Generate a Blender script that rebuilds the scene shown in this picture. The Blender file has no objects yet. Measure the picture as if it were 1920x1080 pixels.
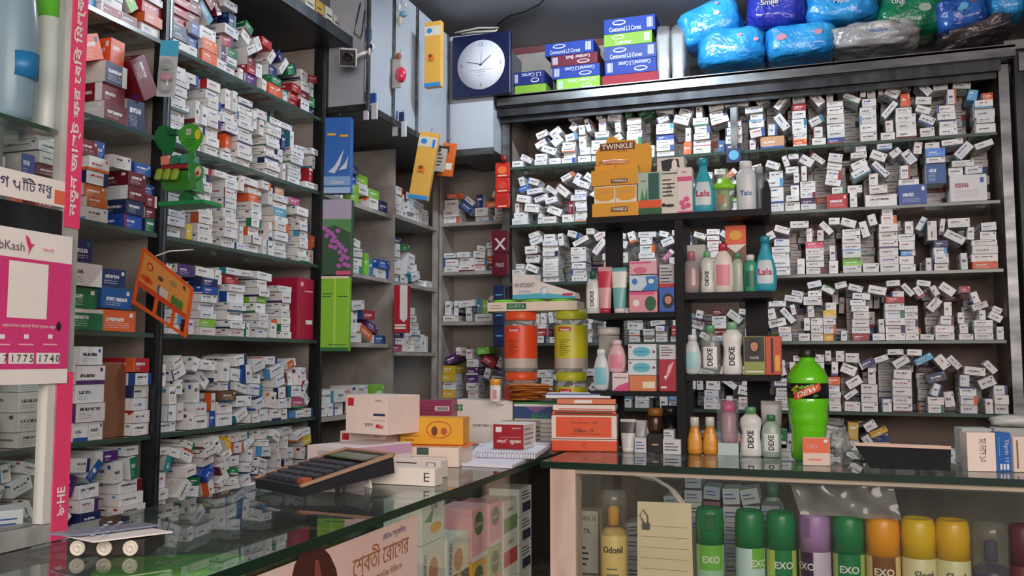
import bpy, bmesh, math, random
from mathutils import Vector, Matrix
R = math.radians
PI = math.pi
random.seed(11)
SC = bpy.context.scene
COL = SC.collection
# ------------------------------------------------------------------ camera, world, light, exposure
CZ = 1.26                       # camera height
cam = bpy.data.cameras.new('camera')
camo = bpy.data.objects.new('camera', cam)
COL.objects.link(camo)
FPX, YAW, PIT = 1670.0, R(18.75), R(4.7)
cam.sensor_width = 36
cam.lens = FPX / 1920 * 36
cam.clip_start = 0.02
camo.location = (0, 0, CZ)
camo.rotation_euler = (PI / 2 + PIT, 0, YAW)
SC.camera = camo
W = bpy.data.worlds.new('world')
SC.world = W
W.use_nodes = True
W.node_tree.nodes['Background'].inputs[0].default_value = (1.0, 0.86, 0.82, 1)
W.node_tree.nodes['Background'].inputs[1].default_value = .85
# daylight falling in through the open shopfront behind the customer
dl = bpy.data.lights.new('shopfront_daylight', 'AREA')
dl.shape = 'RECTANGLE'
dl.size, dl.size_y = 2.2, 1.1
dl.energy = 60
dl.color = (1.0, .86, .80)
dlo = bpy.data.objects.new('shopfront_daylight', dl)
COL.objects.link(dlo)
dlo.location = (.75, -1.0, 2.0)
dlo.rotation_euler = (Vector((-.7, 2.1, 1.0)) - Vector((.75, -1.0, 2.0))).to_track_quat('-Z', 'Y').to_euler()
TUBE_POWER = 250.0
SC.view_settings.view_transform = 'Standard'
SC.view_settings.look = 'None'
SC.view_settings.exposure = 0.0
SC.view_settings.gamma = 1.0
SC.cycles.max_bounces = 8
SC.cycles.transparent_max_bounces = 24
SC.cycles.sample_clamp_indirect = 4.0

_cy, _sy, _cp, _sp = math.cos(YAW), math.sin(YAW), math.cos(PIT), math.sin(PIT)
_r = Vector((_cy, _sy, 0))
_f = Vector((-_sy * _cp, _cy * _cp, _sp))
_u = _r.cross(_f)
def P(u, v, X=None, Y=None, Z=None):
    """a point of the place from where it is seen and the plane it lies in (Z is a world height)"""
    d = _f + (u - 960) / FPX * _r + (540 - v) / FPX * _u
    t = X / d.x if X is not None else Y / d.y if Y is not None else (Z - CZ) / d.z
    p = d * t
    return Vector((p.x, p.y, p.z + CZ))
def mmpx(p):
    return (p - Vector((0, 0, CZ))).dot(_f) / FPX

# ------------------------------------------------------------------ materials
def lin(h):
    h = h.lstrip('#')
    c = [int(h[i:i + 2], 16) / 255 for i in (0, 2, 4)]
    return tuple(x / 12.92 if x <= .04045 else ((x + .055) / 1.055) ** 2.4 for x in c)
_M = {}
def mat(col, rough=.5, metal=0., coat=0., emit=0., bump=0., bscale=40., alpha=1., spec=.5):
    key = (col, rough, metal, coat, emit, bump, bscale, alpha, spec)
    if key in _M:
        return _M[key]
    m = bpy.data.materials.new('mat_' + col.strip('#'))
    m.use_nodes = True
    nt = m.node_tree
    b = nt.nodes['Principled BSDF']
    c = lin(col) + (1,)
    # slight procedural variation of the surface
    n = nt.nodes.new('ShaderNodeTexNoise')
    n.inputs['Scale'].default_value = 18
    tc = nt.nodes.new('ShaderNodeTexCoord')
    nt.links.new(tc.outputs['Object'], n.inputs['Vector'])
    mx = nt.nodes.new('ShaderNodeMix')
    mx.data_type = 'RGBA'
    mx.inputs[6].default_value = tuple(x * .93 for x in c[:3]) + (1,)
    mx.inputs[7].default_value = tuple(min(1, x * 1.05) for x in c[:3]) + (1,)
    nt.links.new(n.outputs['Fac'], mx.inputs[0])
    nt.links.new(mx.outputs[2], b.inputs['Base Color'])
    b.inputs['Roughness'].default_value = rough
    b.inputs['Metallic'].default_value = metal
    b.inputs['Specular IOR Level'].default_value = spec
    b.inputs['Coat Weight'].default_value = coat
    if emit:
        b.inputs['Emission Color'].default_value = c
        b.inputs['Emission Strength'].default_value = emit
    if alpha < 1:
        b.inputs['Alpha'].default_value = alpha
    if bump:
        n2 = nt.nodes.new('ShaderNodeTexNoise')
        n2.inputs['Scale'].default_value = bscale
        n2.inputs['Detail'].default_value = 4
        nt.links.new(tc.outputs['Object'], n2.inputs['Vector'])
        bp = nt.nodes.new('ShaderNodeBump')
        bp.inputs['Strength'].default_value = bump
        bp.inputs['Distance'].default_value = .01
        nt.links.new(n2.outputs['Fac'], bp.inputs['Height'])
        nt.links.new(bp.outputs['Normal'], b.inputs['Normal'])
    _M[key] = m
    return m
def two_tone(name, c1, c2, scale, detail=6, rough=.7, stretch=(1, 1, 1), metal=0., lo=.35, hi=.65, bump=.0):
    m = bpy.data.materials.new(name)
    m.use_nodes = True
    nt = m.node_tree
    b = nt.nodes['Principled BSDF']
    tc = nt.nodes.new('ShaderNodeTexCoord')
    mp = nt.nodes.new('ShaderNodeMapping')
    mp.inputs['Scale'].default_value = stretch
    n = nt.nodes.new('ShaderNodeTexNoise')
    n.inputs['Scale'].default_value = scale
    n.inputs['Detail'].default_value = detail
    r = nt.nodes.new('ShaderNodeValToRGB')
    r.color_ramp.elements[0].position = lo
    r.color_ramp.elements[0].color = lin(c1) + (1,)
    r.color_ramp.elements[1].position = hi
    r.color_ramp.elements[1].color = lin(c2) + (1,)
    nt.links.new(tc.outputs['Object'], mp.inputs[0])
    nt.links.new(mp.outputs[0], n.inputs['Vector'])
    nt.links.new(n.outputs['Fac'], r.inputs[0])
    nt.links.new(r.outputs[0], b.inputs['Base Color'])
    b.inputs['Roughness'].default_value = rough
    b.inputs['Metallic'].default_value = metal
    if bump:
        bp = nt.nodes.new('ShaderNodeBump')
        bp.inputs['Strength'].default_value = bump
        bp.inputs['Distance'].default_value = .01
        nt.links.new(n.outputs['Fac'], bp.inputs['Height'])
        nt.links.new(bp.outputs['Normal'], b.inputs['Normal'])
    return m
def glass(name, tint, ior=1.5, rough=.02, dirt=0.0, gl=(1, 1, 1)):
    m = bpy.data.materials.new(name)
    m.use_nodes = True
    nt = m.node_tree
    nt.nodes.clear()
    o = nt.nodes.new('ShaderNodeOutputMaterial')
    t = nt.nodes.new('ShaderNodeBsdfTransparent')
    t.inputs[0].default_value = tuple(tint) + (1,)
    g = nt.nodes.new('ShaderNodeBsdfGlossy')
    g.inputs['Roughness'].default_value = rough
    g.inputs['Color'].default_value = tuple(gl) + (1,)
    # Schlick reflectance, the same from both sides of a thin pane
    lw = nt.nodes.new('ShaderNodeLayerWeight')
    lw.inputs['Blend'].default_value = .5
    f0 = ((ior - 1) / (ior + 1)) ** 2
    pw = nt.nodes.new('ShaderNodeMath'); pw.operation = 'POWER'; pw.inputs[1].default_value = 5
    nt.links.new(lw.outputs['Facing'], pw.inputs[0])
    fr = nt.nodes.new('ShaderNodeMath'); fr.operation = 'MULTIPLY_ADD'
    fr.inputs[1].default_value = (1 - f0) * .85; fr.inputs[2].default_value = f0
    nt.links.new(pw.outputs[0], fr.inputs[0])
    mx = nt.nodes.new('ShaderNodeMixShader')
    nt.links.new(fr.outputs[0], mx.inputs[0])
    nt.links.new(t.outputs[0], mx.inputs[1])
    nt.links.new(g.outputs[0], mx.inputs[2])
    last = mx.outputs[0]
    if dirt:
        d = nt.nodes.new('ShaderNodeBsdfDiffuse')
        d.inputs[0].default_value = (.6, .62, .6, 1)
        n = nt.nodes.new('ShaderNodeTexNoise')
        n.inputs['Scale'].default_value = 7
        n.inputs['Detail'].default_value = 6
        tc = nt.nodes.new('ShaderNodeTexCoord')
        nt.links.new(tc.outputs['Object'], n.inputs['Vector'])
        mr = nt.nodes.new('ShaderNodeMapRange')
        mr.inputs[1].default_value = .35
        mr.inputs[2].default_value = .8
        mr.inputs[3].default_value = dirt * .3
        mr.inputs[4].default_value = dirt * 1.6
        nt.links.new(n.outputs['Fac'], mr.inputs[0])
        m2 = nt.nodes.new('ShaderNodeMixShader')
        nt.links.new(mr.outputs[0], m2.inputs[0])
        nt.links.new(last, m2.inputs[1])
        nt.links.new(d.outputs[0], m2.inputs[2])
        last = m2.outputs[0]
    nt.links.new(last, o.inputs[0])
    return m
def clear_plastic(name, tint, body=.15):
    return glass(name, tint, 1.45, .06, body)

def carton_material():
    m = bpy.data.materials.new('printed_carton')
    m.use_nodes = True
    nt = m.node_tree
    N, LK = nt.nodes, nt.links
    b = N['Principled BSDF']
    b.inputs['Roughness'].default_value = .42
    def at(n):
        a = N.new('ShaderNodeAttribute')
        a.attribute_name = n
        return a
    def mth(op, a, c=None, d=None):
        x = N.new('ShaderNodeMath')
        x.operation = op
        for i, q in enumerate((a, c, d)):
            if q is None:
                continue
            if isinstance(q, (int, float)):
                x.inputs[i].default_value = q
            else:
                LK.new(q, x.inputs[i])
        return x.outputs[0]
    tint, acc, ink = at('tint'), at('accent'), at('ink')
    seed = tint.outputs['Alpha']
    def uvn(n):
        q = N.new('ShaderNodeUVMap')
        q.uv_map = n
        s = N.new('ShaderNodeSeparateXYZ')
        LK.new(q.outputs[0], s.inputs[0])
        return s.outputs[0], s.outputs[1]
    u, v = uvn('UVMap')
    mu, mv = uvn('metric')
    def rnd(k):
        return mth('FRACT', mth('MULTIPLY', seed, k))
    def noise(a, bq, sx, sy):
        c = N.new('ShaderNodeCombineXYZ')
        LK.new(mth('MULTIPLY', a, sx), c.inputs[0])
        LK.new(mth('MULTIPLY', bq, sy), c.inputs[1])
        LK.new(mth('MULTIPLY', seed, 91), c.inputs[2])
        n = N.new('ShaderNodeTexNoise')
        n.inputs['Scale'].default_value = 1
        n.inputs['Detail'].default_value = 1
        LK.new(c.outputs[0], n.inputs['Vector'])
        return n.outputs['Fac']
    def band(x, lo, hi):
        return mth('MULTIPLY', mth('GREATER_THAN', x, lo), mth('LESS_THAN', x, hi))
    r1, r2, r3, r4 = rnd(7.13), rnd(13.7), rnd(29.3), rnd(51.9)
    # title line
    cy_ = mth('MULTIPLY_ADD', r2, .25, .45)
    dv = mth('ABSOLUTE', mth('SUBTRACT', v, cy_))
    title = mth('MULTIPLY', mth('LESS_THAN', dv, .085), band(u, .14, mth('MULTIPLY_ADD', r3, .35, .5)))
    title = mth('MULTIPLY', title, mth('GREATER_THAN', noise(mu, mv, 520, 140), .44))
    # small print lines
    ln = mth('GREATER_THAN', mth('FRACT', mth('MULTIPLY', mv, 210)), .55)
    small = mth('MULTIPLY', ln, mth('MULTIPLY', band(v, .12, mth('SUBTRACT', cy_, .15)), band(u, .12, mth('MULTIPLY_ADD', r4, .5, .35))))
    small = mth('MULTIPLY', mth('MULTIPLY', small, mth('GREATER_THAN', noise(mu, mv, 700, 200), .46)), .55)
    # logo block in a corner
    logo = mth('MULTIPLY', mth('MULTIPLY', band(u, .82, .92), band(v, .68, .88)), mth('GREATER_THAN', r4, .55))
    # colour bands
    b1 = mth('MULTIPLY', mth('GREATER_THAN', u, .78), mth('LESS_THAN', r1, .11))
    b2 = mth('MULTIPLY', mth('LESS_THAN', v, .2), band(r1, .2, .27))
    b3 = mth('MULTIPLY', mth('LESS_THAN', u, .1), band(r1, .34, .39))
    b4 = mth('MULTIPLY', mth('GREATER_THAN', v, .82), band(r1, .46, .49))
    bands = mth('MAXIMUM', mth('MAXIMUM', b1, b2), mth('MAXIMUM', b3, mth('MAXIMUM', b4, logo)))
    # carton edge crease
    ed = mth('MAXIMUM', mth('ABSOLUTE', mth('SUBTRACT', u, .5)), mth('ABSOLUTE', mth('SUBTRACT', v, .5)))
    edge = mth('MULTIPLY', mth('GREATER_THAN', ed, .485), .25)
    def mix(f, a, c):
        x = N.new('ShaderNodeMix')
        x.data_type = 'RGBA'
        LK.new(f, x.inputs[0])
        LK.new(a, x.inputs[6])
        if isinstance(c, tuple):
            x.inputs[7].default_value = c
        else:
            LK.new(c, x.inputs[7])
        return x.outputs[2]
    c = mix(bands, tint.outputs['Color'], acc.outputs['Color'])
    c = mix(mth('MAXIMUM', title, small), c, ink.outputs['Color'])
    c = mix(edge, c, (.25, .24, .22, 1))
    LK.new(c, b.inputs['Base Color'])
    return m

# ------------------------------------------------------------------ mesh building
I4 = Matrix.Identity(4)
def T(x=0, y=0, z=0):
    return Matrix.Translation((x, y, z))
def RX(a): return Matrix.Rotation(a, 4, 'X')
def RY(a): return Matrix.Rotation(a, 4, 'Y')
def RZ(a): return Matrix.Rotation(a, 4, 'Z')
_TX = {}
_LAT = None
def text_geo(s, bold=False, shear=0.):
    k = (s, bold, shear)
    if k in _TX:
        return _TX[k]
    cu = bpy.data.curves.new('lettering', 'FONT')
    cu.body = s
    cu.size = 1
    cu.align_x = 'CENTER'
    cu.align_y = 'CENTER'
    cu.resolution_u = 3
    cu.shear = shear
    if bold:
        cu.offset = .02
    ob = bpy.data.objects.new('lettering', cu)
    COL.objects.link(ob)
    dg = bpy.context.evaluated_depsgraph_get()
    me = bpy.data.meshes.new_from_object(ob.evaluated_get(dg))
    vs = [v.co.copy() for v in me.vertices]
    fs = [tuple(p.vertices) for p in me.polygons]
    bpy.data.objects.remove(ob)
    bpy.data.meshes.remove(me)
    bpy.data.curves.remove(cu)
    if vs:
        x0 = min(v.x for v in vs); x1 = max(v.x for v in vs)
        y0 = min(v.y for v in vs); y1 = max(v.y for v in vs)
        for v in vs:
            v.x -= (x0 + x1) / 2
            v.y -= (y0 + y1) / 2
        wd, ht = x1 - x0, y1 - y0
    else:
        wd = ht = 1
    _TX[k] = (vs, fs, wd, ht)
    return _TX[k]

class MB:
    def __init__(s):
        s.v = []; s.f = []; s.m = []; s.sm = []; s.mats = []
    def mi(s, m):
        if m not in s.mats:
            s.mats.append(m)
        return s.mats.index(m)
    def add(s, vs, fs, m, smooth=False, M=I4):
        o = len(s.v)
        s.v += [M @ Vector(p) for p in vs]
        k = s.mi(m)
        for f in fs:
            s.f.append(tuple(i + o for i in f))
            s.m.append(k)
            s.sm.append(smooth)
        return s
    def box(s, x0, y0, z0, x1, y1, z1, m, M=I4, bev=0.):
        if x0 > x1: x0, x1 = x1, x0
        if y0 > y1: y0, y1 = y1, y0
        if z0 > z1: z0, z1 = z1, z0
        if bev:
            bm = bmesh.new()
            bmesh.ops.create_cube(bm, size=1)
            for v in bm.verts:
                v.co = Vector(((x0 + x1) / 2 + v.co.x * (x1 - x0), (y0 + y1) / 2 + v.co.y * (y1 - y0), (z0 + z1) / 2 + v.co.z * (z1 - z0)))
            bmesh.ops.bevel(bm, geom=bm.edges[:], offset=min(bev, .45 * min(x1 - x0, y1 - y0, z1 - z0)), segments=2, affect='EDGES', profile=.6)
            bm.verts.index_update()
            vs = [v.co.copy() for v in bm.verts]
            fs = [tuple(q.index for q in f.verts) for f in bm.faces]
            bm.free()
            return s.add(vs, fs, m, False, M)
        vs = [(x0, y0, z0), (x1, y0, z0), (x1, y1, z0), (x0, y1, z0), (x0, y0, z1), (x1, y0, z1), (x1, y1, z1), (x0, y1, z1)]
        return s.add(vs, [(0, 3, 2, 1), (4, 5, 6, 7), (0, 1, 5, 4), (1, 2, 6, 5), (2, 3, 7, 6), (3, 0, 4, 7)], m, False, M)
    def lathe(s, prof, m, seg=28, sx=1., sy=1., M=I4, a0=0., a1=2 * PI, smooth=True):
        full = abs(a1 - a0 - 2 * PI) < 1e-6
        n = seg if full else seg + 1
        vs = []
        for r, z in prof:
            for i in range(n):
                a = a0 + (a1 - a0) * i / seg
                vs.append((r * sx * math.cos(a), r * sy * math.sin(a), z))
        fs = []
        for j in range(len(prof) - 1):
            for i in range(seg):
                k = (i + 1) % n if full else i + 1
                fs.append((j * n + i, j * n + k, (j + 1) * n + k, (j + 1) * n + i))
        if full:
            if prof[0][0] > 1e-5: fs.append(tuple(reversed(range(n))))
            if prof[-1][0] > 1e-5: fs.append(tuple((len(prof) - 1) * n + i for i in range(n)))
        return s.add(vs, fs, m, smooth, M)
    def tube(s, pts, r, m, seg=8, M=I4, cap=True):
        pts = [Vector(p) for p in pts]
        vs, fs = [], []
        up = Vector((0, 0, 1))
        for i, p in enumerate(pts):
            d = (pts[min(i + 1, len(pts) - 1)] - pts[max(i - 1, 0)]).normalized()
            a = d.cross(up)
            if a.length < .1:
                a = d.cross(Vector((1, 0, 0)))
            a.normalize()
            b = d.cross(a)
            rr = r[i] if isinstance(r, (list, tuple)) else r
            for k in range(seg):
                t = 2 * PI * k / seg
                vs.append(p + a * math.cos(t) * rr + b * math.sin(t) * rr)
        for i in range(len(pts) - 1):
            for k in range(seg):
                q = (k + 1) % seg
                fs.append((i * seg + k, i * seg + q, (i + 1) * seg + q, (i + 1) * seg + k))
        if cap:
            fs.append(tuple(reversed(range(seg))))
            fs.append(tuple((len(pts) - 1) * seg + k for k in range(seg)))
        return s.add(vs, fs, m, True, M)
    def prism(s, poly, y0, y1, m, M=I4):
        """outline in x,z, extruded from y0 to y1"""
        n = len(poly)
        vs = [(x, y0, z) for x, z in poly] + [(x, y1, z) for x, z in poly]
        fs = [tuple(range(n)), tuple(reversed(range(n, 2 * n)))]
        fs += [(i, n + i, n + (i + 1) % n, (i + 1) % n) for i in range(n)]
        return s.add(vs, fs, m, False, M)
    def flat(s, poly, m, M=I4):
        return s.add([(x, y, 0) for x, y in poly], [tuple(range(len(poly)))], m, False, M)
    def text(s, t, h, m, M=I4, w=None, bold=False, shear=0., maxw=None):
        vs, fs, wd, ht = text_geo(t, bold, shear)
        k = h / ht
        kx = w / wd if w else k
        if maxw and kx * wd > maxw: kx = maxw / wd
        return s.add([(v.x * kx, v.y * k, 0) for v in vs], fs, m, False, M)
    def pillow(s, a, b, c, m, e1=.6, e2=.6, nu=40, nv=24, wr=.0, seed=0, M=I4):
        """super-ellipsoid with creases: half sizes a,b,c"""
        from mathutils import noise
        def pw(x, e): return math.copysign(abs(x) ** e, x)
        vs, fs = [], []
        for j in range(nv + 1):
            ph = -PI / 2 + PI * j / nv
            for i in range(nu):
                th = 2 * PI * i / nu
                x = pw(math.cos(ph), e1) * pw(math.cos(th), e2)
                y = pw(math.cos(ph), e1) * pw(math.sin(th), e2)
                z = pw(math.sin(ph), e1)
                q = Vector((x, y, z))
                d = noise.noise(q * 2.3 + Vector((seed, 0, 0))) * wr * 1.4 + abs(noise.noise(q * 5 + Vector((0, seed, 0)))) * wr * .9
                q = q * (1 + d)
                vs.append((q.x * a, q.y * b, q.z * c))
        for j in range(nv):
            for i in range(nu):
                k = (i + 1) % nu
                fs.append((j * nu + i, j * nu + k, (j + 1) * nu + k, (j + 1) * nu + i))
        return s.add(vs, fs, m, True, M)
    def build(s, name, parent=None, loc=(0, 0, 0), rot=(0, 0, 0), label=None, cat=None, group=None, kind=None):
        me = bpy.data.meshes.new(name)
        me.from_pydata([tuple(v) for v in s.v], [], s.f)
        for m in s.mats:
            me.materials.append(m)
        me.polygons.foreach_set('material_index', s.m)
        me.polygons.foreach_set('use_smooth', s.sm)
        me.validate()
        me.update()
        o = bpy.data.objects.new(name, me)
        COL.objects.link(o)
        o.location = loc
        o.rotation_euler = rot
        if parent: o.parent = parent
        tag(o, label, cat, group, kind)
        return o
def tag(o, label=None, cat=None, group=None, kind=None):
    if label: o['label'] = label
    if cat: o['category'] = cat
    if group: o['group'] = group
    if kind: o['kind'] = kind
    return o
def thing(name, label, cat, loc=(0, 0, 0), rz=0., group=None, rot=None):
    o = bpy.data.objects.new(name, None)
    o.empty_display_size = .05
    COL.objects.link(o)
    o.location = loc
    o.rotation_euler = rot if rot else (0, 0, rz)
    return tag(o, label, cat, group)
def copy_tree(o, parent=None):
    c = o.copy()
    COL.objects.link(c)
    if parent: c.parent = parent
    for ch in [q for q in COL.objects if q.parent == o]:
        copy_tree(ch, c)
    return c
def smoothstep(t): return t * t * (3 - 2 * t)
def circ(r, n=24, cx=0, cy=0, ry=None, a0=0, a1=2 * PI):
    ry = ry or r
    full = abs(a1 - a0 - 2 * PI) < 1e-6
    return [(cx + r * math.cos(a0 + (a1 - a0) * i / n), cy + ry * math.sin(a0 + (a1 - a0) * i / n)) for i in range(n if full else n + 1)]

# ------------------------------------------------------------------ common colours
WHT = mat('#e6e2dc', .45)
CRM = mat('#ead9cf', .5)
BLK = mat('#101014', .35)
RACKBLK = mat('#0c0c11', .6, bump=.03, spec=.3)
CHROME = two_tone('brushed_steel', '#55585a', '#7f8183', 5, 3, .35, (1, 1, 4), metal=.85)
STEELDK = two_tone('dull_steel', '#2a2c2f', '#434649', 6, 4, .45, (3, 3, 1), metal=.7)
GREENEDGE = mat('#072a1e', .3, spec=.35)
SHELFEDGE = mat('#3d5148', .2)
GLASS = glass('counter_glass', (.80, .90, .86), 1.52, .015, .035)
SHELFGLASS = glass('shelf_glass', (.86, .93, .90), 1.5, .05, .10)
PANE = glass('pane_glass', (.95, .97, .96), 1.4, .02, .0)
WALLP = two_tone('painted_plaster', '#8e8a84', '#a29d96', 3, 5, .8)
CEIL = two_tone('ceiling_paint', '#8a8c92', '#9c9ea4', 2, 4, .6)
BACKPANEL = two_tone('beige_board', '#6b5c50', '#7d6c60', 4, 6, .6, (1, 1, 6))
SIDEPANEL = two_tone('grey_board', '#8d857c', '#a39b92', 4, 6, .6)
PAINTWOOD = two_tone('old_white_paint', '#8f8a84', '#aaa59f', 9, 8, .65, lo=.4, hi=.6)
WOODPOST = two_tone('cream_painted_wood', '#c6ab9a', '#e2cdbe', 9, 9, .6, (2, 2, .5), bump=.15)
RAILWOOD = two_tone('cream_rail_wood', '#9d9280', '#bdb29e', 6, 8, .6, (.3, 1, 4))
SLIDE = two_tone('white_sliding_panel', '#a3abb5', '#b2b9c2', 2, 3, .4)
CARTON = carton_material()

# ------------------------------------------------------------------ room
CT = CZ - .215                 # counter glass top
XL, XW = -1.46, -1.76          # left shelving front, left wall
YB, YW = 3.22, 3.50            # back shelving front, back wall
CEILZ = CZ + 1.325
def plate(name, x0, y0, z0, x1, y1, z1, m, kind='structure', parent=None, **k):
    return MB().box(x0, y0, z0, x1, y1, z1, m).build(name, parent, kind=kind, **k)
plate('floor', -4, -6, -.05, 5, 3.6, 0, two_tone('floor_tiles', '#6b6862', '#7d7a74', 3, 4, .4))
plate('ceiling', -1.9, -1.2, CEILZ, 2.2, 3.6, CEILZ + .08, CEIL)
plate('wall_left', -1.9, -1.2, 0, XW - .002, 3.6, CEILZ, WALLP)
wb = MB().box(XW, YW + .002, 0, 2.1, 3.6, CEILZ, WALLP)
wb.box(XW, YW - .002, CEILZ - .028, 2.1, YW + .002, CEILZ - .002, mat('#6e3a3e', .6))
wb.build('wall_back', kind='structure')
plate('wall_right', 2.1, -1.2, 0, 2.2, 3.6, CEILZ, WALLP)

# tube light on the ceiling just in front of the back shelving
t = thing('tube_light', 'white tube light fixed under the ceiling before the back shelves', 'ceiling light', (-.62, 2.5, CEILZ))
MB().box(-.32, -.03, -.028, .32, .03, -.001, WHT, bev=.004).build('fitting', t)
em = mat('#e8f4ff', emit=TUBE_POWER)
MB().lathe([(.013, -.29), (.013, .29)], em, 14, M=T(0, 0, -.046) @ RY(PI / 2)).build('tube', t)
for sx in (-1, 1):
    MB().box(sx * .29 - .012, -.016, -.064, sx * .29 + .012, .016, -.028, WHT, bev=.003).build('lamp_holder', t)

# wire crossing the ceiling
pts = [P(u, v, Z=CEILZ - .006) for u, v in ((1035, -20), (1012, 8), (985, 22), (955, 30), (935, 44), (928, 60))]
MB().tube(pts, .003, BLK).build('ceiling_wire', label='thin black wire drooping along the grey ceiling above the clock', cat='wire')

# ------------------------------------------------------------------ shelving
SH = [.766, .530, .300, .065, -.170, -.405]        # shelf tops, from the camera height
SZ = [CZ + h for h in SH]
def shelf(parent, x0, y0, x1, y1, z, front, th=.010):
    mb = MB().box(x0, y0, z - th, x1, y1, z, SHELFGLASS)
    e = .0012
    if front == 'x':
        mb.box(x1, y0, z - th, x1 + e, y1, z, SHELFEDGE)
    else:
        mb.box(x0, y0 - e, z - th, x1, y0, z, SHELFEDGE)
    return mb.build('glass_shelf', parent)
YA, YBp, YC = 1.72, 2.44, 2.945       # posts along the left wall
YN = 1.02
def left_bay(y0, y1, label, hasend):
    t = thing('wall_shelving', label, 'shelving', (XL, y0, 0))
    def b(x0, y0_, z0, x1, y1_, z1, m, name):
        return MB().box(x0 - XL, y0_ - y0, z0, x1 - XL, y1_ - y0, z1, m).build(name, t)
    b(XW + .001, y0, .1, XW + .012, y1, CZ + 1.0, SIDEPANEL, 'back_panel')
    for z in SZ:
        shelf(t, XW + .012 - XL, .016, -.003, y1 - y0 - .016, z, 'x')
    # chrome slotted upright at the right-hand end and its side board
    MB().box(-.03, y1 - y0 - .014, 0.1, .002, y1 - y0 + .012, CZ + 1.0, STEELDK).box(.002, y1 - y0 - .001, 0.1, .0035, y1 - y0 + .004, CZ + 1.0, CHROME).build('upright', t)
    for k in range(16):
        pass
    MB().box(XW + .012 - XL, y1 - y0 - .006, .1, -.03, y1 - y0 + .002, CZ + 1.0, SIDEPANEL).build('side_panel', t)
    return t
left_bay(YN, YA, 'steel and glass wall shelving bay nearest the pink striped cabinet, full of coloured boxes', True)
left_bay(YA, YBp, 'wide steel and glass shelving bay on left wall packed with white medicine boxes', True)
# loft shelf above both bays
mb = MB().box(XW + .001, YN, CZ + 1.002, -1.385, YBp + .01, CZ + 1.018, mat('#33363b', .4))
mb.box(-1.385, YN, CZ + .995, -1.37, YBp + .02, CZ + 1.03, STEELDK)
mb.build('loft_shelf', label='dark steel edged loft shelf jutting out above the left wall shelving', cat='shelf')

# corner pigeon-hole unit along the left wall, grey painted wood
cu_ = thing('corner_shelving', 'grey painted wooden pigeonhole shelving along left wall by the corner', 'shelving', (XL, YBp + .014, 0))
def cbox(x0, y0, z0, x1, y1, z1, name, m=PAINTWOOD, par=None):
    return MB().box(x0 - XL, y0 - YBp - .014, z0, x1 - XL, y1 - YBp - .014, z1, m).build(name, par or cu_)
cbox(XW + .001, YBp + .014, .1, XW + .012, 3.345, CZ + .785, 'back_panel', SIDEPANEL)
CSH = [CZ + .535, CZ + .297, CZ + .062, CZ - .175, CZ - .41]
CSH2 = [CZ + .545, CZ + .295, CZ + .035, CZ - .41]
for z in CSH: cbox(XW + .012, YBp + .015, z - .014, XL, YC - .008, z, 'shelf_board')
for z in CSH2: cbox(XW + .012, YC + .008, z - .014, XL, 3.34, z, 'shelf_board')
cbox(XW + .012, YC - .008, .1, XL + .001, YC + .008, CZ + .785, 'divider')
cbox(XL - .02, 3.34, .1, XL + .001, 3.356, CZ + .75, 'divider')
# back-left pigeon-holes
YD = 3.36
XD0, XD1 = XL + .002, -1.14
bl = thing('corner_shelving', 'narrow grey painted wooden shelving below the clock, facing the counter', 'shelving', (XD0, YD, 0))
def dbox(x0, y0, z0, x1, y1, z1, name, m=PAINTWOOD):
    return MB().box(x0 - XD0, y0 - YD, z0, x1 - XD0, y1 - YD, z1, m).build(name, bl)
DSH = [CZ + .568, CZ + .365, CZ + .16, CZ - .15, CZ - .41]
for z in DSH: dbox(XD0 + .012, YD, z - .014, XD1 - .012, YW - .01, z, 'shelf_board')
dbox(XD0, YD, .1, XD0 + .012, YW - .001, CZ + .76, 'side_board')
dbox(XD1 - .012, YD, .1, XD1, YW - .001, CZ + .76, 'side_board')
dbox(XD0 + .012, YW - .01, .1, XD1 - .012, YW - .001, CZ + .76, 'back_panel', SIDEPANEL)

# overhead cupboard running round the corner
XO, YO = -1.318, 3.13
XOR = -1.138
oc = thing('overhead_cupboard', 'white overhead cupboard with steel trim wrapping the corner near ceiling', 'cupboard', (XO, YBp, CZ + .79))
def obx(x0, y0, z0, x1, y1, z1, name, m):
    return MB().box(x0 - XO, y0 - YBp, z0, x1 - XO, y1 - YBp, z1, m).build(name, oc)
H_O = 1.262 - .79
obx(XW + .003, YBp + .032, .012, XO - .004, YO + .2, H_O, 'carcass', mat('#6f7175', .6))
obx(XL + .005, YBp + .016, .02, XO - .012, YBp + .031, H_O, 'end_panel', SLIDE)
obx(XW + .003, YBp + .016, 0, XO, YBp + .03, .02, 'steel_trim', STEELDK)
for i, (a, b_) in enumerate(((YBp + .04, YBp + .19), (YBp + .205, YBp + .375), (YBp + .39, YO - .03))):
    obx(XO - .004, a, .022, XO, b_, H_O, 'sliding_panel', SLIDE)
for y in (YBp + .02, YBp + .197, YBp + .382, YO - .025):
    obx(XO - .002, y - .006, 0, XO + .006, y + .008, H_O, 'steel_trim', CHROME)
obx(XO - .003, YBp + .03, -.002, XO + .004, YO, .02, 'steel_trim', STEELDK)
obx(XO + .001, YO, .022, XOR, YO + .004, H_O, 'front_panel', SLIDE)
obx(XO - .003, YO + .004, .012, XOR - .004, YW - .01, H_O, 'carcass', mat('#6f7175', .6))
obx(XO - .003, YO - .004, -.004, XOR, YO + .01, .021, 'steel_trim', CHROME)
obx(XOR - .004, YO + .004, .012, XOR, YW - .2, H_O - .3, 'side_panel', SLIDE)

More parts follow.
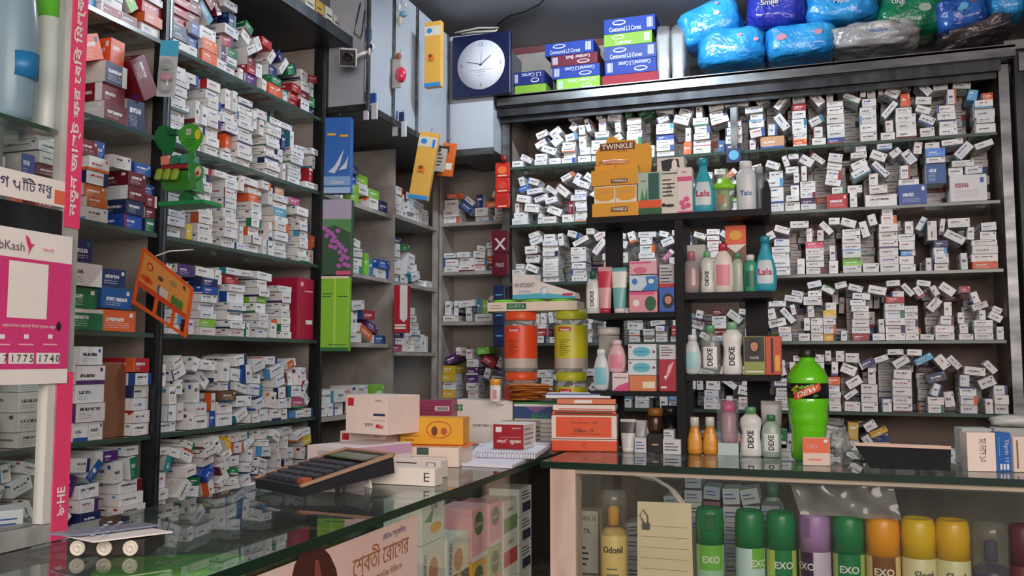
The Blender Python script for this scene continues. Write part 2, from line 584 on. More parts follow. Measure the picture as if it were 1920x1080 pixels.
# back wall shelving
XR0, XR1, XM = -1.126, .603, -.255
SB = [CZ + h for h in (.749, .523, .2985, .068, -.170, -.405)]
bs = thing('wall_shelving', 'long steel and green glass shelving filling the back wall', 'shelving', (XR0, YB, 0))
def bbx(x0, y0, z0, x1, y1, z1, name, m):
    return MB().box(x0 - XR0, y0 - YB, z0, x1 - XR0, y1 - YB, z1, m).build(name, bs)
bbx(XR0, YW - .012, .1, XR1 + .1, YW - .001, CZ + .97, 'back_panel', BACKPANEL)
for z in SB:
    shelf(bs, .02, .003, XR1 - XR0 - .02, YW - .012 - YB, z, 'y')
for x in (XR0, XR1 - .004):
    bbx(x - .006, YB - .004, .1, x + .024, YB + .03, CZ + .97, 'upright', CHROME)
    bbx(x, YB + .03, .1, x + .014, YW - .012, CZ + .97, 'side_panel', SIDEPANEL)
bbx(XM - .01, YB - .006, SB[0], XM + .012, YB + .004, CZ + .97, 'upright', CHROME)
bbx(XM - .008, YW - .03, .1, XM + .008, YW - .012, CZ + .97, 'upright', STEELDK)
# ledge on top
bbx(XR0 - .005, YB - .055, CZ + .973, XR1 + .03, YW - .012, CZ + .983, 'top_board', mat('#3a3c40', .5))
lg = MB()
lg.box(-.005, -.07, CZ + .975, XR1 - XR0 + .03, -.055, CZ + 1.015, CHROME)
lg.box(-.005, -.07, CZ + 1.004, XR1 - XR0 + .03, .26, CZ + 1.012, CHROME)
lg.box(-.05, -.05, CZ + .938, XR1 - XR0 - .01, -.038, CZ + .975, STEELDK)
lg.box(-.0, -.03, CZ + .918, XR1 - XR0 - .02, -.018, CZ + .973, STEELDK)
lg.build('steel_ledge', bs)
# right-hand end frame
ef = thing('side_frame', 'dark steel end frame with beige board at right edge of back shelving', 'frame', (XR1 + .03, YB - .02, 0))
MB().box(0, -.02, .1, .045, .03, CZ + 1.03, STEELDK).build('upright', ef)
MB().box(.045, 0, .1, .3, .012, CZ + 1.3, BACKPANEL).build('board', ef)
MB().box(.012, -.03, CZ + .93, .04, -.022, CZ + .99, CHROME).build('bracket', ef)
MB().box(-.03, -.04, CZ + 1.0, .1, -.028, CZ + 1.03, CHROME).build('bracket', ef)

# ------------------------------------------------------------------ medicine boxes on the shelves
PAL = {'red': '#a8202a', 'dark red': '#6e1420', 'blue': '#1f4f9e', 'navy': '#1c2a5c', 'green': '#1d7a45', 'lime green': '#7db53a',
       'orange': '#d9622a', 'yellow': '#dcae2c', 'purple': '#52286a', 'teal': '#2a7f92', 'sky blue': '#4f9bd0', 'pink': '#c44a78',
       'brown': '#6e4a32', 'peach': '#d79a74'}
DARKP = ['red', 'dark red', 'blue', 'navy', 'green', 'orange', 'purple', 'teal', 'sky blue', 'pink', 'brown', 'lime green', 'red', 'blue', 'navy', 'orange']
ORD = ['zeroth', 'first', 'second', 'third', 'fourth', 'fifth', 'sixth', 'seventh', 'eighth', 'ninth', 'tenth', 'eleventh', 'twelfth', 'thirteenth', 'fourteenth',
       'fifteenth', 'sixteenth', 'seventeenth', 'eighteenth', 'nineteenth']
TENS = {2: 'twent', 3: 'thirt', 4: 'fort', 5: 'fift'}
def ordn(n):
    if n < 20: return ORD[n]
    t, u = divmod(n, 10)
    return TENS[t] + 'ieth' if u == 0 else TENS[t] + 'y-' + ORD[u]
BOXES = []
RES = .002
def profile(w, h, a):
    """lower and upper outline of a rectangle w x h turned by a, sampled every RES, around its centre"""
    c, s = math.cos(a), math.sin(a)
    pts = [(x * c - z * s, x * s + z * c) for x, z in ((-w / 2, -h / 2), (w / 2, -h / 2), (w / 2, h / 2), (-w / 2, h / 2))]
    hw = max(p[0] for p in pts)
    n = max(1, int(math.ceil(hw / RES)))
    lo, hi = [], []
    for i in range(-n, n + 1):
        x = max(-hw, min(hw, i * RES))
        zs = []
        for k in range(4):
            (x0, z0), (x1, z1) = pts[k], pts[(k + 1) % 4]
            if abs(x1 - x0) < 1e-9:
                if abs(x - x0) < 1e-6: zs += [z0, z1]
            elif min(x0, x1) - 1e-9 <= x <= max(x0, x1) + 1e-9:
                zs.append(z0 + (z1 - z0) * (x - x0) / (x1 - x0))
        lo.append(min(zs)); hi.append(max(zs))
    return n, lo, hi
def interp(env, t):
    if t <= env[0][0]: return env[0][1]
    for (a, x), (b, y) in zip(env, env[1:]):
        if t <= b: return x + (y - x) * (t - a) / (b - a)
    return env[-1][1]
def pack2(unit, L, zb, env, name, **k):
    n0 = len(BOXES)
    pack(unit, L, zb, [(a, max(0, b - .012)) for a, b in env], name + ' behind', k.get('pc', .08), .05, (.05, .075), (.02, .032), dr=(.07, .08), skip=k.get('skip', ()))
    for b in BOXES[n0:]:
        b['vis'] = False
        b['org'] += Vector((-.15, 0, 0)) if unit[0] == 'x' else Vector((0, .15, 0))
def pack(unit, L, zb, env, name, pc=.1, tilt=.5, wr=(.045, .072), hr=(.019, .031), specials=(), big=0., thin=0., layer=.06, order=None, dr=(.08, .12), cap=.214, skip=()):
    rng = random.Random(name)
    N = int(L / RES)
    Hm = [0.] * N
    items = []
    def put(cx, w, h, a, col=None, sp=None):
        n, lo, hi = profile(w, h, a)
        i0 = int(cx / RES)
        if i0 - n < 0 or i0 + n >= N: return None
        z = max(Hm[i0 - n + k] - lo[k] for k in range(2 * n + 1))
        return i0, n, lo, hi, z
    def commit(r, w, h, a, col, side=None, d=None):
        i0, n, lo, hi, z = r
        z += .0008
        for k in range(2 * n + 1):
            Hm[i0 - n + k] = z + hi[k]
        items.append(dict(s=i0 * RES, z=z, w=w - .0015, h=h - .0008, a=a, col=col, d=d or rng.uniform(*dr), off=rng.uniform(.002, .02)))
    for k in range(N):                                   # keep clear spans free
        pass
    for (sx, w, h, col) in specials:
        r = put(sx, w, h, 0)
        if r: commit(r, w, h, 0, col, d=.10)
    fails = 0
    # upright stacks first, side by side
    s0 = .001
    ph1, ph2 = rng.uniform(0, 6), rng.uniform(0, 6)
    while s0 < L - .03:
        w = min(rng.uniform(*wr), L - s0 - .001)
        if L - s0 - w < .035: w = min(L - s0 - .001, wr[1] * 1.15)
        cx = s0 + w / 2
        s0 += w + .0012
        if any(a0 <= cx / L <= a1 for a0, a1 in skip): continue
        target = interp(env, cx / L)
        top_lim = max(hr[0] * 1.2 if layer > .001 else 0, target * (1 - tilt * (.95 + .33 * math.sin(s0 * 11 + ph1) + .17 * math.sin(s0 * 23 + ph2) + rng.uniform(-.08, .08))))
        if tilt < .25: top_lim = target * rng.uniform(.8, 1.)
        i0 = int(cx / RES); n = int(w / 2 / RES)
        z = max(Hm[max(0, i0 - n):min(N, i0 + n + 1)])
        if z > .02: continue
        colr = None
        same = rng.random() < .55
        h0 = rng.uniform(*hr)
        while True:
            h = h0 if same else rng.uniform(*hr)
            if rng.random() < big: h *= 1.5
            if rng.random() < thin: h *= .6
            ww = w * (1 if same else rng.uniform(.86, 1))
            if z + h > min(cap, top_lim + .006): break
            split = ww > .075 and h > .03 and rng.random() < .2
            if colr is None or pc < .3 or rng.random() < .5: colr = 'white' if rng.random() > pc else rng.choice(order or DARKP)
            jx = 0 if same else rng.uniform(-.5, .5) * (w - ww)
            if split:
                for sx in (-1, 1):
                    items.append(dict(s=cx + sx * ww / 4, z=z + h / 2 + .0004, w=ww / 2 - .001, h=h - .0012, a=0., col='white' if rng.random() > pc else rng.choice(order or DARKP), d=rng.uniform(*dr), off=rng.uniform(.003, .012)))
            else:
                a_ = rng.gauss(0, .02) if (not same and z > .03 and rng.random() < .4) else 0.
                if abs(a_) > 0:
                    a_ = max(-.03, min(.03, a_)); hh = h - abs(math.sin(a_)) * ww
                    items.append(dict(s=cx, z=z + h / 2 + .0004, w=ww * .97, h=max(.012, hh - .0012), a=a_, col=colr, d=rng.uniform(*dr), off=rng.uniform(.002, .016)))
                else:
                    items.append(dict(s=cx + jx, z=z + h / 2 + .0004, w=ww, h=h - .0012, a=0., col=colr, d=rng.uniform(*dr), off=rng.uniform(.002, .016)))
            z += h
        for k in range(max(0, int((cx - w / 2) / RES)), min(N, int(math.ceil((cx + w / 2) / RES)) + 1)):
            Hm[k] = max(Hm[k], z)
    while fails < 80 and len(items) < 700:
        best = None
        for q in range(26):
            w = rng.uniform(*wr); h = rng.uniform(*hr)
            if rng.random() < big: w *= 1.35; h *= 1.5
            if rng.random() < thin: h *= .6
            if rng.random() < .15: w, h = h, w * .8
            if fails > 25: w *= .75
            cx = rng.uniform(w / 2, L - w / 2)
            if items and q % 2:
                e = rng.choice(items)
                cx = e['s'] + rng.choice((-1, 1)) * (e['w'] / 2 + w / 2 + .002)
                cx = max(w / 2, min(L - w / 2, cx))
            i = min(N - 1, max(0, int(cx / RES)))
            target = interp(env, cx / L)
            if any(a0 <= cx / L <= a1 for a0, a1 in skip): continue
            n_ = int(w / 2 / RES)
            if i - n_ < 0 or i + n_ >= N: continue
            slope = math.atan2(Hm[i + n_] - Hm[i - n_], w)
            if abs(slope) < .07: a = rng.gauss(0, .03) if rng.random() > tilt * .5 else rng.gauss(0, .45)
            elif tilt > .2 and abs(slope) < .95: a = slope + rng.gauss(0, .04)
            elif tilt > .2: a = rng.choice((slope - math.copysign(PI / 2, slope), rng.gauss(0, .5)))
            else: a = rng.gauss(0, .03)
            if abs(a) < .012: a = 0.
            r = put(cx, w, h, a)
            if not r: continue
            i0, n, lo, hi, z = r
            top = z + max(hi)
            if top > min(cap, target + .012): continue
            waste = sum(z + lo[k] - Hm[i0 - n + k] for k in range(2 * n + 1)) * RES / (w * h)
            sc_ = waste + top * 1.2
            if best is None or sc_ < best[0]: best = (sc_, r, w, h, a)
        if best is None:
            fails += 1
            continue
        fails = 0
        _, r, w, h, a = best
        col = 'white' if rng.random() > pc else rng.choice(order or DARKP)
        commit(r, w, h, a, col)
    bottoms = sorted([b for b in items if b['z'] - b['h'] / 2 < .004 and b['a'] == 0.] or items[:1], key=lambda b: b['s'])
    for b in items:
        b['pile'] = min(range(len(bottoms)), key=lambda k: abs(bottoms[k]['s'] - b['s']))
    for k in range(len(bottoms)):
        mem = sorted([b for b in items if b['pile'] == k], key=lambda b: b['z'])
        for j, b in enumerate(mem): b['lev'] = j + 1; b['of'] = len(mem)
    for b in items:
        tl = '' if abs(b['a']) < .12 else (' tilted' if abs(b['a']) < .9 else ' upended')
        c = b['col']
        if b['lev'] == 1:
            b['label'] = f"{c}{tl} medicine box at foot of {ordn(b['pile'] + 1)} pile from left, {name}"
        else:
            b['label'] = f"{c}{tl} medicine box, {ordn(b['lev'])} in {ordn(b['pile'] + 1)} pile from left, {name}"
        b['unit'] = unit; b['zb'] = zb; b['rng'] = rng.random(); b['grp'] = name
        if unit[0] == 'x':                      # faces +X, s runs along +Y
            b['org'] = Vector((unit[1] - b['off'], unit[2] + b['s'], zb + b['z'] + .0005))
            b['rot'] = RZ(PI / 2) @ RY(-b['a'])
        else:
            b['org'] = Vector((unit[2] + b['s'], unit[1] + b['off'], zb + b['z'] + .0005))
            b['rot'] = RY(-b['a'])
        D = (b['org'] - Vector((0, 0, CZ)))
        n = Vector((1, 0, 0)) if unit[0] == 'x' else Vector((0, -1, 0))
        b['px'] = b['w'] * b['h'] * abs(D.normalized().dot(n)) / D.length_squared
        pd = D.dot(_f)
        uu, vv = 960 + FPX * D.dot(_r) / pd, 540 - FPX * D.dot(_u) / pd
        b['vis'] = -20 < uu < 1940 and -20 < vv < 1000 and not (uu > 1120 and vv > 890)
        BOXES.append(b)

NEAR, WIDE, BACK = 'near left bay', 'wide left bay', 'back wall'
nl = ('x', XL, YN + .02); LN = YA - YN - .036
wl = ('x', XL, YA + .016); LW = YBp - YA - .034
F = lambda h: [(0, h), (1, h)]
WARM = ['red', 'dark red', 'orange', 'red', 'dark red', 'purple', 'green', 'blue', 'pink']
pack(nl, LN, SZ[0], [(0, .12), (.75, .13), (1, .18)], 'top shelf, ' + NEAR, .55, .3, cap=.2)
pack(nl, LN, SZ[1], [(0, .15), (.8, .185), (1, .2)], 'second shelf, ' + NEAR, .72, .3, (.07, .10), (.04, .06), order=['dark red', 'red', 'green', 'orange', 'dark red', 'navy', 'orange'])
pack(nl, LN, SZ[2], [(0, .19), (.8, .17), (1, .15)], 'third shelf, ' + NEAR, .82, .1, (.05, .075), (.022, .033), order=['dark red', 'red', 'green', 'navy', 'red', 'blue', 'dark red', 'orange'])
pack(nl, LN, SZ[3], [(0, .15), (.7, .19), (.88, .15), (.9, .05), (1, .04)], 'fourth shelf, ' + NEAR, .65, .75, (.075, .11), (.04, .055), order=['red', 'orange', 'blue', 'purple', 'green', 'navy'], layer=.045)
pack(nl, LN, SZ[4], [(0, .17), (.76, .19), (.8, .06), (.93, .06), (.94, .17), (1, .17)], 'fifth shelf, ' + NEAR, .07, .15, (.06, .09), (.026, .042), skip=((.79, .95),))
pack(nl, LN, SZ[5], [(0, .2), (.6, .2), (1, .2)], 'sixth shelf, ' + NEAR, .38, .6, (.042, .068), (.02, .032), order=['red', 'blue', 'teal', 'green', 'orange', 'purple', 'navy'])
E_ = [(0, .2), (.35, .19), (.6, .15), (.8, .13), (.95, .12), (1, .04)]
pack(wl, LW, SZ[0], E_, 'top shelf, ' + WIDE, .62, .55, (.038, .062), (.02, .034), order=['red', 'blue', 'navy', 'green', 'orange', 'red', 'dark red', 'blue', 'teal', 'purple'], cap=.2)
pack2(wl, LW, SZ[0], E_, 'top shelf, ' + WIDE)
E_ = [(0, .19), (.3, .19), (.6, .165), (.78, .17), (.8, .12), (1, .13)]
pack(wl, LW, SZ[1], E_, 'second shelf, ' + WIDE, .10, .18, (.048, .075), (.016, .026))
pack2(wl, LW, SZ[1], E_, 'second shelf, ' + WIDE)
E_ = [(0, .2), (.3, .19), (.7, .2), (.85, .18), (.97, .1), (1, .09)]
pack(wl, LW, SZ[2], E_, 'third shelf, ' + WIDE, .10, .12, (.045, .072), (.016, .027), order=['sky blue', 'orange', 'yellow', 'peach', 'sky blue', 'pink'])
pack2(wl, LW, SZ[2], E_, 'third shelf, ' + WIDE)
E_ = [(0, .16), (.3, .17), (.68, .18), (.7, .15), (.84, .14), (.85, .02), (1, .02)]
pack(wl, LW, SZ[3], E_, 'fourth shelf, ' + WIDE, .10, .12, (.045, .075), (.017, .029), big=.12, skip=((.83, 1.),))
pack2(wl, LW, SZ[3], E_, 'fourth shelf, ' + WIDE)
E_ = [(0, .17), (.5, .18), (.8, .17), (1, .13)]
pack(wl, LW, SZ[4], E_, 'fifth shelf, ' + WIDE, .13, .75, (.045, .072), (.022, .034), layer=.04)
pack2(wl, LW, SZ[4], E_, 'fifth shelf, ' + WIDE)
E_ = [(0, .19), (.4, .215), (1, .2)]
pack(wl, LW, SZ[5], E_, 'sixth shelf, ' + WIDE, .2, .85, (.036, .056), (.019, .029), layer=.0, order=['red', 'green', 'blue', 'teal', 'yellow', 'pink', 'green'])
pack2(wl, LW, SZ[5], E_, 'sixth shelf, ' + WIDE)
cb1 = ('x', XL, YBp + .02); LC1 = YC - YBp - .035
cb2 = ('x', XL, YC + .012); LC2 = 3.30 - YC - .01
CC = 'corner unit beside green carton'
pack(cb1, LC1, CSH[0], [(.0, .12), (.35, .12), (.7, .09), (1, .03)], 'first corner compartment', .6, .1, (.06, .08), (.03, .045), order=['navy', 'blue', 'green', 'lime green', 'navy'])
pack(cb1, LC1, CSH[1], [(0, .13), (.4, .12), (.85, .06), (1, .04)], 'second corner compartment', .2, .4, (.07, .1), (.025, .035))
pack(cb1, LC1, CSH[2], [(0, .17), (.4, .15), (.7, .12), (1, .03)], 'third corner compartment', .2, .6, (.08, .1), (.025, .035))
pack(cb1, LC1, CSH[3], [(0, .09), (.5, .09), (1, .08)], 'fourth corner compartment', .4, .1, (.06, .09), (.04, .05), order=['yellow', 'red', 'lime green', 'brown'])
pack(cb1, LC1, CSH[4], F(.1), 'fifth corner compartment', .2, .3, (.06, .09), (.03, .05))
pack(cb2, LC2, CSH2[0], [(0, .12), (1, .05)], 'first narrow corner compartment', .1, .3)
pack(cb2, LC2, CSH2[1], [(0, .17), (.5, .13), (.6, .04), (1, .0)], 'second narrow corner compartment', .15, .5, (.06, .08), (.025, .035))
pack(cb2, LC2, CSH2[2], [(0, .2), (.45, .17), (.6, .08), (1, .06)], 'third narrow corner compartment', .15, .1, (.07, .09), (.022, .03))
pack(cb2, LC2, CSH2[3], [(0, .2), (.6, .23), (1, .17)], 'fourth narrow corner compartment', .5, .8, (.06, .08), (.025, .035), cap=.3, order=['navy', 'teal', 'purple', 'brown'])
db = ('y', YD, XD0 + .014); LD = XD1 - XD0 - .03
pack(db, LD, DSH[0], [(0, .12), (.5, .1), (1, .14)], 'top shelf below clock', .3, .3, (.06, .075), (.02, .04), order=['orange', 'blue', 'navy'], cap=.17)
pack(db, LD, DSH[1], [(0, .08), (.5, .08), (.6, .1), (1, .15)], 'second shelf below clock', .08, .3, (.05, .075), (.02, .03), cap=.17)
pack(db, LD, DSH[2], [(0, .09), (.5, .08), (.6, .1), (1, .13)], 'third shelf below clock', .08, .7, (.06, .08), (.022, .032), cap=.17, layer=.02)
pack(db, LD, DSH[3], [(0, .17), (.3, .2), (.6, .2), (1, .15)], 'fourth shelf below clock', .6, .4, (.045, .07), (.025, .035), order=['yellow', 'purple', 'lime green', 'green', 'red'])
br = ('y', YB, XR0 + .03); LB = XR1 - XR0 - .05
def fx(x): return (x - XR0 - .03) / LB
def at_u(u, v, row): return fx(P(u, v, Y=YB).x) 
def envpx(row, pts):
    out = []
    for u, v in pts:
        p = P(u, v, Y=YB)
        out.append((fx(p.x), max(.0, p.z - SB[row])))
    return out
def sp(row, u0, u1, v0, v1, col):
    a = P(u0, v1, Y=YB); b = P(u1, v0, Y=YB)
    return ((a.x + b.x) / 2 - XR0 - .03, b.x - a.x, b.z - a.z, col)
ub = (.044, .068)
E_ = envpx(0, [(975, 292), (1010, 288), (1016, 240), (1060, 236), (1085, 207), (1150, 200), (1165, 215), (1180, 195), (1250, 190), (1310, 190), (1380, 160), (1440, 150), (1560, 140), (1700, 148), (1800, 155), (1840, 180), (1890, 178)])
pack(br, LB, SB[0], E_, 'top shelf, ' + BACK, .09, .45, ub, (.02, .032), layer=.09, cap=.2,
     specials=[sp(0, 1425, 1470, 215, 242, 'peach'), sp(0, 1848, 1886, 218, 236, 'peach')])
pack2(br, LB, SB[0], E_, 'top shelf, ' + BACK)
E_ = envpx(1, [(955, 335), (1000, 335), (1005, 345), (1050, 345), (1060, 325), (1110, 325), (1130, 330), (1300, 330), (1440, 305), (1480, 292), (1600, 282), (1680, 262), (1760, 262), (1880, 262)])
pack(br, LB, SB[1], E_, 'second shelf, ' + BACK, .07, .6, ub, (.018, .032), layer=.045,
     specials=[sp(1, 1686, 1738, 336, 376, 'blue'), sp(1, 1739, 1776, 335, 374, 'blue'), sp(1, 1782, 1850, 318, 372, 'white'), sp(1, 1552, 1590, 356, 385, 'red'), sp(1, 1623, 1683, 355, 381, 'white')])
pack2(br, LB, SB[1], E_, 'second shelf, ' + BACK)
E_ = envpx(2, [(955, 497), (985, 497), (988, 438), (1125, 432), (1260, 435), (1440, 430), (1465, 425), (1540, 415), (1620, 410), (1650, 393), (1700, 410), (1740, 412), (1890, 420)])
pack(br, LB, SB[2], E_, 'third shelf, ' + BACK, .10, .3, (.044, .07), (.019, .031), layer=.07,
     specials=[sp(2, 1842, 1886, 479, 499, 'yellow')])
pack2(br, LB, SB[2], E_, 'third shelf, ' + BACK)
E_ = envpx(3, [(955, 600), (1000, 585), (1130, 580), (1270, 590), (1440, 570), (1470, 560), (1530, 530), (1640, 532), (1760, 530), (1830, 545), (1850, 572), (1880, 575)])
pack(br, LB, SB[3], E_, 'fourth shelf, ' + BACK, .09, .5, (.038, .062), (.018, .029), layer=.05,
     order=['red', 'sky blue', 'peach', 'yellow', 'dark red', 'navy', 'pink'])
pack2(br, LB, SB[3], E_, 'fourth shelf, ' + BACK)
E_ = envpx(4, [(955, 700), (1270, 690), (1470, 680), (1560, 662), (1620, 672), (1660, 660), (1780, 662), (1810, 690), (1870, 680), (1880, 705)])
pack(br, LB, SB[4], E_, 'fifth shelf, ' + BACK, .04, .45, (.044, .07), (.019, .033), layer=.05)
pack2(br, LB, SB[4], E_, 'fifth shelf, ' + BACK)
E_ = [(0, .15), (.5, .16), (.62, .19), (.70, .21), (.76, .2), (.8, .12), (1, .1)]
pack(br, LB, SB[5], E_, 'bottom shelf, ' + BACK, .4, .8, (.05, .08), (.026, .04), layer=.03, order=['blue', 'navy', 'red', 'green', 'yellow', 'teal', 'orange'])
pack2(br, LB, SB[5], E_, 'bottom shelf, ' + BACK)

def box_data(b, rg):
    w, h, d = b['w'], b['h'], b['d']
    vs = [Vector((x * w / 2, y, z * h / 2)) for y in (0, d) for z in (-1, 1) for x in (-1, 1)]
    fs = [(0, 1, 3, 2), (5, 4, 6, 7), (1, 5, 7, 3), (4, 0, 2, 6), (2, 3, 7, 6), (4, 5, 1, 0)]
    dim = [(w, h), (w, h), (d, h), (d, h), (w, d), (w, d)]
    white = b['col'] == 'white'
    k = rg.uniform(.70, .86)
    pc_ = rg.choice([(1, .985, .95), (1, 1, 1), (.96, .985, 1), (1, .97, .94)])
    base_w = tuple(k * x for x in pc_)
    accn = rg.choice(['blue', 'red', 'green', 'navy', 'orange', 'purple', 'sky blue', 'teal', 'dark red', 'navy', 'blue'])
    if white:
        tint = [base_w] * 6; acc = lin(PAL[accn]); ink = rg.choice([(.05, .05, .07)] * 9 + [(.03, .05, .3), (.35, .03, .05)])
    else:
        c = lin(PAL[b['col']]); c = tuple(x * rg.uniform(.8, 1.25) for x in c)
        side = c if rg.random() < .55 else tuple(x * .85 for x in base_w)
        tint = [c, c, side, side, c if rg.random() < .6 else side, side]
        acc = rg.choice([base_w, base_w, lin(PAL[accn])]); ink = (.8, .8, .8)
    sd = [rg.random() for _ in range(6)]
    return vs, fs, dim, tint, acc, ink, sd
def carton_mesh(name, blist, world):
    V, Fc, uv, mt, tn, ac, ik = [], [], [], [], [], [], []
    for b in blist:
        rg = random.Random(b['rng'])
        vs, fs, dim, tint, acc, ink, sd = box_data(b, rg)
        o = len(V)
        M = (Matrix.Translation(b['org']) @ b['rot']) if world else I4
        V += [tuple(M @ v) for v in vs]
        for i, f in enumerate(fs):
            Fc.append(tuple(q + o for q in f))
            for (a, c) in ((0, 0), (1, 0), (1, 1), (0, 1)):
                uv += [a, c]
                mt += [a * dim[i][0], c * dim[i][1]]
                tn += [*tint[i], sd[i]]
                ac += [*acc, 1]
                ik += [*ink, 1]
    me = bpy.data.meshes.new(name)
    me.from_pydata(V, [], Fc)
    me.uv_layers.new(name='UVMap').data.foreach_set('uv', uv)
    me.uv_layers.new(name='metric').data.foreach_set('uv', mt)
    for n, dta in (('tint', tn), ('accent', ac), ('ink', ik)):
        me.attributes.new(n, 'FLOAT_COLOR', 'CORNER').data.foreach_set('color', dta)
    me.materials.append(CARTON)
    me.update()
    return me
seen = [b for b in BOXES if b['vis']]
wh = sorted([b for b in seen if b['col'] == 'white'], key=lambda b: -b['px'])
cl = sorted([b for b in seen if b['col'] != 'white'], key=lambda b: -b['px'])
single = wh[:300] + cl[:300]
ids = set(id(b) for b in single)
rest = [b for b in BOXES if id(b) not in ids]
print('BOXES', len(BOXES), 'white', len(wh), 'coloured', len(cl), 'rest', len(rest))
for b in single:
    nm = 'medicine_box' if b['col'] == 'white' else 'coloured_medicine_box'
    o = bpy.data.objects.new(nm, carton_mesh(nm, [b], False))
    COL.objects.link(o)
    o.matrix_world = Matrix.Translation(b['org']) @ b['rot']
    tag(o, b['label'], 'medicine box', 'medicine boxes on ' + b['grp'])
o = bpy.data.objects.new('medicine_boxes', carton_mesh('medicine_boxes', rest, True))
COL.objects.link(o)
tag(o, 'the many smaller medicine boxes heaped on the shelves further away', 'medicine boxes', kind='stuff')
#PART3

# ------------------------------------------------------------------ printed cartons and packs
def face_M(face, w, d, h):
    if face == 'f': return Matrix(((1, 0, 0, -w / 2), (0, 0, -1, 0), (0, 1, 0, 0), (0, 0, 0, 1))), w, h
    if face == 'r': return Matrix(((0, 0, 1, w / 2), (1, 0, 0, 0), (0, 1, 0, 0), (0, 0, 0, 1))), d, h
    if face == 'l': return Matrix(((0, 0, -1, -w / 2), (-1, 0, 0, d), (0, 1, 0, 0), (0, 0, 0, 1))), d, h
    if face == 't': return Matrix(((1, 0, 0, -w / 2), (0, 1, 0, 0), (0, 0, 1, h), (0, 0, 0, 1))), w, d
def decals(mb, w, d, h, decs, M0=I4):
    n = 0
    for q in decs:
        n += 1
        kind, face = q[0], q[1]
        Mf, fw, fh = face_M(face, w, d, h)
        M = M0 @ Mf @ T(0, 0, .0004 + .00012 * n)
        if kind == 'r':
            _, _, a, b, c, e, m = q
            mb.flat([(a * fw, b * fh), (c * fw, b * fh), (c * fw, e * fh), (a * fw, e * fh)], m, M)
        elif kind == 'e':
            _, _, cx, cy, rx, ry, m = q
            mb.flat(circ(rx * fw, 20, cx * fw, cy * fh, ry * fh), m, M)
        elif kind == 'p':
            mb.flat([(x * fw, y * fh) for x, y in q[2]], q[3], M)
        elif kind == 't':
            _, _, cx, cy, hh, s, m = q[:7]
            o = q[7] if len(q) > 7 else {}
            Mt = M @ T(cx * fw, cy * fh, 0)
            if o.get('rot'): Mt = Mt @ RZ(R(o['rot']))
            mw = (fh if o.get('rot') else fw) * o.get('maxw', .85)
            mb.text(s, hh * (fw if o.get('rot') else fh), m, Mt, bold=o.get('bold', False), shear=o.get('shear', 0.), maxw=mw)
def carton(name, label, cat, w, d, h, loc, rz, m, decs=(), group=None, bev=.0012, side=None, top=None, rot=None, parent=None):
    mb = MB().box(-w / 2, 0, 0, w / 2, d, h, m, bev=bev)
    dd = []
    if side: dd += [('r', 'r', .01, .01, .99, .99, side), ('r', 'l', .01, .01, .99, .99, side)]
    if top: dd += [('r', 't', .01, .01, .99, .99, top)]
    # closing flap seam
    decals(mb, w, d, h, dd + list(decs))
    return mb.build(name, parent, loc, rot or (0, 0, rz), label, cat, group)
def base(uL, vL, uC, vC, Z=CT):
    a, b = P(uL, vL, Z=Z), P(uC, vC, Z=Z)
    d = b - a
    return (a + b) / 2, math.atan2(d.y, d.x), d.length
def onpl(name, label, cat, uL, vL, uC, vC, hp, dep, m, decs=(), Z=CT, **k):
    loc, rz, w = base(uL, vL, uC, vC, Z)
    h = hp * mmpx(loc)
    loc.z = Z + .0006
    return carton(name, label, cat, w, dep, h, loc, rz, m, decs, **k), h
INK = mat('#1c1a22'); RED = mat('#c2242c', .45); GRN = mat('#1f8a4e', .45); BLU = mat('#1f4f9e', .4); ORG = mat('#e2551f', .4); YEL = mat('#e3a91f', .4)
NAVY = mat('#1b2858', .4); PNK = mat('#d64f86', .45); LPNK = mat('#e8a9b4', .45); MAG = mat('#8f2350', .4); GREY = mat('#8c8c8e', .5); TEAL = mat('#2ba3b8', .3)
LILAC = mat('#d3a8c6', .45); SKY = mat('#5fb4dc', .4); LIME = mat('#6fc832', .35); DKGRN = mat('#0f5a34', .4); BRN = mat('#6b3a20', .5); SKIN = mat('#c98f74', .5)
GOLD = mat('#c9a184', .35, .3); CREAM = mat('#e9dcc2', .5); DKRED = mat('#7a1420', .4); PURP = mat('#5a2a66', .4)
def smalllines(face, x0, x1, y0, y1, n, m=INK, seed=1):
    rg = random.Random(seed)
    out = []
    for i in range(n):
        y = y1 - (y1 - y0) * (i + .5) / n
        e = x0 + (x1 - x0) * rg.uniform(.6, 1)
        out.append(('r', face, x0, y - .15 * (y1 - y0) / n, e, y + .15 * (y1 - y0) / n, m))
    return out
def portrait(face, cx, cy, r, k=1.0):
    """simple generic smiling face with dark hair: cx,cy,r in face widths, k = width / height"""
    return [('e', face, cx, cy - r * k * .3, r * 1.25, r * k * 1.7, mat('#1a1212', .5)), ('e', face, cx, cy, r * .72, r * k * 1.0, SKIN),
            ('p', face, [(cx - r * .8, cy + r * k * .6), (cx, cy + r * k * 1.3), (cx + r * .8, cy + r * k * .6), (cx, cy + r * k * .75)], mat('#1a1212', .5)),
            ('e', face, cx - r * .28, cy + r * k * .12, r * .1, r * k * .07, INK), ('e', face, cx + r * .28, cy + r * k * .12, r * .1, r * k * .07, INK),
            ('e', face, cx, cy - r * k * .45, r * .26, r * k * .1, mat('#b03a44', .5))]

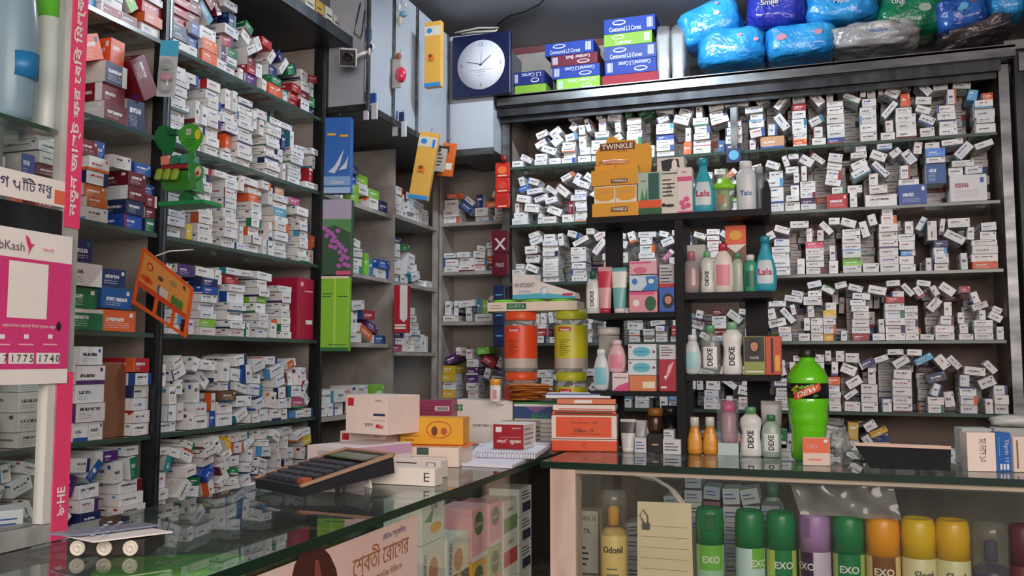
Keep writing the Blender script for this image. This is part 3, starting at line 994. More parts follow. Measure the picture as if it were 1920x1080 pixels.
# ------------------------------------------------------------------ the left counter
LX0, LX1, LY0, LY1 = -.935, -.585, .25, 2.5
lc = thing('glass_counter', 'left glass topped display counter with pink poster on its front', 'counter', (LX1, LY0, 0))
def lb(x0, y0, z0, x1, y1, z1, name, m, bev=0):
    return MB().box(x0 - LX1, y0 - LY0, z0, x1 - LX1, y1 - LY0, z1, m, bev=bev).build(name, lc)
g = MB().box(LX0 - LX1, 0, CT - .012, 0, LY1 - LY0, CT, GLASS)
g.box(0, 0, CT - .012, .0012, LY1 - LY0, CT, GREENEDGE)
g.box(LX0 - LX1 - .0012, .62, CT - .012, LX0 - LX1, LY1 - LY0, CT, GREENEDGE)
g.build('glass_top', lc)
lb(LX1 - .012, LY0, .5, LX1 - .008, 1.86, CT - .0125, 'front_pane', PANE)
lb(LX0, LY0, .1, LX0 + .012, LY1, CT - .02, 'back_board', two_tone('dark_wood_board', '#3a322c', '#4b4139', 4, 5, .6))
lb(LX0 + .012, LY0, .745, LX1 - .013, LY1, .76, 'bottom_board', mat('#6d6257', .6))
lb(LX0 + .012, LY0, 0, LX1 - .01, 1.86, .48, 'plinth', mat('#5a5148', .6))
lb(LX0 + .012, LY0, CZ - .270, LX1 - .10, 1.12, CZ - .2645, 'inner_shelf', mat('#4a453f', .5))
lb(-.80, 2.28, .5, LX1 - .01, 2.30, CT - .0125, 'end_board', mat('#3b352f', .6))
# wooden ledge that widens the counter under the cabinet
lb(-1.08, LY0, CT - .014, LX0 - .0015, .885, CT, 'wooden_ledge', PAINTWOOD)
lb(-1.08, LY0, 0, LX0 - .002, .885, CT - .014, 'side_cupboard', mat('#5a5148', .6))

# poster on the front pane
pa, pb = P(455, 1075, X=LX1), P(790, 960, X=LX1)
pt = P(790, 947, X=LX1)
def face_x(y, z, x=LX1 - .0075):      # frame on a plane facing +X, x axis along +Y
    return Matrix(((0, 0, 1, x - LX1), (1, 0, 0, y - LY0), (0, 1, 0, z), (0, 0, 0, 1)))
y0p, y1p, ztp = .70, pb.y, CT - .022
mb = MB()
M = face_x(y0p, ztp - .42)
LWp, LHp = y1p - y0p, .42
mb.box(0, 0, 0, LWp, LHp, .0012, two_tone('poster_paper', '#e3c3b8', '#efd5cb', 3, 3, .5), M)
M2 = M @ T(0, 0, .0016)
def onp(u, v):
    q = P(u, v, X=LX1 - .006); return q.y - y0p, q.z - (ztp - .42)
hair = [onp(u, v) for u, v in ((543, 1100), (552, 1060), (566, 1030), (580, 1021), (600, 1022), (618, 1040), (630, 1066), (636, 1100))]
hair = [(x, max(.02, y)) for x, y in hair]
bx_, by_ = hair[0]; ex_, ey_ = hair[-1]
mb.flat([(bx_ - .004, .02)] + hair + [(ex_ + .006, .02)], mat('#4a211b', .5), M2)
mb.flat([(bx_ + .03, .02), onp(588, 1100), onp(590, 1050), onp(597, 1050), onp(606, 1100), (ex_ - .02, .02)], mat('#8a4a3c', .5), M2 @ T(0, 0, .0004))
cx, cy = onp(717, 1042)
mb.text('েশ্বতী েরােগর', .042, mat('#a8683f', .5), M2 @ T(cx, cy, .0003), w=onp(768, 1042)[0] - onp(664, 1042)[0])
cx, cy = onp(740, 999)
mb.text('(BFDA অনুেমািদত)', .013, mat('#2f2a6a', .5), M2 @ T(cx, cy, .0003), w=onp(763, 999)[0] - onp(722, 999)[0])
cx, cy = onp(730, 1072)
mb.text('আধুিনক িচিকৎসা', .014, mat('#a8683f', .5), M2 @ T(cx, cy, .0003), maxw=.10)
mb.build('poster', lc)

# stacks of cartons behind the front pane of the left counter (they face the customer)
def stack_x(uL, uR, vtop, specs, grp):
    a, b = P(uL, 1000, X=LX1 - .03), P(uR, 1000, X=LX1 - .03)
    w = b.y - a.y - .004
    z = P((uL + uR) / 2, vtop, X=LX1 - .03).z
    for i, (lab, h, m, decs) in enumerate(specs):
        carton('product_carton', lab, 'carton', w, .07, h - .0012, (LX1 - .03, (a.y + b.y) / 2, z - h), PI / 2, m, decs, group=grp)
        z -= h
    hh = z - .7606
    if hh > .02:
        k = 1; q = hh
        for j in range(k):
            carton('product_carton', specs[-1][0].replace('carton', 'carton low down', 1), 'carton', w, .07, q - .0012, (LX1 - .03, (a.y + b.y) / 2, .7605 + j * q), PI / 2, specs[-1][2], (), group=grp)
W1 = mat('#dfe2da', .4)
milkd = [('e', 'f', .5, .45, .36, .42, mat('#e9e4d2', .4)), ('r', 'f', 0, 0, 1, .22, NAVY), ('e', 'f', .5, .5, .2, .24, SKIN), ('t', 'f', .14, .5, .1, 'DIAMOND', INK, {'rot': 90}), ('e', 'f', .5, .14, .12, .08, YEL)]
def senora(base_m, txt='Senora'):
    return [('e', 'f', .45, .68, .3, .22, DKGRN), ('t', 'f', .45, .68, .1, txt, WHT), ('r', 'f', 0, 0, 1, .1, WHT), ('e', 'f', .7, .3, .18, .16, LPNK)]
stack_x(790, 834, 930, [('white carton with green leaf, top of stack beside the poster', .075, W1, [('t', 'f', .5, .8, .16, 'X-ta', BLU, {'bold': True}), ('p', 'f', [(.1, .5), (.5, .75), (.4, .45)], GRN), ('e', 'f', .6, .3, .25, .12, YEL)]),
    ('white milk powder carton with heart window under the green leaf carton', .095, W1, milkd)], 'cartons in the left counter')
stack_x(838, 880, 1003, [('white milk powder carton with heart window, second stack from poster', .085, W1, milkd)], 'cartons in the left counter')
stack_x(884, 914, 948, [('tall pink carton with round green badge in left counter', .10, LPNK, senora(PNK)), ('yellow carton with round green badge below tall pink carton', .10, YEL, senora(YEL))], 'cartons in the left counter')
stack_x(917, 942, 940, [('pink carton with dark green oval, fourth stack from poster', .085, LPNK, senora(PNK)), ('light green carton with dark green oval, fourth stack from poster', .1, mat('#9cc27e', .4), senora(GRN))], 'cartons in the left counter')
stack_x(944, 970, 935, [('white and green carton on top of the fifth stack from poster', .065, W1, [('r', 'f', 0, 0, 1, .45, mat('#6b9a5e', .4)), ('t', 'f', .5, .7, .14, 'Senora', DKGRN)]), ('white and red carton under the white and green one', .07, W1, [('r', 'f', 0, 0, 1, .45, RED), ('t', 'f', .5, .7, .14, 'Senora', DKGRN)])], 'cartons in the left counter')
for k in range(4):
    pass
stack_x(973, 997, 912, [('white carton with navy square, topmost by the corner post', .06, W1, [('r', 'f', .25, .1, .9, .45, NAVY)] + smalllines('f', .2, .9, .55, .9, 3)), ('white carton with navy square, second from top by corner post', .06, W1, [('r', 'f', .25, .1, .9, .45, NAVY)] + smalllines('f', .2, .9, .55, .9, 3)), ('white carton with navy square, third from top by corner post', .06, W1, [('r', 'f', .25, .1, .9, .45, NAVY)] + smalllines('f', .2, .9, .55, .9, 3))], 'cartons in the left counter')
# pale carton beside the green packet, and lime packet on the inner shelf
q = P(325, 1056, Z=CZ - .245)
pk = MB().pillow(.085, .05, .010, LIME, .35, .3, wr=.05, seed=3)
pk.text('KC', .02, WHT, T(0, -.01, .0122))
pk.build('green_packet', None, (q.x, q.y, CZ - .2535), (0, 0, R(28)), 'bright lime green packet lying on the inner shelf of left counter', 'packet')
lo_, rz_, w_ = base(124, 1043, 270, 1043)
hb_ = .0175
tb = thing('tube_carton', 'flat dark carton showing three round white tube ends under the white card', 'carton', (lo_.x, lo_.y, CT + .0006), rz_)
MB().box(-w_ / 2, 0, 0, w_ / 2, .06, hb_, mat('#231d1b', .5), bev=.0008).build('body', tb)
for u in (147, 197, 246):
    x_ = (u - 124) / 146 * w_ - w_ / 2
    MB().lathe([(0, 0), (.0022, 0), (.0022, -.0008), (.0048, -.0008), (.0048, 0), (.0062, 0), (.0062, -.001), (.0082, -.001), (.0082, .003), (0, .003)], mat('#d6d0c2', .4), 24, M=T(x_, -.003, .0088) @ RX(-PI / 2)).build('tube_end', tb)
ZK = CT + .0185
# card and blister strip on the glass
mb = MB()
pts = [P(u, v, Z=ZK) for u, v in ((120, 1016), (264, 1018), (292, 991), (160, 990))]
c0 = sum(pts, Vector()) / 4
mb.prism([(p.x - c0.x, p.y - c0.y) for p in pts], 0, .0015, WHT, RX(PI / 2) @ T(0, 0, 0))
mb.build('white_card', None, (c0.x, c0.y, ZK + .0018), (0, 0, 0), 'white paper card lying on the dark carton with three tube ends', 'card')
pts = [P(u, v, Z=ZK + .004) for u, v in ((152, 1010), (205, 1012), (245, 984), (196, 979))]
c1 = sum(pts, Vector()) / 4
mb = MB().prism([(p.x - c1.x, p.y - c1.y) for p in pts], 0, .002, mat('#8f9bb4', .3, .5), RX(PI / 2))
ex = (pts[1] - pts[0]); ey = (pts[3] - pts[0])
for i in range(2):
    for j in range(5):
        c = pts[0] + ex * (.3 + .4 * i) + ey * (.12 + .19 * j) - c1
        mb.lathe([(.0034, .001), (.003, .002), (.0018, .0027), (0, .0029)], mat('#aab4c8', .25, .6), 10, M=T(c.x, c.y, 0))
mb.build('blister_strip', None, (c1.x, c1.y, ZK + .005), (0, 0, 0), 'silver blue blister strip lying on the white card', 'blister strip')

# ------------------------------------------------------------------ the small showcase on the counter, at far left
XC = -.868
yR = P(147, 430, X=XC).y; yS = P(118, 430, X=XC).y; yA = yS - .0005
cab = thing('showcase_cabinet', 'small aluminium and glass showcase with pink strip standing on the counter', 'cabinet', (XC, yR, CT))
def kb(x0, y0, z0, x1, y1, z1, name, m):
    return MB().box(x0 - XC, y0 - yR, z0 - CT, x1 - XC, y1 - yR, z1 - CT, m).build(name, cab)
ALU = two_tone('old_aluminium', '#8f918e', '#b9bab6', 9, 6, .45, (3, 3, 1), metal=.3)
Zc1 = CZ + .56
kb(XC - .02, yS, CT + .001, XC, yR, Zc1, 'corner_post', ALU)
kb(XC - .016, P(86, 850, X=XC).y, CT + .023, XC - .001, yS - .0005, P(100, 715, X=XC).z, 'door_stile', mat('#c9cac4', .4))
kb(XC - .15, yR - .014, CT + .001, XC - .13, yR, Zc1, 'rear_post', ALU)
zb1 = P(60, 995, X=XC).z
kb(XC - .15, .3, CT + .001, XC, yA, CT + .022, 'bottom_rail', ALU)
kb(XC - .13, yR - .012, CT + .001, XC - .02, yR, CT + .022, 'bottom_rail', ALU)
z0, z1 = P(60, 432, X=XC).z, P(60, 384, X=XC).z
kb(XC - .018, .3, z0, XC - .001, yA, z1, 'cross_rail', STEELDK)
kb(XC - .012, .3, CT + .022, XC - .009, yA, Zc1, 'glass_pane', PANE)
kb(XC - .128, yR - .006, CT + .022, XC - .022, yR - .004, Zc1, 'glass_pane', PANE)
z2 = P(60, 222, X=XC).z
kb(XC - .148, .3, z2 - .006, XC - .014, yR - .01, z2, 'glass_shelf', SHELFGLASS)
kb(XC - .0145, .3, z2 - .006, XC - .0135, yA, z2, 'shelf_edge', SHELFEDGE)
kb(XC - .148, .3, z0 + .002, XC - .02, yR - .014, z0 + .006, 'glass_shelf', SHELFGLASS)
# pink strip with white lettering
PINK = mat('#e0406e', .4)
mb = MB()
def kM(y, z, dx): return Matrix(((0, 0, 1, dx), (1, 0, 0, y - yR), (0, 1, 0, z - CT), (0, 0, 0, 1)))
zt = P(147, 430, X=XC).z
mb.box(yS - yR, 0, 0, 0, 0, 0, PINK) if 0 else None
mb.box(.0, yS - yR, zt - CT, .0012, 0.0006, Zc1 - CT, PINK)
mb.text('নতুন জাস্ট ফর েবিব িমল্ক', .017, WHT, kM((yS + yR) / 2, (zt + P(140, 0, X=XC).z) / 2 + .012, .0018) @ RZ(PI / 2), w=(P(140, 0, X=XC).z - zt) * .98, bold=True)
mb.build('pink_strip', cab)
zt2 = P(125, 697, X=XC).z
mb = MB().box(.0, yS - yR, .001, .0012, 0.0006, zt2 - CT, PINK)
zz = P(110, 940, X=XC).z
mb.text('৯·HE', .012, WHT, kM((yS + yR) / 2, zz, .0018) @ RZ(PI / 2), bold=True)
mb.build('pink_strip', cab)
# payment sticker (its code square is left blank)
zs1, zs0 = P(100, 440, X=XC).z, P(100, 719, X=XC).z
ys1 = P(128, 560, X=XC).y
sw, sh = .125, zs1 - zs0
M = Matrix(((0, 0, 1, .0022), (1, 0, 0, ys1 - sw - yR), (0, 1, 0, zs0 - CT), (0, 0, 0, 1)))
SPNK = mat('#cf3b79', .4); SPD = mat('#a82f66', .4)
mb = MB().box(0, 0, 0, sw, sh, .001, WHT, M)
def sR(x0, y0, x1, y1, m, k): mb.flat([(x0 * sw, y0 * sh), (x1 * sw, y0 * sh), (x1 * sw, y1 * sh), (x0 * sw, y1 * sh)], m, M @ T(0, 0, .001 + k * .0002))
def sT(x, y, s, h, m, mw=1., bold=False): mb.text(s, h, m, M @ T(x * sw, y * sh, .0024), maxw=mw * sw, bold=bold)
def su(u, v):
    q = P(u, v, X=XC); return (q.y - (ys1 - sw)) / sw, (q.z - zs0) / sh
sR(0, su(60, 692)[1], 1, su(60, 487)[1], SPNK, 1)
a = su(8, 595); b = su(87, 497)
sR(a[0], a[1], b[0], b[1], WHT, 2)
sT(su(17, 460)[0], su(17, 460)[1], 'bKash', .010, mat('#6b5a66'), .4)
a = su(50, 460)
bird = [(-.5, .75), (-.1, .6), (.2, .1), (.6, .12), (.32, -.1), (.15, -.35), (-.15, -.8), (-.05, -.3), (-.3, .1)]
mb.flat([(a[0] * sw + x * .012, a[1] * sh + y * .015) for x, y in bird], mat('#d8356f', .4), M @ T(0, 0, .0022))
a = su(85, 470); sT(a[0], a[1], 'েপেমন্ট', .006, mat('#e2708f'), .25)
a = su(50, 612); sT(a[0], a[1], 'নম্বের টাকা েপেমন্ট িদেত স্ক্যান করুন', .0055, WHT, .8)
a = su(12, 607)
for k, u in enumerate((45, 90, 0)):
    a = su(u, 632); mb.box(a[0] * sw - .003, a[1] * sh - .002, .001, a[0] * sw + .003, a[1] * sh + .003, .0016, WHT, M); a = su(u, 646)
    mb.box(a[0] * sw - .010, a[1] * sh - .0008, .001, a[0] * sw + .010, a[1] * sh + .0008, .0016, LPNK, M)
for (u0, u1, s) in ((-20, 7, '7'), (11, 59, '1775'), (63, 108, '1740')):
    a = su(u0, 682); b = su(u1, 662)
    sR(a[0], a[1], b[0], b[1], WHT, 2)
    for k, ch in enumerate(s):
        mb.text(ch, .0085, INK, M @ T((a[0] + (b[0] - a[0]) * (k + .5) / len(s) + (.06 if s == '7' else 0)) * sw, (a[1] + b[1]) / 2 * sh, .0026))
a = su(104, 612); mb.flat(circ(.0035, 14, a[0] * sw, a[1] * sh, .0055), INK, M @ T(0, 0, .0028))
mb.build('payment_sticker', cab, label='pink and white payment sticker')
# honey label
zz = P(50, 350, X=XC).z
mb = MB()
M = Matrix(((0, 0, 1, -.0005), (1, 0, 0, ys1 - .125 - yR), (0, 1, 0, zz - .016 - CT), (0, 0, 0, 1)))
mb.box(0, 0, 0, .115, .032, .001, WHT, M)
HB = mat('#2a2a55')
mb.text('গ', .013, HB, M @ T(.026, .017, .0016))
def stroke(mb, pts, w, m, M):
    for (x0, y0), (x1, y1) in zip(pts, pts[1:]):
        d = math.hypot(x1 - x0, y1 - y0); nx, ny = -(y1 - y0) / d * w / 2, (x1 - x0) / d * w / 2
        mb.flat([(x0 - nx, y0 - ny), (x1 - nx, y1 - ny), (x1 + nx, y1 + ny), (x0 + nx, y0 + ny)], m, M)
for pl_ in ([(.0, .95), (.1, .75), (.28, .72), (.3, .9), (.18, .98)], [(.18, .72), (.25, .5), (.42, .3), (.62, .28), (.85, .5)], [(.85, 1.0), (.85, 0)]):
    stroke(mb, [(.037 + a * .011, .0095 + b_ * .011) for a, b_ in pl_], .0014, HB, M @ T(0, 0, .0016))
mb.text('াঁিট', .0155, HB, M @ T(.059, .0185, .0016), maxw=.020)
mb.text('মধু', .015, HB, M @ T(.083, .015, .0016), maxw=.022)
mb.box(.097, .003, .001, .113, .02, .0014, mat('#d96a4a'), M)
mb.build('honey_label', cab, label='white paper label with blue lettering')
# things standing in the showcase
q = P(26, 100, X=XC - .05)
bt = thing('shampoo_bottle', 'grey blue shampoo bottle on upper shelf of the small showcase', 'bottle', (q.x, q.y, z2 + .001))
mb = MB().lathe([(0, .001), (.026, .001), (.031, .012), (.034, .06), (.033, .12), (.026, .17), (.014, .2), (.014, .21), (0, .21)], mat('#8ba3b6', .3), 30, .8, .8)
mb.build('body', bt)
MB().lathe([(.0345, .055), (.0345, .085)], mat('#2379b8', .35), 30, 1.0, .62).build('label', bt)
MB().lathe([(.016, .205), (.016, .24), (.013, .245), (0, .245)], BLU, 20).build('cap', bt)
kb(XC - .148, .3, z2 + .001, XC - .14, yR - .016, Zc1, 'rear_panel', mat('#cfc9bc', .6))
q = P(92, 100, X=XC - .05)
bt = thing('cream_tube', 'white tube with bright green end standing in the small showcase', 'tube', (q.x, q.y, z2 + .001))
MB().lathe([(0, .001), (.014, .001), (.016, .01), (.016, .15)], mat('#dbe0da', .35), 24).build('body', bt)
MB().lathe([(.0165, .15), (.0165, .3), (.0, .301)], mat('#6fd13a', .35), 24).build('cap', bt)
for k, (dy, h, c) in enumerate(((.0, .09, '#c7ccd2'), (-.055, .12, '#b8c4d0'))):
    carton('carton', ['small pale carton low in the showcase beneath the sticker', 'pale blue carton at left in the bottom of the showcase'][k], 'carton', .045, .05, h * .42, (XC - .045, P(60, 970, X=XC).y - .0 + dy, CT + .001), R(60), mat(c, .4), smalllines('f', .1, .9, .2, .8, 4, BLU, k))
mb = MB().pillow(.02, .012, .03, clear_plastic('bag_film', (.9, .88, .85), .35), .9, .9, 24, 16, .4, 5)
mb.build('plastic_bag', None, (XC - .05, P(40, 745, X=XC).y, z0 - .265 + .0), (0, 0, 0), 'crumpled clear plastic bag in the showcase below the pink sticker', 'bag') if 0 else None

# ------------------------------------------------------------------ the right counter
RXL, RY0, RY1 = -.566, 1.862, 2.34
RXR = 1.3
rc = thing('glass_counter', 'right glass topped counter with cream wooden post and spray cans inside', 'counter', (RXL, RY0, 0))
def rb(x0, y0, z0, x1, y1, z1, name, m, bev=0):
    return MB().box(x0 - RXL, y0 - RY0, z0, x1 - RXL, y1 - RY0, z1, m, bev=bev).build(name, rc)
g = MB().box(0, 0, CT - .012, RXR - RXL, RY1 - RY0, CT, GLASS)
g.box(-.0012, -.0012, CT - .014, RXR - RXL, 0, CT, GREENEDGE)
g.build('glass_top', rc)
pl, pr = P(1030, 980, Y=RY0).x, P(1078, 980, Y=RY0).x
rb(pl, RY0 + .004, .0, pr, RY0 + .06, CT - .0125, 'corner_post', WOODPOST, .002)
zr = P(1500, 906, Y=RY0).z
rb(pr, RY0 + .008, zr, RXR, RY0 + .03, CT - .0125, 'front_rail', RAILWOOD)
rb(pl + .004, RY0 + .06, zr - .01, pl + .03, RY1, CT - .0125, 'side_rail', RAILWOOD)
rb(pr, RY0 + .012, .5, RXR, RY0 + .016, zr, 'front_pane', PANE)
FL = P(1588, 964, Y=1.94).z - .235
rb(pl + .005, RY0 + .03, FL - .016, RXR, RY1, FL, 'inner_floor', mat('#6f675c', .6))
rb(pl, RY1 - .012, 0, RXR, RY1, CT - .0125, 'back_board', two_tone('grey_brown_board', '#5a524b', '#6b625a', 4, 5, .6, (6, 1, 1)))
rb(pl, RY0 + .06, .0, pl + .006, RY1 - .012, CT - .0125, 'side_board', mat('#b4ab9a', .6))
rb(pl, RY0 + .01, 0, RXR, RY0 + .02, .5, 'lower_panel', mat('#8a8074', .6))

# spray cans
def wrap_text(mb, s, h, r, z, a0, m, maxw=None, shear=0., sy=1.):
    vs, fs, wd, ht = text_geo(s, True, shear)
    k = h / ht; kx = k
    if maxw and wd * k > maxw: kx = maxw / wd
    mb.add([(math.sin(a0 + v.x * kx / r) * (r + .0009), -math.cos(a0 + v.x * kx / r) * (r + .0009) * sy, z + v.y * k) for v in vs], fs, m)
def can(u, wp, vtop, capm, bodym, label, txt=None, patch=None, a0=0., capc=None, tm=None, shear=0., clear=False, tilt=0):
    q = P(u, vtop, Y=1.94)
    r = wp / 2 * mmpx(q)
    H = q.z - FL - .001
    t = thing('spray_can', label, 'spray can', (q.x, 1.94, FL + .0005), a0, 'spray cans inside the right counter')
    ch = .075 if not clear else .095
    b = MB().lathe([(0, 0), (r * .96, 0), (r, .004), (r, H - ch), (r * .93, H - ch + .006), (r * .6, H - ch + .014), (0, H - ch + .016)], bodym, 32)
    b.build('body', t)
    c = MB()
    z0_ = H - ch + .0005
    if clear:
        c.lathe([(r * 1.0, z0_), (r * .99, H - .02), (r * .92, H - .006), (r * .7, H), (0, H)], clear_plastic('clear_cap', (.93, .9, .8), .2), 32)
        c.build('clear_cap', t)
        n = MB().lathe([(.012, z0_ + .02), (.012, z0_ + .055), (.006, z0_ + .06), (0, z0_ + .06)], capm, 18)
        n.box(-.003, -.02, z0_ + .045, .003, 0, z0_ + .053, capm)
        n.build('nozzle', t)
    else:
        c.lathe([(r * 1.0, z0_), (r * 1.005, H - .03), (r * .98, H - .012), (r * .88, H - .002), (r * .8, H), (r * .72, H - .003), (0, H - .004)], capm, 32)
        if capc:
            c.box(-.011, -r - .0015, H - .045, .011, -r + .004, H - .008, capc, bev=.003)
        c.build('cap', t)
    l = MB()
    if patch:
        aw, zz0, zz1, pm = patch
        l.lathe([(r + .0005, zz0), (r + .0005, zz1)], pm, 16, a0=-PI / 2 - aw, a1=-PI / 2 + aw)
    if txt:
        wrap_text(l, txt, .014, r + .0003, H - ch - .028, 0, tm or WHT, r * 1.5, shear)
    for k in range(4):
        l.lathe([(r + .0007, H - ch - .07 - k * .012), (r + .0007, H - ch - .067 - k * .012)], mat('#5a6a4a'), 8, a0=-PI / 2 - .5, a1=-PI / 2 + .3 + .1 * (k % 2))
    if l.v: l.build('label', t)
    return t
GC = mat('#0e7a44', .3)
def hp(dz0, dz1, r=.235, ch=.075): return r - ch - dz1, r - ch - dz0
can(1150, 50, 918, mat('#e0a83a', .3), mat('#dcc277', .3), 'tall spray can with clear cap and yellow nozzle beside the cream post', 'Odonil', None, R(8), None, mat('#1d2a44'), clear=True)
can(1330, 52, 950, GC, mat('#9cc9a4', .3), 'green capped spray can with flip nozzle beside the cream paper', 'EXO', (.9, *hp(.0, .05), mat('#6db83a', .35)), R(10), mat('#0b5f36', .3))
can(1405, 54, 955, GC, mat('#bcd6d0', .3), 'green capped spray can with pale silver body', 'EXO', (.5, *hp(.0, .04), mat('#6db83a', .35)), R(40))
can(1463, 54, 958, GC, mat('#b5cc5a', .3), 'green capped spray can with yellow green body left of lilac can', 'EXO', (.6, *hp(.0, .055), GC), R(12))
can(1526, 57, 960, mat('#a880b0', .35), mat('#c3b4cd', .3), 'lilac capped spray can with pale lilac body', 'EXO', (.5, *hp(.0, .05), mat('#3c1c3c', .35)), R(-35), mat('#8d6898', .35))
can(1589, 57, 964, GC, mat('#a5bb62', .3), 'green capped spray can standing between lilac and orange cans', 'EXO', (.75, *hp(.0, .05), GC), 0)
can(1653, 61, 967, mat('#ea981c', .3), mat('#d9bd83', .3), 'orange capped spray can with brown label patch', 'EXO', (.7, *hp(.0, .05), mat('#7a4a1c', .35)), 0)
can(1720, 60, 970, mat('#d9b41c', .3), mat('#d6cf9e', .3), 'yellow capped cream spray can beside the orange capped can', 'Sleek', None, R(14), None, mat('#4a5a3a'), shear=.3)
can(1784, 60, 973, mat('#dbaa1e', .3), mat('#d3cf9c', .3), 'yellow capped cream spray can beside the purple can', 'Sleek', None, R(5), None, mat('#4a5a3a'), shear=.3)
can(1855, 64, 977, mat('#3c3a66', .3), mat('#3d3560', .3), 'purple spray can with clear cap near right edge', 'aLiGA', (.3, .0, .0001, WHT), R(0), None, WHT, clear=True)
can(1918, 52, 983, mat('#5c1f28', .35), mat('#6e2a34', .3), 'dark maroon spray can cut by the right edge', None, None, 0)
# hanging plastic film in front of the cans
def sheet(name, label, cat, pts, m, amp=.006, n=14, seed=0, thick=.0006):
    """pts: four corners TL,TR,BR,BL; a rippled sheet with thickness"""
    from mathutils import noise
    a, b, c, d = [Vector(p) for p in pts]
    nn = (b - a).cross(d - a).normalized()
    vs = []
    for j in range(n + 1):
        for i in range(n + 1):
            u_, v_ = i / n, j / n
            p = (a * (1 - u_) + b * u_) * (1 - v_) + (d * (1 - u_) + c * u_) * v_
            vs.append(p + nn * amp * noise.noise(Vector((u_ * 5 + seed, v_ * 1.5, seed))) * 2)
    c0 = sum(vs, Vector()) / len(vs)
    vs = [v - c0 for v in vs]
    k = len(vs)
    vs2 = vs + [v - nn * thick for v in vs]
    fs = []
    for j in range(n):
        for i in range(n):
            q = j * (n + 1) + i
            fs.append((q, q + n + 1, q + n + 2, q + 1))
            fs.append((q + k, q + 1 + k, q + n + 2 + k, q + n + 1 + k))
    mb = MB().add(vs2, fs, m, True)
    return mb.build(name, None, c0, (0, 0, 0), label, cat)
yf = RY0 + .045
sheet('plastic_film', 'translucent crumpled plastic film hanging behind the counter front above lilac can', 'plastic film', [P(1482, 908, Y=yf), P(1675, 912, Y=yf), P(1690, 975, Y=yf - .005), P(1500, 965, Y=yf)], clear_plastic('hazy_film', (.82, .78, .77), .22), .008, 16, 4)
# cream paper and clip, white arc of a glass reflection built as solid tubing
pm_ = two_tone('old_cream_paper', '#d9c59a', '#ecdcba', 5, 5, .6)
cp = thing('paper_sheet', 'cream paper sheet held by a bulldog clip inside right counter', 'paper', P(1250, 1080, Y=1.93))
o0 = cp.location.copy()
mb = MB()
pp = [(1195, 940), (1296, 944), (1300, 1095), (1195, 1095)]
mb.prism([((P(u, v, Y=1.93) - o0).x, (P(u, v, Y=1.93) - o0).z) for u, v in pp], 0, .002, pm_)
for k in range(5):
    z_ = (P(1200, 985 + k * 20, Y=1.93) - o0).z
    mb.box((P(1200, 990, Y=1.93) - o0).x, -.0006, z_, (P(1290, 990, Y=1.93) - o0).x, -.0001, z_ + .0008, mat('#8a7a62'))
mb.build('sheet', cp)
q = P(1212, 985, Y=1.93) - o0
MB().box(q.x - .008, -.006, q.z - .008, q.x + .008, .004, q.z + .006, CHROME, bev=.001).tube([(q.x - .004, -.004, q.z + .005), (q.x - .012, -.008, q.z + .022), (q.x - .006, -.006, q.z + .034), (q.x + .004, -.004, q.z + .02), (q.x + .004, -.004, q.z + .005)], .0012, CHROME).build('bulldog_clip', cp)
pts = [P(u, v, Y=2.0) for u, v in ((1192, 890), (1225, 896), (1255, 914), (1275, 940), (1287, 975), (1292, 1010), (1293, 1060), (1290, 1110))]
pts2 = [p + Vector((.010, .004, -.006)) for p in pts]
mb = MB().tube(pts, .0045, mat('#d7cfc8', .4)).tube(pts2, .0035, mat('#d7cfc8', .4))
mb.build('reflection_arc', None, (0, 0, 0), (0, 0, 0), 'pale doubled arc of a glass reflection, built solid, behind the cream paper', 'cable')
carton('carton', 'white carton with black print standing behind clear capped spray can', 'carton', .05, .05, P(1100, 958, Y=2.02).z - FL - .06, (P(1101, 1000, Y=2.02).x, 2.02, FL + .06), 0, mat('#c9c4b6', .5), [('t', 'f', .5, .88, .07, 'NORIX 1%', INK), ('t', 'f', .5, .68, .07, 'TIL', INK)] + smalllines('f', .1, .6, .1, .45, 4))
carton('carton', 'flat grey carton under the white carton by the cream post', 'carton', .055, .07, .058, (P(1101, 1000, Y=2.01).x, 2.01, FL + .0005), 0, mat('#8f938c', .5))
rg = random.Random(5)
k = 0
for row, (vb, n0) in enumerate(((1078, 0), (1048, 0), (1018, 0), (990, 0), (962, 1), (935, 2))):
    pass
zc = FL
cols_ = [1190, 1228, 1262, 1300, 1334, 1372, 1410, 1446]
nm_ = ['left of cream paper', 'behind cream paper left part', 'behind cream paper right part', 'behind first green capped can', 'between first two green capped cans', 'behind silver can', 'right of silver can', 'behind yellow green can']
for ci, u in enumerate(cols_):
    x = P(u, 980, Y=2.10).x
    z = FL + .0006
    top = P(u, [968, 968, 925, 902, 915, 905, 925, 938][ci], Y=2.10).z
    lev = 0
    while z + .02 < top:
        h = rg.uniform(.026, .036)
        w = rg.uniform(.036, .041)
        lev += 1
        last = z + h + .02 >= top
        a = rg.uniform(-.2, .2) if last else 0
        m_ = mat(rg.choice(['#b9bdc4', '#c9ccd0', '#aeb6c0']), .45) if rg.random() < .8 else mat('#8a5a6a', .45)
        o, = [carton('medicine_carton', f'{ordn(lev)} grey white carton from bottom of pile {nm_[ci]}, right counter', 'medicine carton', w, .08, h, (x + rg.uniform(-.001, .001), 2.10, z + (.004 if a else 0)), 0, m_, smalllines('f', .12, .85, .25, .75, 2, rg.choice([INK, BLU]), lev + ci), group='cartons inside the right counter', rot=(0, a, 0))]
        z += h + .0008 + (abs(a) * .02)
t = thing('lotion_bottle', 'pale green plastic bottle behind the green capped cans in right counter', 'bottle', (P(1450, 980, Y=2.19).x, 2.19, FL))
zt_ = P(1450, 905, Y=2.19).z - FL
MB().lathe([(0, .0005), (.028, .0005), (.03, .01), (.03, zt_ * .7), (.022, zt_ * .82), (.012, zt_ * .88), (.012, zt_ * .9), (0, zt_ * .9)], mat('#9db8a4', .35), 24, 1, .7).build('body', t)
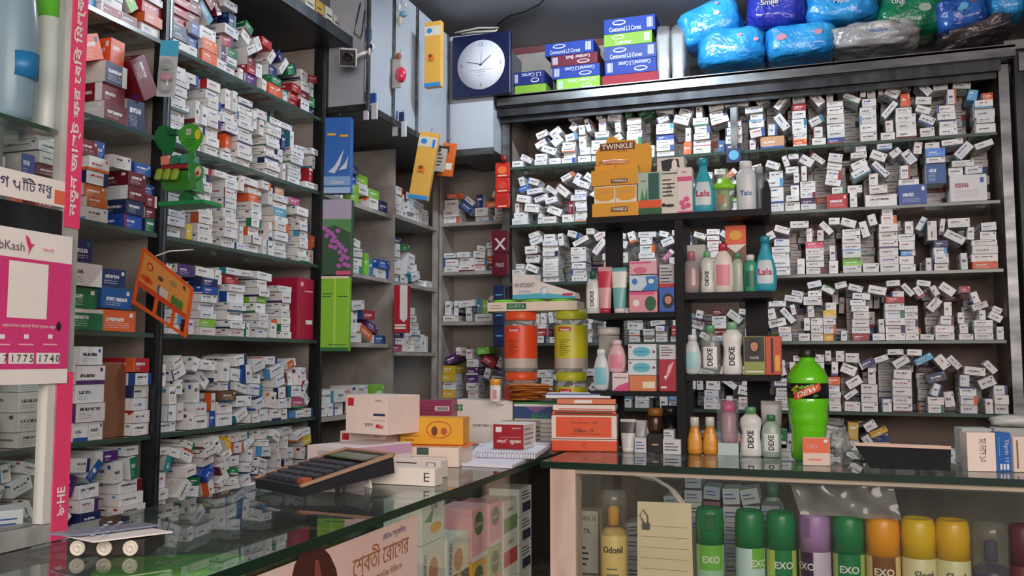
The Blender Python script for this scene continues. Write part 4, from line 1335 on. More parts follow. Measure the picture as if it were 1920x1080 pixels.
MB().lathe([(.014, zt_ * .88), (.014, zt_), (0, zt_)], mat('#5f8f78', .35), 18).build('cap', t)

# ------------------------------------------------------------------ black display rack standing on the right counter
RKY = 2.10
def rk(u, v): return P(u, v, Y=RKY)
x0r, x1r = rk(1099, 405).x, rk(1444, 500).x
xm0, xm1 = rk(1266, 600).x, rk(1283, 600).x
zt, zR2, zR3 = rk(1270, 399).z, rk(1370, 547).z, rk(1370, 703).z
zL2, zL3 = rk(1190, 586).z, rk(1190, 734).z
rack = thing('display_rack', 'black wooden display rack with open shelves standing on the right counter', 'rack', (x0r, RKY, CT))
def kk(xa, ya, za, xb, yb, zb, name):
    return MB().box(xa - x0r, ya - RKY, za - CT, xb - x0r, yb - RKY, zb - CT, RACKBLK, bev=.001).build(name, rack)
RD = .14
kk(x0r, RKY, zt - .016, x1r, RKY + RD, zt, 'top_shelf')
kk(xm1, RKY, zR2 - .016, x1r, RKY + RD, zR2, 'shelf')
kk(xm1, RKY, zR3 - .014, x1r + .014, RKY + RD, zR3, 'shelf')
kk(x0r + .002, RKY, zL2 - .013, xm0, RKY + RD, zL2, 'shelf')
kk(x0r + .006, RKY, zL3 - .011, xm0, RKY + RD, zL3, 'shelf')
kk(xm0 + .0005, RKY + .001, CT + .0005, xm1 - .0005, RKY + RD, zt - .0165, 'post')
kk(x0r, RKY + .01, zt + .0005, x0r + .012, RKY + RD, rk(1100, 366).z, 'end_cheek')
kk(x1r - .010, RKY + .01, zt + .0005, x1r, RKY + RD, rk(1440, 338).z, 'end_cheek')
xa, xb = P(1136, 600, Y=RKY + RD).x, P(1168, 600, Y=RKY + RD).x
kk(xa, RKY + RD, CT + .0005, xb, RKY + RD + .012, zt - .0, 'back_board')
xa, xb = P(1398, 600, Y=RKY + RD).x, P(1440, 600, Y=RKY + RD).x
kk(xa, RKY + RD, CT + .0005, xb, RKY + RD + .012, zt - .0, 'back_board')

def rc_item(name, label, cat, u0, u1, vt, vb, z, m, decs=(), y=RKY + .008, d=.04, rz=0., group=None, **k):
    a, b = P(u0, vb, Y=y), P(u1, vt, Y=y)
    w = b.x - a.x
    h = b.z - z if z < a.z + .06 else b.z - a.z
    return carton(name, label, cat, w, d, h - .0005, ((a.x + b.x) / 2, y, z + .0004), rz, m, decs, group=group, **k)
def bottle(label, u, wp, vt, vb, z, body, cap, style='lotion', lab=None, txt=None, y=RKY + .035, flat=.6, tm=None, cat='bottle', name='bottle', clear=False, group=None, txtr=90, capf=.14):
    q = P(u, vb, Y=y)
    h = P(u, vt, Y=y).z - z
    r = wp / 2 * mmpx(q)
    t = thing(name, label, cat, (q.x, y, z + .0005), 0, group)
    P_ = {'lotion': [(0, 0), (.8, 0), (.95, .02), (1, .2), (1, .55), (.85, .72), (.5, .82), (.36, 1 - capf)],
          'oval': [(0, 0), (.6, 0), (.85, .05), (1, .3), (.97, .5), (.75, .72), (.5, .84), (.42, 1 - capf)],
          'tear': [(0, 0), (.75, 0), (.92, .05), (1, .25), (.92, .42), (.68, .6), (.48, .72), (.36, .8), (.34, 1 - capf)],
          'waist': [(0, 0), (.9, 0), (1, .04), (.97, .2), (.84, .38), (.86, .5), (1, .66), (.95, .76), (.55, .85), (.4, 1 - capf)],
          'honey': [(0, 0), (.85, 0), (.98, .06), (1, .35), (.8, .55), (.6, .68), (.5, .75), (.48, 1 - capf)],
          'straight': [(0, 0), (.92, 0), (1, .03), (1, .7), (.9, .78), (.6, .84), (.5, 1 - capf)]}[style]
    prof = [(a * r, b * h) for a, b in P_]
    MB().lathe(prof, body, 30, 1, flat).build('body', t)
    if clear:
        MB().lathe([(0, .003)] + [(a * r * .93, max(.004, b * h)) for a, b in P_[1:5]] + [(0, P_[4][1] * h)], mat('#9fb3aa', .2) if clear is True else clear, 24, 1, flat).build('liquid', t)
    rr = prof[-1][0]
    zc0 = h * (1 - capf)
    MB().lathe([(rr * 1.25, zc0 - .001), (rr * 1.25, h * .98), (rr * 1.05, h), (0, h)], cap, 22, 1, max(flat, .8)).build('cap', t)
    if lab or txt:
        l = MB()
        zz0, zz1 = h * .14, h * .56
        if lab:
            n = 8
            def rad(z):
                for (a, b), (c, d_) in zip(prof, prof[1:]):
                    if b <= z <= d_ and d_ > b: return a + (c - a) * (z - b) / (d_ - b)
                return prof[-1][0]
            pr_ = [(rad(zz0 + (zz1 - zz0) * i / n) + .0008, zz0 + (zz1 - zz0) * i / n) for i in range(n + 1)]
            l.lathe(pr_, lab, 16, 1, flat, a0=-PI / 2 - .75, a1=-PI / 2 + .75)
        if txt:
            vs, fs, wd, ht = text_geo(txt, True, 0.)
            L_ = (zz1 - zz0) * .85 if txtr else r * 1.2
            kx = L_ / wd
            kh = min(kx * 1.6, (r * .55) / ht) if txtr else kx
            zc_ = (zz0 + zz1) / 2
            for v in vs: pass
            pts_ = []
            for v in vs:
                px_, pz_ = (-v.y * kh, v.x * kx) if txtr else (v.x * kx, v.y * kh)
                rrr = r * 1.0
                yy = -math.sqrt(max(0, 1 - (px_ / rrr) ** 2)) * rrr * flat
                pts_.append((px_, yy - .0018, zc_ + pz_))
            l.add(pts_, fs, tm or NAVY)
        l.build('label', t)
    return t

# --- top shelf of the rack
tw = thing('soap_display', 'tiered yellow baby soap display carton with header card on the rack', 'display box', (P(1155, 405, Y=RKY + .01).x, RKY + .006, zt + .0005))
o0 = tw.location.copy()
def tl(u, v, y=RKY + .006):
    q = P(u, v, Y=y) - o0
    return q.x, q.z
TY = mat('#e0a12c', .4); TYD = mat('#c98c22', .4)
w0, w1 = tl(1110, 400)[0], tl(1197, 400)[0]
z_a, z_b, z_c = tl(1150, 380)[1], tl(1150, 347)[1], tl(1150, 318)[1]
TXTW = mat('#f0e6dc', .4)
def tw_text(mb, x, z, h, s='TWINKLE', y=-.0012, w=.036):
    Mx = Matrix(((1, 0, 0, x), (0, 0, -1, y), (0, 1, 0, z), (0, 0, 0, 1)))
    mb.box(-w * .56, -h * .75, 0, w * .56, h * .75, .0003, BRN, Mx)
    mb.text(s, h, TXTW, Mx @ T(0, 0, .0006), w=w, bold=True)
mb = MB().box(w0, 0, 0, w1, .09, z_a, TY, bev=.001); tw_text(mb, w0 + (w1 - w0) * .6, z_a * .5, .008)
mb.build('tray', tw)
for i in range(2):
    a = w0 + .004 + i * (w1 - w0 - .008) / 2; b = a + (w1 - w0 - .008) / 2 - .001
    mb = MB().box(a, .006, z_a + .0005, b, .06, z_b - .0005, mat('#ebe3cf', .4), bev=.0008)
    M = Matrix(((1, 0, 0, (a + b) / 2), (0, 0, -1, .0054), (0, 1, 0, (z_a + z_b) / 2), (0, 0, 0, 1)))
    mb.flat([(-.024, -.008), (-.01, -.016), (.01, -.016), (.024, -.010), (.024, .018), (-.024, .018)], TY, M @ T(0, 0, .0002)).text('Twinkle', .006, mat('#c08a80'), M @ T(0, .006, .0005))
    mb.build('soap_box', tw)
mb = MB().box(w0 - .002, .0, z_b, w1, .075, z_c, TY, bev=.001); tw_text(mb, w0 + (w1 - w0) * .6, z_b + (z_c - z_b) * .25, .007)
mb.build('tray', tw)
for i in range(2):
    a = w0 + .004 + i * (w1 - w0 - .008) / 2; b = a + (w1 - w0 - .008) / 2 - .001
    MB().box(a, .016, z_c + .0003, b, .06, z_c + .016, TY, bev=.0008).build('soap_box', tw)
hd = [tl(u, v, RKY + .09) for u, v in ((1117, 318), (1117, 285), (1124, 275), (1135, 270), (1138, 258), (1150, 255), (1160, 262), (1190, 262), (1196, 270), (1215, 267), (1221, 275), (1222, 300), (1220, 325), (1215, 345))]
mb = MB().prism(hd, .0865, .089, TY)
x_, z_ = tl(1157, 274, RKY + .09)
tw_text(mb, x_, z_, .013, y=.0862, w=.080)
x_, z_ = tl(1166, 283, RKY + .09)
Mx = Matrix(((1, 0, 0, x_), (0, 0, -1, .0858), (0, 1, 0, z_), (0, 0, 0, 1)))
mb.text('Baby Soap', .006, BRN, Mx)
mb.build('header_card', tw)
x_, z_ = tl(1150, 306, RKY + .05)
MB().pillow(.036, .018, .008, mat('#dba386', .3), .8, .8, 24, 14, .25, 2, T(x_, .045, z_c + .025)).build('soap_bag', tw)
rc_item('carton', 'green carton with aloe plant and orange band beside the yellow soap display', 'carton', 1196, 1240, 321, 401, zt, mat('#a9c2b0', .4), [('r', 'f', .45, .35, .9, .97, mat('#1d5a50')), ('p', 'f', [(.1, .3), (.2, .62), (.28, .35), (.4, .66), (.42, .3)], mat('#2f8a3a')), ('r', 'f', 0, .16, .98, .34, ORG), ('r', 'f', 0, 0, 1, .16, DKGRN), ('t', 'f', .25, .8, .05, 'aloe', DKGRN, {'maxw': .35})], d=.045)
rc_item('carton', 'tall white carton with black vertical lettering on the rack top', 'carton', 1240, 1270, 325, 401, zt, mat('#d5d2c8', .4), [('t', 'f', .5, .62, .25, 'COW', INK, {'rot': 90, 'maxw': .3}), ('e', 'f', .5, .2, .3, .04, INK), ('e', 'f', .15, .22, .12, .05, INK)] + smalllines('f', .1, .9, .4, .9, 5), d=.035)
rc_item('carton', 'white carton with black patches lying on the two tall cartons', 'carton', 1232, 1282, 293, 324, P(1250, 325, Y=RKY + .012).z, mat('#d8d4cb', .4), [('p', 'f', [(.2, .15), (.15, .8), (.5, .9), (.8, .85), (.85, .3), (.6, .5), (.45, .1)], INK), ('e', 'f', .65, .5, .1, .35, WHT)], d=.04, y=RKY + .012)
rc_item('carton', 'slim pink and white carton with berries left of teal bottle', 'carton', 1271, 1297, 313, 399, zt, mat('#e3d6d6', .4), [('r', 'f', 0, .7, 1, .8, PNK), ('e', 'f', .3, .22, .2, .06, PNK), ('e', 'f', .6, .3, .2, .06, PNK), ('e', 'f', .7, .16, .2, .06, PNK), ('e', 'f', .4, .12, .2, .05, PNK), ('t', 'f', .5, .9, .05, 'Fair', INK), ('r', 'f', 0, 0, 1, .04, PNK)], d=.035)
bottle('teal pear shaped bottle on top shelf of the black rack', 1320, 42, 298, 397, zt, mat('#3aa6bb', .25), mat('#2790a8', .3), 'tear', mat('#c9d9dd', .4), 'Lala', txtr=0, tm=mat('#b03050'), capf=.12)
q = P(1358, 394, Y=RKY + .04)
t = thing('baby_bottle', 'clear baby feeding bottle with wide lime green collar on the rack top', 'baby bottle', (q.x, q.y, zt + .0005))
hb_ = P(1358, 315, Y=RKY + .04).z - zt; rb_ = 19 * mmpx(q)
MB().lathe([(0, 0), (rb_ * .75, 0), (rb_ * .82, .004), (rb_ * .98, hb_ * .5)], clear_plastic('cup_clear', (.86, .95, .86), .3), 26).build('cup', t)
MB().lathe([(0, .003), (rb_ * .5, .003), (rb_ * .55, hb_ * .48), (0, hb_ * .48)], mat('#b9c98a', .3), 20).box(-.012, -rb_ * .62, hb_ * .18, .002, -rb_ * .5, hb_ * .38, mat('#d0703a')).build('insert', t)
MB().lathe([(0, hb_ * .51), (rb_ * 1.0, hb_ * .51), (rb_ * 1.05, hb_ * .55), (rb_ * 1.05, hb_ * .62), (rb_ * .7, hb_ * .64), (rb_ * .66, hb_ * .74), (0, hb_ * .745)], mat('#8fd62c', .35), 28).build('collar', t)
MB().lathe([(rb_ * .6, hb_ * .75), (rb_ * .58, hb_ * .88), (rb_ * .4, hb_ * .97), (0, hb_)], clear_plastic('dome_clear', (.92, .95, .92), .35), 24).build('dome', t)
bottle('white talc bottle at right of the rack top shelf', 1400, 36, 303, 391, zt, mat('#cfd6dc', .35), mat('#dfe3e6', .35), 'straight', None, 'Talc', txtr=0, tm=BLU)
bottle('grey plastic bottle at the right end of rack top', 1424, 24, 312, 391, zt, mat('#6f7a84', .3), mat('#a9b2b8', .3), 'straight', y=RKY + .08)
t = thing('hanging_tag', 'small navy tag with white ring logo on shelf edge above rack', 'tag', P(1376, 291, Y=YB - .012))
MB().box(-.026, 0, -.026, .026, .004, .024, NAVY, bev=.001).lathe([(.016, 0), (.018, 0), (.018, .0008), (.016, .0008)], SKY, 20, M=T(0, -.0002, 0) @ RX(PI / 2)).text('OK', .008, WHT, T(0, -.0008, 0) @ RX(PI / 2), w=.02).build('card', t)
MB().tube([(0, .002, .022), (0, .004, .036)], .001, INK).build('string', t)

# --- second shelf right
zz = zR2
bottle('clear pinkish bottle at left end of the second right shelf', 1297, 30, 472, 545, zz, clear_plastic('pink_clear', (.9, .75, .78), .35), mat('#b76a78', .35), 'lotion', clear=mat('#b79a9a', .3), capf=.2)
bottle('clear bottle with green cap and white label on second right shelf', 1327, 26, 472, 545, zz, mat('#c9d0c8', .3), mat('#74b07c', .35), 'waist', mat('#dfe3df', .4), 'DEXE', tm=INK)
bottle('cream bottle with red cap and pink label on second right shelf', 1357, 36, 457, 545, zz, mat('#e2dbd0', .35), mat('#c2334e', .35), 'lotion', mat('#d98a98', .4))
bottle('slim clear bottle with green cap between cream and green bottles', 1384, 20, 475, 544, zz, mat('#a9b7aa', .3), mat('#4f8f62', .35), 'straight')
bottle('green sanitizer bottle left of the large teal bottle', 1408, 24, 478, 544, zz, mat('#3a9a76', .25), mat('#d9dedb', .35), 'straight', mat('#1f6a50', .4), flat=.7)
bottle('large teal pear shaped bottle on second shelf at right end', 1436, 42, 443, 545, zz, mat('#35a3ba', .25), mat('#2589a0', .3), 'tear', mat('#c9d9dd', .4), 'Lala', txtr=0, tm=mat('#b03050'), capf=.12)
rc_item('carton', 'white jar carton behind the clear pinkish bottle', 'carton', 1284, 1322, 458, 545, zz, mat('#b9b9b4', .4), [], y=RKY + .075, d=.04)
rc_item('carton', 'orange and white carton with brown base above cream bottle', 'carton', 1360, 1398, 422, 470, zz, mat('#7a4a34', .4), [('r', 'f', 0, .72, 1, 1, ORG), ('p', 'f', [(0, .72), (.5, .6), (1, .72)], WHT), ('e', 'f', .5, .86, .3, .07, YEL)], y=RKY + .08, d=.045)
# --- third shelf right
zz = zR3
bottle('small white lotion bottle at left of third right shelf', 1299, 32, 628, 697, zz, mat('#cdd5d6', .35), mat('#dde2e2', .35), 'oval', mat('#9fd0d6', .4))
bottle('clear oil bottle with green cap on third right shelf', 1333, 36, 610, 697, zz, clear_plastic('oil_clear', (.85, .9, .85), .3), mat('#5fa878', .35), 'lotion', mat('#e6e9e6', .4), 'DEXE', tm=INK)
bottle('white waisted bottle with green cap beside the portrait carton', 1374, 38, 604, 697, zz, mat('#dfe2df', .35), mat('#7fb88e', .35), 'waist', mat('#e9ebe9', .4), 'DEXE', tm=INK)
rc_item('carton', 'black and green carton with smiling woman on third right shelf', 'carton', 1395, 1434, 630, 697, zz, mat('#8f9a4c', .4), [('r', 'f', .04, .34, .96, .98, mat('#14100f', .4))] + portrait('f', .5, .74, .22, .6) + [('t', 'f', .5, .44, .07, 'HAIR', WHT), ('r', 'f', .1, .06, .9, .1, WHT)], d=.05)
rc_item('carton', 'orange red carton at the right end of third shelf', 'carton', 1436, 1464, 630, 697, zz, mat('#c4481e', .4), [('r', 'f', .35, .05, .5, .95, mat('#2a1512')), ('r', 'f', .6, .1, .9, .5, YEL)], d=.05)
# --- left shelf 2
zz = zL2
bottle('white bottle with dark green pump at left end of rack', 1112, 26, 508, 583, zz, mat('#d3d8d3', .35), mat('#1f5a42', .35), 'lotion', mat('#e8ebe8', .4), 'DEXE', tm=INK, capf=.2)
def tube_item(label, u, wp, vt, vb, z, bodym, bandm, capm=None, y=RKY + .03, bt=None):
    q = P(u, vb, Y=y); h = P(u, vt, Y=y).z - z; w = wp * mmpx(q) / 2
    t = thing('cream_tube', label, 'tube', (q.x, y, z + .0005), 0)
    n = 10
    vs = []; seg = 20
    for j in range(n + 1):
        f_ = j / n
        ry_ = w * .62 * (1 - f_) + .001
        rx_ = w * (.8 + .2 * f_)
        for i in range(seg):
            a = 2 * PI * i / seg
            vs.append((rx_ * math.cos(a), ry_ * math.sin(a), .012 + (h - .012) * f_))
    fs = [(j * seg + i, j * seg + (i + 1) % seg, (j + 1) * seg + (i + 1) % seg, (j + 1) * seg + i) for j in range(n) for i in range(seg)]
    fs.append(tuple(n * seg + i for i in range(seg)))
    MB().add([v for v in vs], fs, bodym, True).build('body', t)
    MB().lathe([(0, 0), (w * .72, 0), (w * .75, .012), (0, .0121)], capm or bandm, 20, 1, .8).build('cap', t)
    # printed band over the upper part
    k0, k1 = 5, n - 1
    vb_ = []
    for j in range(k0, k1 + 1):
        f_ = j / n
        for i in range(seg // 2 + 1):
            a = PI + PI * i / (seg // 2)
            vb_.append(((w * (.8 + .2 * f_) + .0008) * math.cos(a), (w * .62 * (1 - f_) + .0018) * math.sin(a), .012 + (h - .012) * f_))
    m_ = seg // 2 + 1
    MB().add(vb_, [(j * m_ + i, j * m_ + i + 1, (j + 1) * m_ + i + 1, (j + 1) * m_ + i) for j in range(k1 - k0) for i in range(m_ - 1)], bandm, True).build('printed_band', t)
tube_item('red and pink cream tube standing right of the pump bottle', 1135, 27, 501, 583, zz, mat('#d9a3a8', .35), mat('#c2304a', .35))
tube_item('white cream tube with teal base beside the red tube', 1162, 29, 502, 583, zz, mat('#6fb3b3', .35), mat('#dfe2d8', .35), WHT)
rc_item('carton', 'pink carton with green circle at bottom of its stack', 'carton', 1180, 1232, 546, 583, zz, mat('#d995a0', .4), [('e', 'f', .76, .42, .2, .36, DKGRN), ('e', 'f', .25, .45, .12, .16, WHT), ('r', 'f', 0, .85, .9, 1, PNK)], d=.05)
rc_item('carton', 'blue and white carton lying on the pink carton', 'carton', 1180, 1231, 515, 545, P(1205, 545.5, Y=RKY + .008).z, mat('#c5d9e4', .4), [('p', 'f', [(.45, 0), (.65, .4), (.6, .9), (1, .95), (1, 0)], mat('#2a7cc2')), ('e', 'f', .2, .6, .1, .2, mat('#2a7cc2')), ('e', 'f', .8, .6, .1, .15, WHT)], d=.05)
rc_item('carton', 'pale pink carton on top of the blue and white carton', 'carton', 1180, 1231, 488, 514.5, P(1205, 514.6, Y=RKY + .008).z, mat('#dba9b4', .4), [('e', 'f', .4, .3, .25, .25, mat('#d0688a')), ('r', 'f', .05, .8, .8, .92, PNK)], d=.05)
rc_item('carton', 'blue carton with smiling woman in front of the grey cartons', 'carton', 1236, 1264, 538, 583, zz, mat('#2a5bb0', .4), portrait('f', .6, .5, .3, .6), d=.012)
rc_item('carton', 'tall grey and white carton behind the blue portrait carton', 'carton', 1237, 1264, 495, 583, zz, mat('#b9bbc0', .4), smalllines('f', .1, .9, .6, .95, 5) + [('r', 'f', 0, .52, 1, .6, RED)], y=RKY + .024, d=.04)
# --- left shelf 3
zz = zL3
bottle('white lotion bottle with blue label at the left of lower shelf', 1128, 31, 655, 731, zz, mat('#cfd9de', .35), mat('#dfe5e8', .35), 'oval', mat('#79bfd0', .4))
rc_item('carton', 'white and pink carton under the pink lotion bottle', 'carton', 1148, 1178, 699, 732, zz, mat('#e0d0d0', .4), [('p', 'f', [(0, 0), (1, 0), (1, .5), (.4, .3)], PNK), ('r', 'f', .1, .7, .9, .78, GREY)], d=.05)
bottle('pink lotion bottle standing on a small carton', 1157, 35, 638, 698, P(1160, 699, Y=RKY + .03).z, mat('#dfb6be', .35), mat('#e4c6cb', .35), 'oval', mat('#d98a9c', .4))
carton('carton', 'orange carton under the two blue soap cartons', 'carton', P(1231, 731, Y=RKY + .008).x - P(1180, 731, Y=RKY + .008).x, .05, P(1200, 704, Y=RKY + .008).z - zz, (P(1205, 731, Y=RKY + .008).x, RKY + .008, zz + .0004), 0, mat('#d57f52', .4), [('r', 'f', .5, .2, .95, .6, CREAM)])
for k_, (a_, b_) in enumerate(((675, 703), (645, 674))):
    zb_ = P(1205, b_ + .5, Y=RKY + .008).z
    rc_item('carton', ['lower', 'upper'][k_] + ' pale blue soap carton of the stack of two', 'carton', 1178, 1230, a_, b_, zb_, mat('#cfdde2', .4), [('e', 'f', .48, .5, .32, .32, mat('#5fb6cc')), ('t', 'f', .48, .5, .2, "Johnson's", mat('#1e4f86')), ('e', 'f', .08, .82, .04, .07, RED), ('e', 'f', .92, .5, .05, .09, mat('#9a2a4a'))], d=.05)
rc_item('carton', 'crimson carton with pink drawing beside the post', 'carton', 1236, 1271, 674, 731, zz, mat('#a81e3c', .4), [('p', 'f', [(.3, .3), (.5, .8), (.8, .95), (.6, .6)], LPNK), ('r', 'f', .1, .1, .4, .16, WHT), ('e', 'f', .35, .45, .08, .05, WHT)], d=.05)
rc_item('carton', 'white grey carton behind the crimson carton', 'carton', 1236, 1270, 646, 674, P(1250, 674.3, Y=RKY + .01).z, mat('#c9cbcf', .4), smalllines('f', .1, .8, .2, .9, 4), d=.045, y=RKY + .01)
t = thing('plastic_jar', 'small grey film wrapped jar behind the white lotion bottle', 'jar', (P(1142, 640, Y=RKY + .09).x, RKY + .09, zz))
MB().lathe([(0, 0), (.026, 0), (.026, .135), (0, .136)], mat('#a9a9a2', .3), 20).build('body', t)
MB().lathe([(.027, .137), (.027, .155), (0, .155)], mat('#c9c9c2', .3), 20).build('lid', t)
# --- counter level, right
zz = CT
for k_, u in enumerate((1303, 1332)):
    bottle(['left', 'right'][k_] + ' one of two amber orange shampoo bottles with white caps', u, 28, 782, 846, zz, mat('#d08a24', .25), mat('#cfd0c8', .35), 'honey', mat('#e0a040', .3), y=RKY + .02, group='amber bottles at the foot of the rack', capf=.25)
t = thing('boxed_baby_bottle', 'baby bottle with pink cap inside a clear carton below the rack', 'baby bottle', (P(1366, 846, Y=RKY + .02).x, RKY + .035, CT))
MB().box(-.023, -.023, .0003, .023, .023, .028, mat('#b9cfd0', .4)).build('carton_base', t)
MB().lathe([(0, .0285), (.017, .0285), (.018, .04), (.018, .09), (.012, .1)], mat('#b58d98', .3), 20).build('bottle', t)
MB().lathe([(.014, .0985), (.016, .105), (.014, .122), (0, .124)], mat('#d24a84', .35), 20).build('cap', t)
MB().box(-.0235, -.0235, .0285, .0235, .0235, .127, clear_plastic('carton_window', (.9, .93, .93), .08)).build('clear_carton', t)
bottle('white waisted bottle with green cap on the counter under rack', 1409, 40, 763, 851, zz, mat('#d9dcda', .35), mat('#5fa06c', .35), 'waist', mat('#e9ebe9', .4), 'DEXE', tm=INK, y=RKY + .012)
bottle('clear green tinted bottle with green cap beside the white waisted bottle under rack', 1447, 36, 778, 853, zz, mat('#a3b9ac', .3), mat('#2f7a4c', .35), 'lotion', mat('#dfe5e0', .4), 'DEXE', tm=INK, y=RKY + .005)
tube_item('grey white cream tube standing behind the green tinted bottle', 1448, 38, 752, 846, zz, mat('#b9bab4', .35), mat('#c9cac4', .35), GREY, y=RKY + .06)
# --- counter level, left
tube_item('white cream tube with dark square label under the rack', 1178, 30, 786, 846, zz, mat('#c9c9c6', .35), mat('#3a3a3c', .35), WHT, y=RKY + .015)
tube_item('white cream tube leaning behind the labelled tube under rack', 1202, 24, 788, 846, zz, mat('#c4c6c4', .35), mat('#b6b9ba', .35), GREY, y=RKY + .055)
rc_item('carton', 'small white carton with blue print at the rack foot', 'carton', 1190, 1211, 821, 846, zz, mat('#cdd0d3', .4), smalllines('f', .1, .9, .2, .8, 3, BLU), d=.03, y=RKY + .003)
rc_item('carton', 'black carton with gold mark under the dark jar', 'carton', 1214, 1243, 814, 846, zz, mat('#17161c', .3), [('r', 'f', .3, .4, .7, .48, GOLD)], d=.04)
t = thing('honey_jar', 'dark brown jar with amber lid on the black carton', 'jar', (P(1229, 815, Y=RKY + .03).x, RKY + .03, P(1229, 813, Y=RKY + .008).z + .0006))
MB().lathe([(0, 0), (.016, 0), (.018, .01), (.018, .034), (.015, .04)], mat('#3a2416', .2), 22).build('body', t)
MB().lathe([(.0155, .0402), (.018, .041), (.018, .058), (0, .059)], mat('#8a5a26', .35), 22).build('lid', t)
rc_item('carton', 'small white carton low beside the black carton', 'carton', 1243, 1276, 824, 846, zz, mat('#cdd0d3', .4), smalllines('f', .1, .9, .2, .8, 3), d=.04, y=RKY + -.012)
rc_item('carton', 'small white carton on top of another by rack post', 'carton', 1244, 1263, 806, 823.6, P(1250, 823.8, Y=RKY - .012).z, mat('#cdd0d3', .4), smalllines('f', .1, .9, .2, .8, 2), d=.04, y=RKY - .012)
t = thing('dark_jar', 'small black jar behind the white cartons at rack foot', 'jar', (P(1258, 800, Y=RKY + .07).x, RKY + .07, CT))
MB().lathe([(0, .0005), (.022, .0005), (.022, .085), (0, .086)], mat('#17171b', .25), 20).build('body', t)
MB().lathe([(.0225, .087), (.0225, .108), (0, .108)], mat('#24242a', .3), 20).build('lid', t)

# ------------------------------------------------------------------ things on the left counter
MC = mat('#ecdad0', .5)
mono = [('r', 'f', .05, .72, .2, .93, RED), ('t', 'f', .8, .87, .045, 'MONAS', INK), ('r', 'f', .68, .48, .96, .54, mat('#2b3a66')), ('t', 'f', .58, .24, .09, 'মনাস', INK, {'maxw': .2}), ('t', 'f', .84, .22, .12, 'Max', RED, {'bold': True, 'shear': .3, 'maxw': .26}), ('r', 'f', .62, .36, .96, .37, GREY)]
_, hlow = onpl('medicine_carton', 'lower of two stacked cream cartons with red square mark', 'medicine carton', 637, 866, 722, 872, 58, .09, MC, mono, group='cream cartons with red mark')
onpl('medicine_carton', 'upper of two stacked cream cartons with red square mark', 'medicine carton', 648, 812, 725, 817, 72, .10, MC, mono, Z=CT + hlow + .001, group='cream cartons with red mark')
onpl('medicine_carton', 'long white carton with lilac stripe behind the left calculator', 'medicine carton', 575, 884, 650, 893, 50, .17, mat('#e6dad8', .5), [('r', 'f', .28, .2, .66, .85, mat('#c9bcc0')), ('r', 'f', .8, .2, .84, .9, INK), ('t', 'f', .92, .5, .1, 'Mixit', INK, {'rot': 90}), ('t', 'f', .12, .25, .2, 'EXL', INK, {'rot': 90, 'maxw': .4}),
     ('r', 'r', 0, .6, 1, .97, LILAC), ('t', 'r', .15, .75, .16, 'iii', MAG), ('t', 'r', .45, .3, .3, 'Mixit', INK)])
# calculators
def calculator(label, loc, rz, w, l, tilt, seedk=0):
    t = thing('desk_calculator', label, 'calculator', loc, rz)
    M = RX(tilt)
    DK = mat('#25262c', .4); KEY = mat('#3b3d45', .4)
    fr_, bk_ = .018, .034
    prof = [(0, 0.002), (l, .002), (l, bk_), (l * .72, bk_ - .004), (0, fr_)]
    mb = MB().prism([(y, z) for y, z in prof], -w / 2, w / 2, DK, M @ Matrix(((0, 1, 0, 0), (1, 0, 0, 0), (0, 0, 1, 0), (0, 0, 0, 1))))
    mb.build('body', t)
    def topz(y): return fr_ + (bk_ - .004 - fr_) * y / (l * .72) if y < l * .72 else bk_ - .004 + .004 * (y - l * .72) / (l * .28)
    r_ = MB()
    for sx in (-1, 1):
        r_.add([M @ Vector(p) for p in ((sx * w / 2 - .003, 0, fr_ - .001), (sx * w / 2 + .003, 0, fr_ - .001), (sx * w / 2 + .003, l, bk_ - .003), (sx * w / 2 - .003, l, bk_ - .003), (sx * w / 2 - .003, 0, fr_ + .003), (sx * w / 2 + .003, 0, fr_ + .003), (sx * w / 2 + .003, l, bk_ + .003), (sx * w / 2 - .003, l, bk_ + .003))],
               [(0, 3, 2, 1), (4, 5, 6, 7), (0, 1, 5, 4), (1, 2, 6, 5), (2, 3, 7, 6), (3, 0, 4, 7)], GOLD)
    r_.box(-w / 2 - .003, l - .002, bk_ - .004, w / 2 + .003, l + .002, bk_ + .003, GOLD, M)
    r_.build('gold_rim', t)
    for j in range(5):
        for i in range(5):
            y = .012 + j * l * .115; x = -w / 2 + .014 + i * (w - .028) / 4.6
            z = topz(y)
            MB().box(x, y, z - .002, x + (w - .028) / 5.6, y + l * .085, z + .006 + l * .004, KEY if (i, j) != (4, 0) else mat('#a8583a'), M, bev=.001).build('key', t)
    y = l * .70
    MB().box(-w / 2 + .01, y, bk_ - .006, w / 2 - .01, l - .008, bk_ - .001, mat('#141619', .15), M).box(-w / 2 + .02, y + .006, bk_ - .001, w / 2 - .02, l - .016, bk_ - .0004, mat('#6f7d70', .3), M).build('display', t)
    # rear foot
    hf = l * math.sin(tilt) 
    MB().prism([(-.01, 0), (.01, 0), (.004, max(.004, hf * .82)), (-.004, max(.004, hf * .82))], l * .78, l * .80, WHT, T(w * .32, 0, 0)).prism([(-.01, 0), (.01, 0), (.004, max(.004, hf * .82)), (-.004, max(.004, hf * .82))], l * .78, l * .80, WHT, T(-w * .32, 0, 0)).build('foot', t)
    return t
q = P(521, 926, Z=CT)
calculator('dark desk calculator with gold rim tilted up on the left counter', (q.x, q.y, CT + .0005), R(-26), .14, .185, R(6.5))
